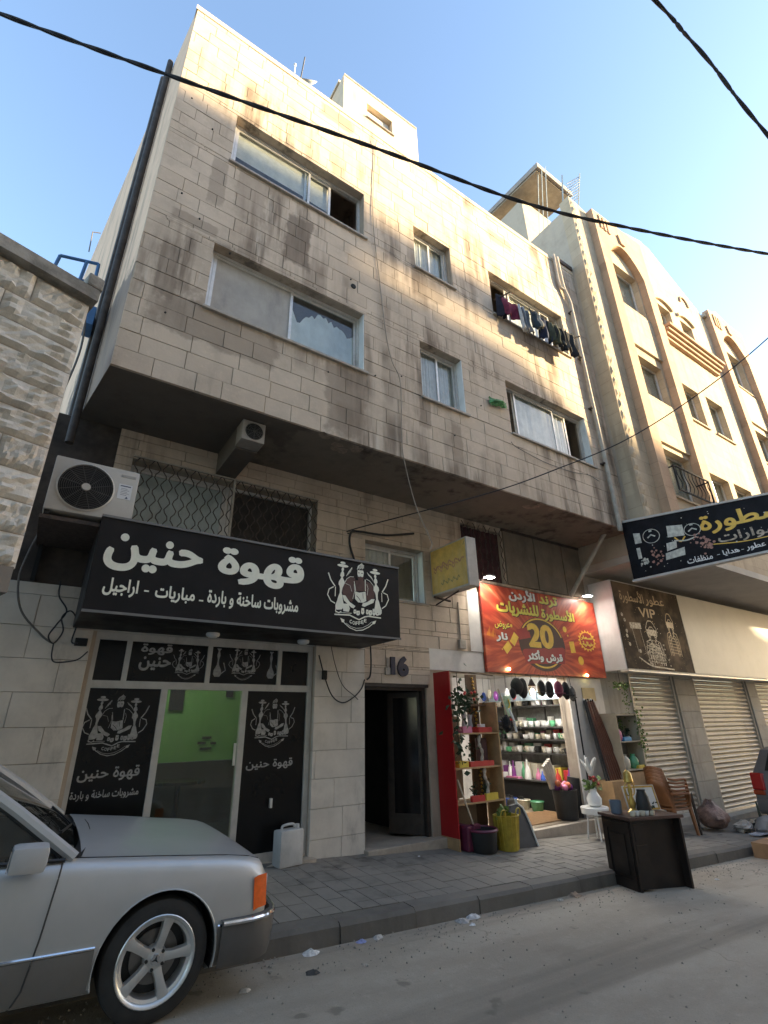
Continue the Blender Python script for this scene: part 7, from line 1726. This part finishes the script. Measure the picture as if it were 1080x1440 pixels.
# ================================================================ LAUNDRY at the upper right window
ck = empty('clothes_rack', 'wire clothes rack fixed below the upper right window', 'rack')
for k in range(3): MB().tube([(6.4, F - .1 - .11 * k, 8.12 - .05 * k), (7.4, F - .12 - .11 * k, 8.02 - .05 * k), (8.72, F - .1 - .11 * k, 8.10 - .05 * k)], .005, 5).build('line', M_CABG, ck)
for x in (6.42, 8.70): MB().bar((x, F + .02, 8.15), (x, F - .40, 8.0), .02).build('arm', M_IRON, ck)
def garment(x0, x1, zt, zb, y, m, label, name='garment', seed=0, group=None, shape='rect'):
    rg_ = random.Random(seed); nx, nz = 12, 10; g_ = MB(); x0 -= .035; x1 += .05
    for i in range(nx + 1):
        for j in range(nz + 1):
            u, v = i / nx, j / nz; x = x0 + (x1 - x0) * (u if shape != 'shirt' or v > .25 else .5 + (u - .5) * (1.0 - .15 * (1 - v * 4)))
            if shape == 'trousers' and v > .35: x += (.02 if u > .5 else -.02)
            fold = math.sin(u * 9 + seed) * .04 * (.4 + v) + math.sin(u * 21 + seed * 2) * .010 + .02 * v * math.sin(v * 7 + seed)
            drop = .0 if j < nz else rg_.uniform(-.04, .03)
            g_.v.append((x + .015 * math.sin(v * 6 + u * 4 + seed), y + fold - .02 * v, zt + (zb - zt) * v + drop - .02 * math.sin(u * PI)))
    for i in range(nx):
        for j in range(nz): a = i * (nz + 1) + j; g_.f.append((a, a + nz + 1, a + nz + 2, a + 1))
    o = g_.build(name, m, None, True); o.modifiers.new('cloth', 'SOLIDIFY').thickness = .008
    return tag(o, label, 'clothing', group or 'laundry under the upper right window')
MC = lambda n, c: mat(n, c, .95, .2, 12, bump=.2)
garment(6.38, 6.52, 8.20, 7.62, F - .11, MC('navy_cloth', (.012, .013, .025)), 'dark navy cloth at the left end of the laundry', seed=1)
garment(6.50, 6.88, 8.16, 7.72, F - .13, MC('crimson_cloth', (.17, .022, .05)), 'crimson towel hanging beside the dark navy cloth', 'towel', 2)
garment(6.90, 6.99, 8.10, 7.42, F - .22, MC('pale_cloth', (.42, .42, .42)), 'long pale grey cloth hanging right of the crimson towel', seed=3)
garment(7.0, 7.12, 8.05, 7.40, F - .22, MC('grey_cloth', (.16, .17, .19)), 'narrow grey cloth next to the pale one', seed=4)
garment(7.12, 7.32, 8.04, 7.55, F - .30, MC('slate_cloth', (.03, .045, .055)), 'slate blue cloth in the middle left of the laundry', seed=5)
garment(7.30, 7.40, 7.98, 7.62, F - .32, MC('cream_cloth', (.40, .36, .30)), 'small cream cloth between the dark garments', seed=6)
garment(7.40, 7.66, 8.0, 7.42, F - .30, MC('indigo_cloth', (.012, .02, .05)), 'indigo trousers hanging in the middle of the laundry', seed=7, shape='trousers')
garment(7.70, 7.90, 7.98, 7.45, F - .32, MC('olive_cloth', (.05, .055, .035)), 'olive cloth right of the indigo trousers', seed=8)
garment(7.92, 8.12, 8.0, 7.36, F - .32, MC('black_cloth', (.01, .01, .011)), 'black shirt on the right half of the laundry', seed=9, shape='shirt')
garment(8.12, 8.26, 8.02, 7.50, F - .28, MC('mixed_grey_cloth', (.10, .095, .085)), 'patterned grey cloth right of the black shirt', seed=10)
garment(8.28, 8.56, 8.04, 7.36, F - .30, MC('charcoal_cloth', (.02, .02, .022)), 'charcoal garment at the right end of the laundry', seed=11, shape='shirt')
garment(8.56, 8.66, 8.06, 7.62, F - .24, MC('tan_cloth', (.32, .25, .17)), 'narrow tan cloth at the far right end of the laundry', seed=12)
pb = MB(); rg = random.Random(14); N2 = 8
for i in range(N2 + 1):
    for j in range(N2 + 1):
        u, v = i / N2, j / N2; pb.v.append((5.84 + .44 * u, F - .04 - .10 * math.sin(u * PI) * math.sin(v * PI) + rg.uniform(-.02, .02), 5.28 + .17 * v * (1 - .3 * u) + .06 * u + rg.uniform(-.012, .012)))
for i in range(N2):
    for j in range(N2): a = i * (N2 + 1) + j; pb.f.append((a, a + N2 + 1, a + N2 + 2, a + 1))
tag(pb.build('plastic_bag', mat('green_bag', (.10, .30, .11), .5, .5, 9)), 'green and white plastic bag blown flat beside the lower right window', 'bag')
# old anchor holes in the stone front
hl = MB()
for (x, z) in ((.33, 6.6), (.42, 4.55), (.6, 6.3), (1.05, 5.95), (3.0, 6.5), (2.95, 6.62), (6.51, 4.6), (8.54, 4.62), (5.65, 5.2), (4.95, 4.35), (2.6, 4.62), (3.4, 4.9), (.2, 8.6), (.55, 8.2), (3.9, 5.1)):
    r_ = .012 if x != 3.0 else .045
    hl.cyl((x, F - .012, z), (x, F + .01, z), r_, r_, 10)
hl.build('anchor_holes', M_BLACK, main)
# white jerrycan at the coffee shop door
jx, jy = 2.86, 6.30; jz = walk_z(jx, jy)
jc = empty('jerrycan', 'cloudy white plastic jerrycan standing before the coffee shop glass', 'canister', loc=(jx, jy, jz)); jc.rotation_euler = (0, 0, R(8))
M_JC = mat('cloudy_plastic', (.44, .44, .43), .5, .12, 5)
MB().rbox(-.155, .155, -.09, .09, 0, .36, .025).build('body', M_JC, jc, True); MB().tube(bez([(-.1, 0, .355), (-.08, 0, .40), (.05, 0, .405), (.08, 0, .36)], 5), .014, 8).build('handle', M_JC, jc, True); MB().cyl((.11, 0, .355), (.11, 0, .40), .028, .026, 14).build('cap', M_JC, jc)

# ================================================================ RUBBISH, BOXES, LITTER
bx_, by_ = 11.25, 5.65; bz_ = walk_z(bx_, by_)
rg = random.Random(6)
bag = MB(); n1, n2 = 16, 10
for k in range(n2 + 1):
    ph = PI * k / n2
    for i in range(n1):
        t = 2 * PI * i / n1; j = 1 + .10 * math.sin(5 * t + k * 1.3) + rg.uniform(-.05, .05); bag.v.append((bx_ + .30 * j * math.sin(ph) * math.cos(t) + .05 * math.cos(ph), by_ + .26 * j * math.sin(ph) * math.sin(t), bz_ + .21 - .21 * math.cos(ph) * (1 if k else 1) + .1 * (k > 8) * rg.uniform(0, 1)))
for k in range(n2):
    for i in range(n1): bag.f.append((k * n1 + i, k * n1 + (i + 1) % n1, (k + 1) * n1 + (i + 1) % n1, (k + 1) * n1 + i))
tag(bag.build('rubbish_sack', mat('brown_sack', (.24, .15, .12), .35, .5, 6, bump=.8, bdist=.03), None, True), 'brown bulging rubbish sack against the pier between the shutters', 'sack')
for k, (x, y, s_, m, lab) in enumerate(((11.6, 5.3, .15, mat('clear_film_waste', (.42, .38, .33), .3, .3, 9), 'crumpled clear film lying beside the rubbish sack'), (11.9, 5.1, .17, M_SOIL, 'black torn plastic lying in front of the rubbish sack'), (12.3, 5.35, .14, mat('pale_waste', (.5, .42, .32), .7, .3, 9), 'pale torn card lying right of the rubbish sack'))):
    m_ = MB(); m_.ball((x, y, walk_z(x, y) + s_ * .55), s_ * 1.6, s_, s_ * .6, 12, 8, .28); tag(m_.build('waste_heap', m), lab, 'rubbish')
tag(MB().prism([(0, 0), (.36, .05), (.30, .16), (.02, .10)], lambda u, v, d: (11.15 + u, 5.05 - v * 1.5, walk_z(11.2, 5.0) + .01 + d + u * .06), 0, .02).build('flattened_tray', mat('blue_white_tray', (.4, .43, .5), .4, .4, 14)), 'blue and white flattened tray on the walk', 'tray')
tag(MB().cyl((12.15, 5.2, walk_z(12, 5.2) + .05), (12.22, 5.25, walk_z(12, 5.2) + .46), .035, .012, 10).build('glass_bottle', mat('dark_green_glass', (.03, .045, .03), .15, .2), None, True), 'dark bottle standing in the rubbish', 'bottle')
bb = MB().rbox(9.98, 10.7, 4.14, 4.52, road_z(10.3) - .01, road_z(10.3) + .22, .006); tag(bb.build('cardboard_box', mat('brown_card', (.26, .15, .075), .85, .12, 6)), 'brown cardboard box in the gutter at the right edge', 'box')
rk = MB(); rk.ball((11.8, 4.92, walk_z(11.8, 4.9) + .12), .5, .22, .16, 14, 8, .12); tag(rk.build('grey_tarp', mat('grey_cloth_cover', (.23, .225, .22), .85, .15, 5), None, True), 'grey crumpled cover lying on the kerb at the right', 'cover')
LIT = [(2.3, 4.52, .09, 'white crumpled tissue by the kerb near the car', (.62, .61, .58)), (2.14, 4.19, .07, 'dark flattened scrap on the road near the car', (.05, .048, .045)), (2.78, 4.54, .06, 'blue and white scrap by the kerb', (.25, .28, .5)), (2.95, 4.54, .07, 'pale wrapper lying flat by the kerb', (.4, .38, .35)), (3.88, 4.5, .10, 'grey torn wrapper in the gutter puddle stain', (.34, .33, .32)), (4.05, 4.53, .10, 'white torn wrapper beside the grey one in the gutter', (.5, .5, .5)), (3.9, 4.38, .05, 'small white scrap in front of the wrappers', (.6, .6, .6)), (1.62, 4.16, .06, 'pale flat stone on the road before the car wheel', (.42, .38, .33)), (5.6, 4.53, .12, 'brown card scrap in the gutter left of the desk', (.28, .2, .14)), (5.3, 4.5, .05, 'little pale pebble left of the card scrap', (.4, .38, .33)), (2.55, 4.1, .04, 'small tan pebble on the road', (.36, .32, .27)), (7.9, 4.1, .04, 'tiny white scrap on the road right of the desk', (.6, .6, .58)), (4.6, 6.1, .03, 'tiny white scrap on the walk before the entrance', (.7, .7, .7))]
for k, (x, y, s_, lab, c) in enumerate(LIT):
    s_ *= .62
    m_ = MB(); rg = random.Random(k + 50); n = 9; z = (road_z(x) if y < 4.58 else walk_z(x, y)) + .003
    vs = [(x, y, z + s_ * .45)]
    for r_, h in ((.5, .38), (1.0, .0)):
        for i in range(n): t = 2 * PI * i / n; q = s_ * r_ * rg.uniform(.65, 1.25); vs.append((x + q * math.cos(t) * 1.3, y + q * math.sin(t), z + (s_ * h * rg.uniform(.3, 1.3) if h else 0)))
    fs = [(0, 1 + i, 1 + (i + 1) % n) for i in range(n)] + [(1 + i, 1 + n + i, 1 + n + (i + 1) % n, 1 + (i + 1) % n) for i in range(n)]
    m_.add(vs, fs); tag(m_.build('litter_scrap' if 'stone' not in lab and 'pebble' not in lab else 'stray_stone', mat('litter_%d' % k, c, .8, .3, 25)), lab, 'litter' if 'stone' not in lab and 'pebble' not in lab else 'stone')
gr_ = MB(); rg = random.Random(88)
for k in range(900):
    x = rg.uniform(.4, 9.5); y = 4.58 - abs(rg.gauss(0, .28)) if k % 3 else rg.uniform(2.0, 4.5); s_ = rg.uniform(.003, .011); z = road_z(x) + s_ * .4
    gr_.add([(x - s_, y, z), (x, y - s_, z), (x + s_, y, z), (x, y + s_, z), (x, y, z + s_), (x, y, z - s_)], [(0, 1, 4), (1, 2, 4), (2, 3, 4), (3, 0, 4)])
tag(gr_.build('grit', mat('grit_mix', (.24, .22, .19), .9, .4, 60)), 'loose grit scattered along the gutter', kind='stuff')
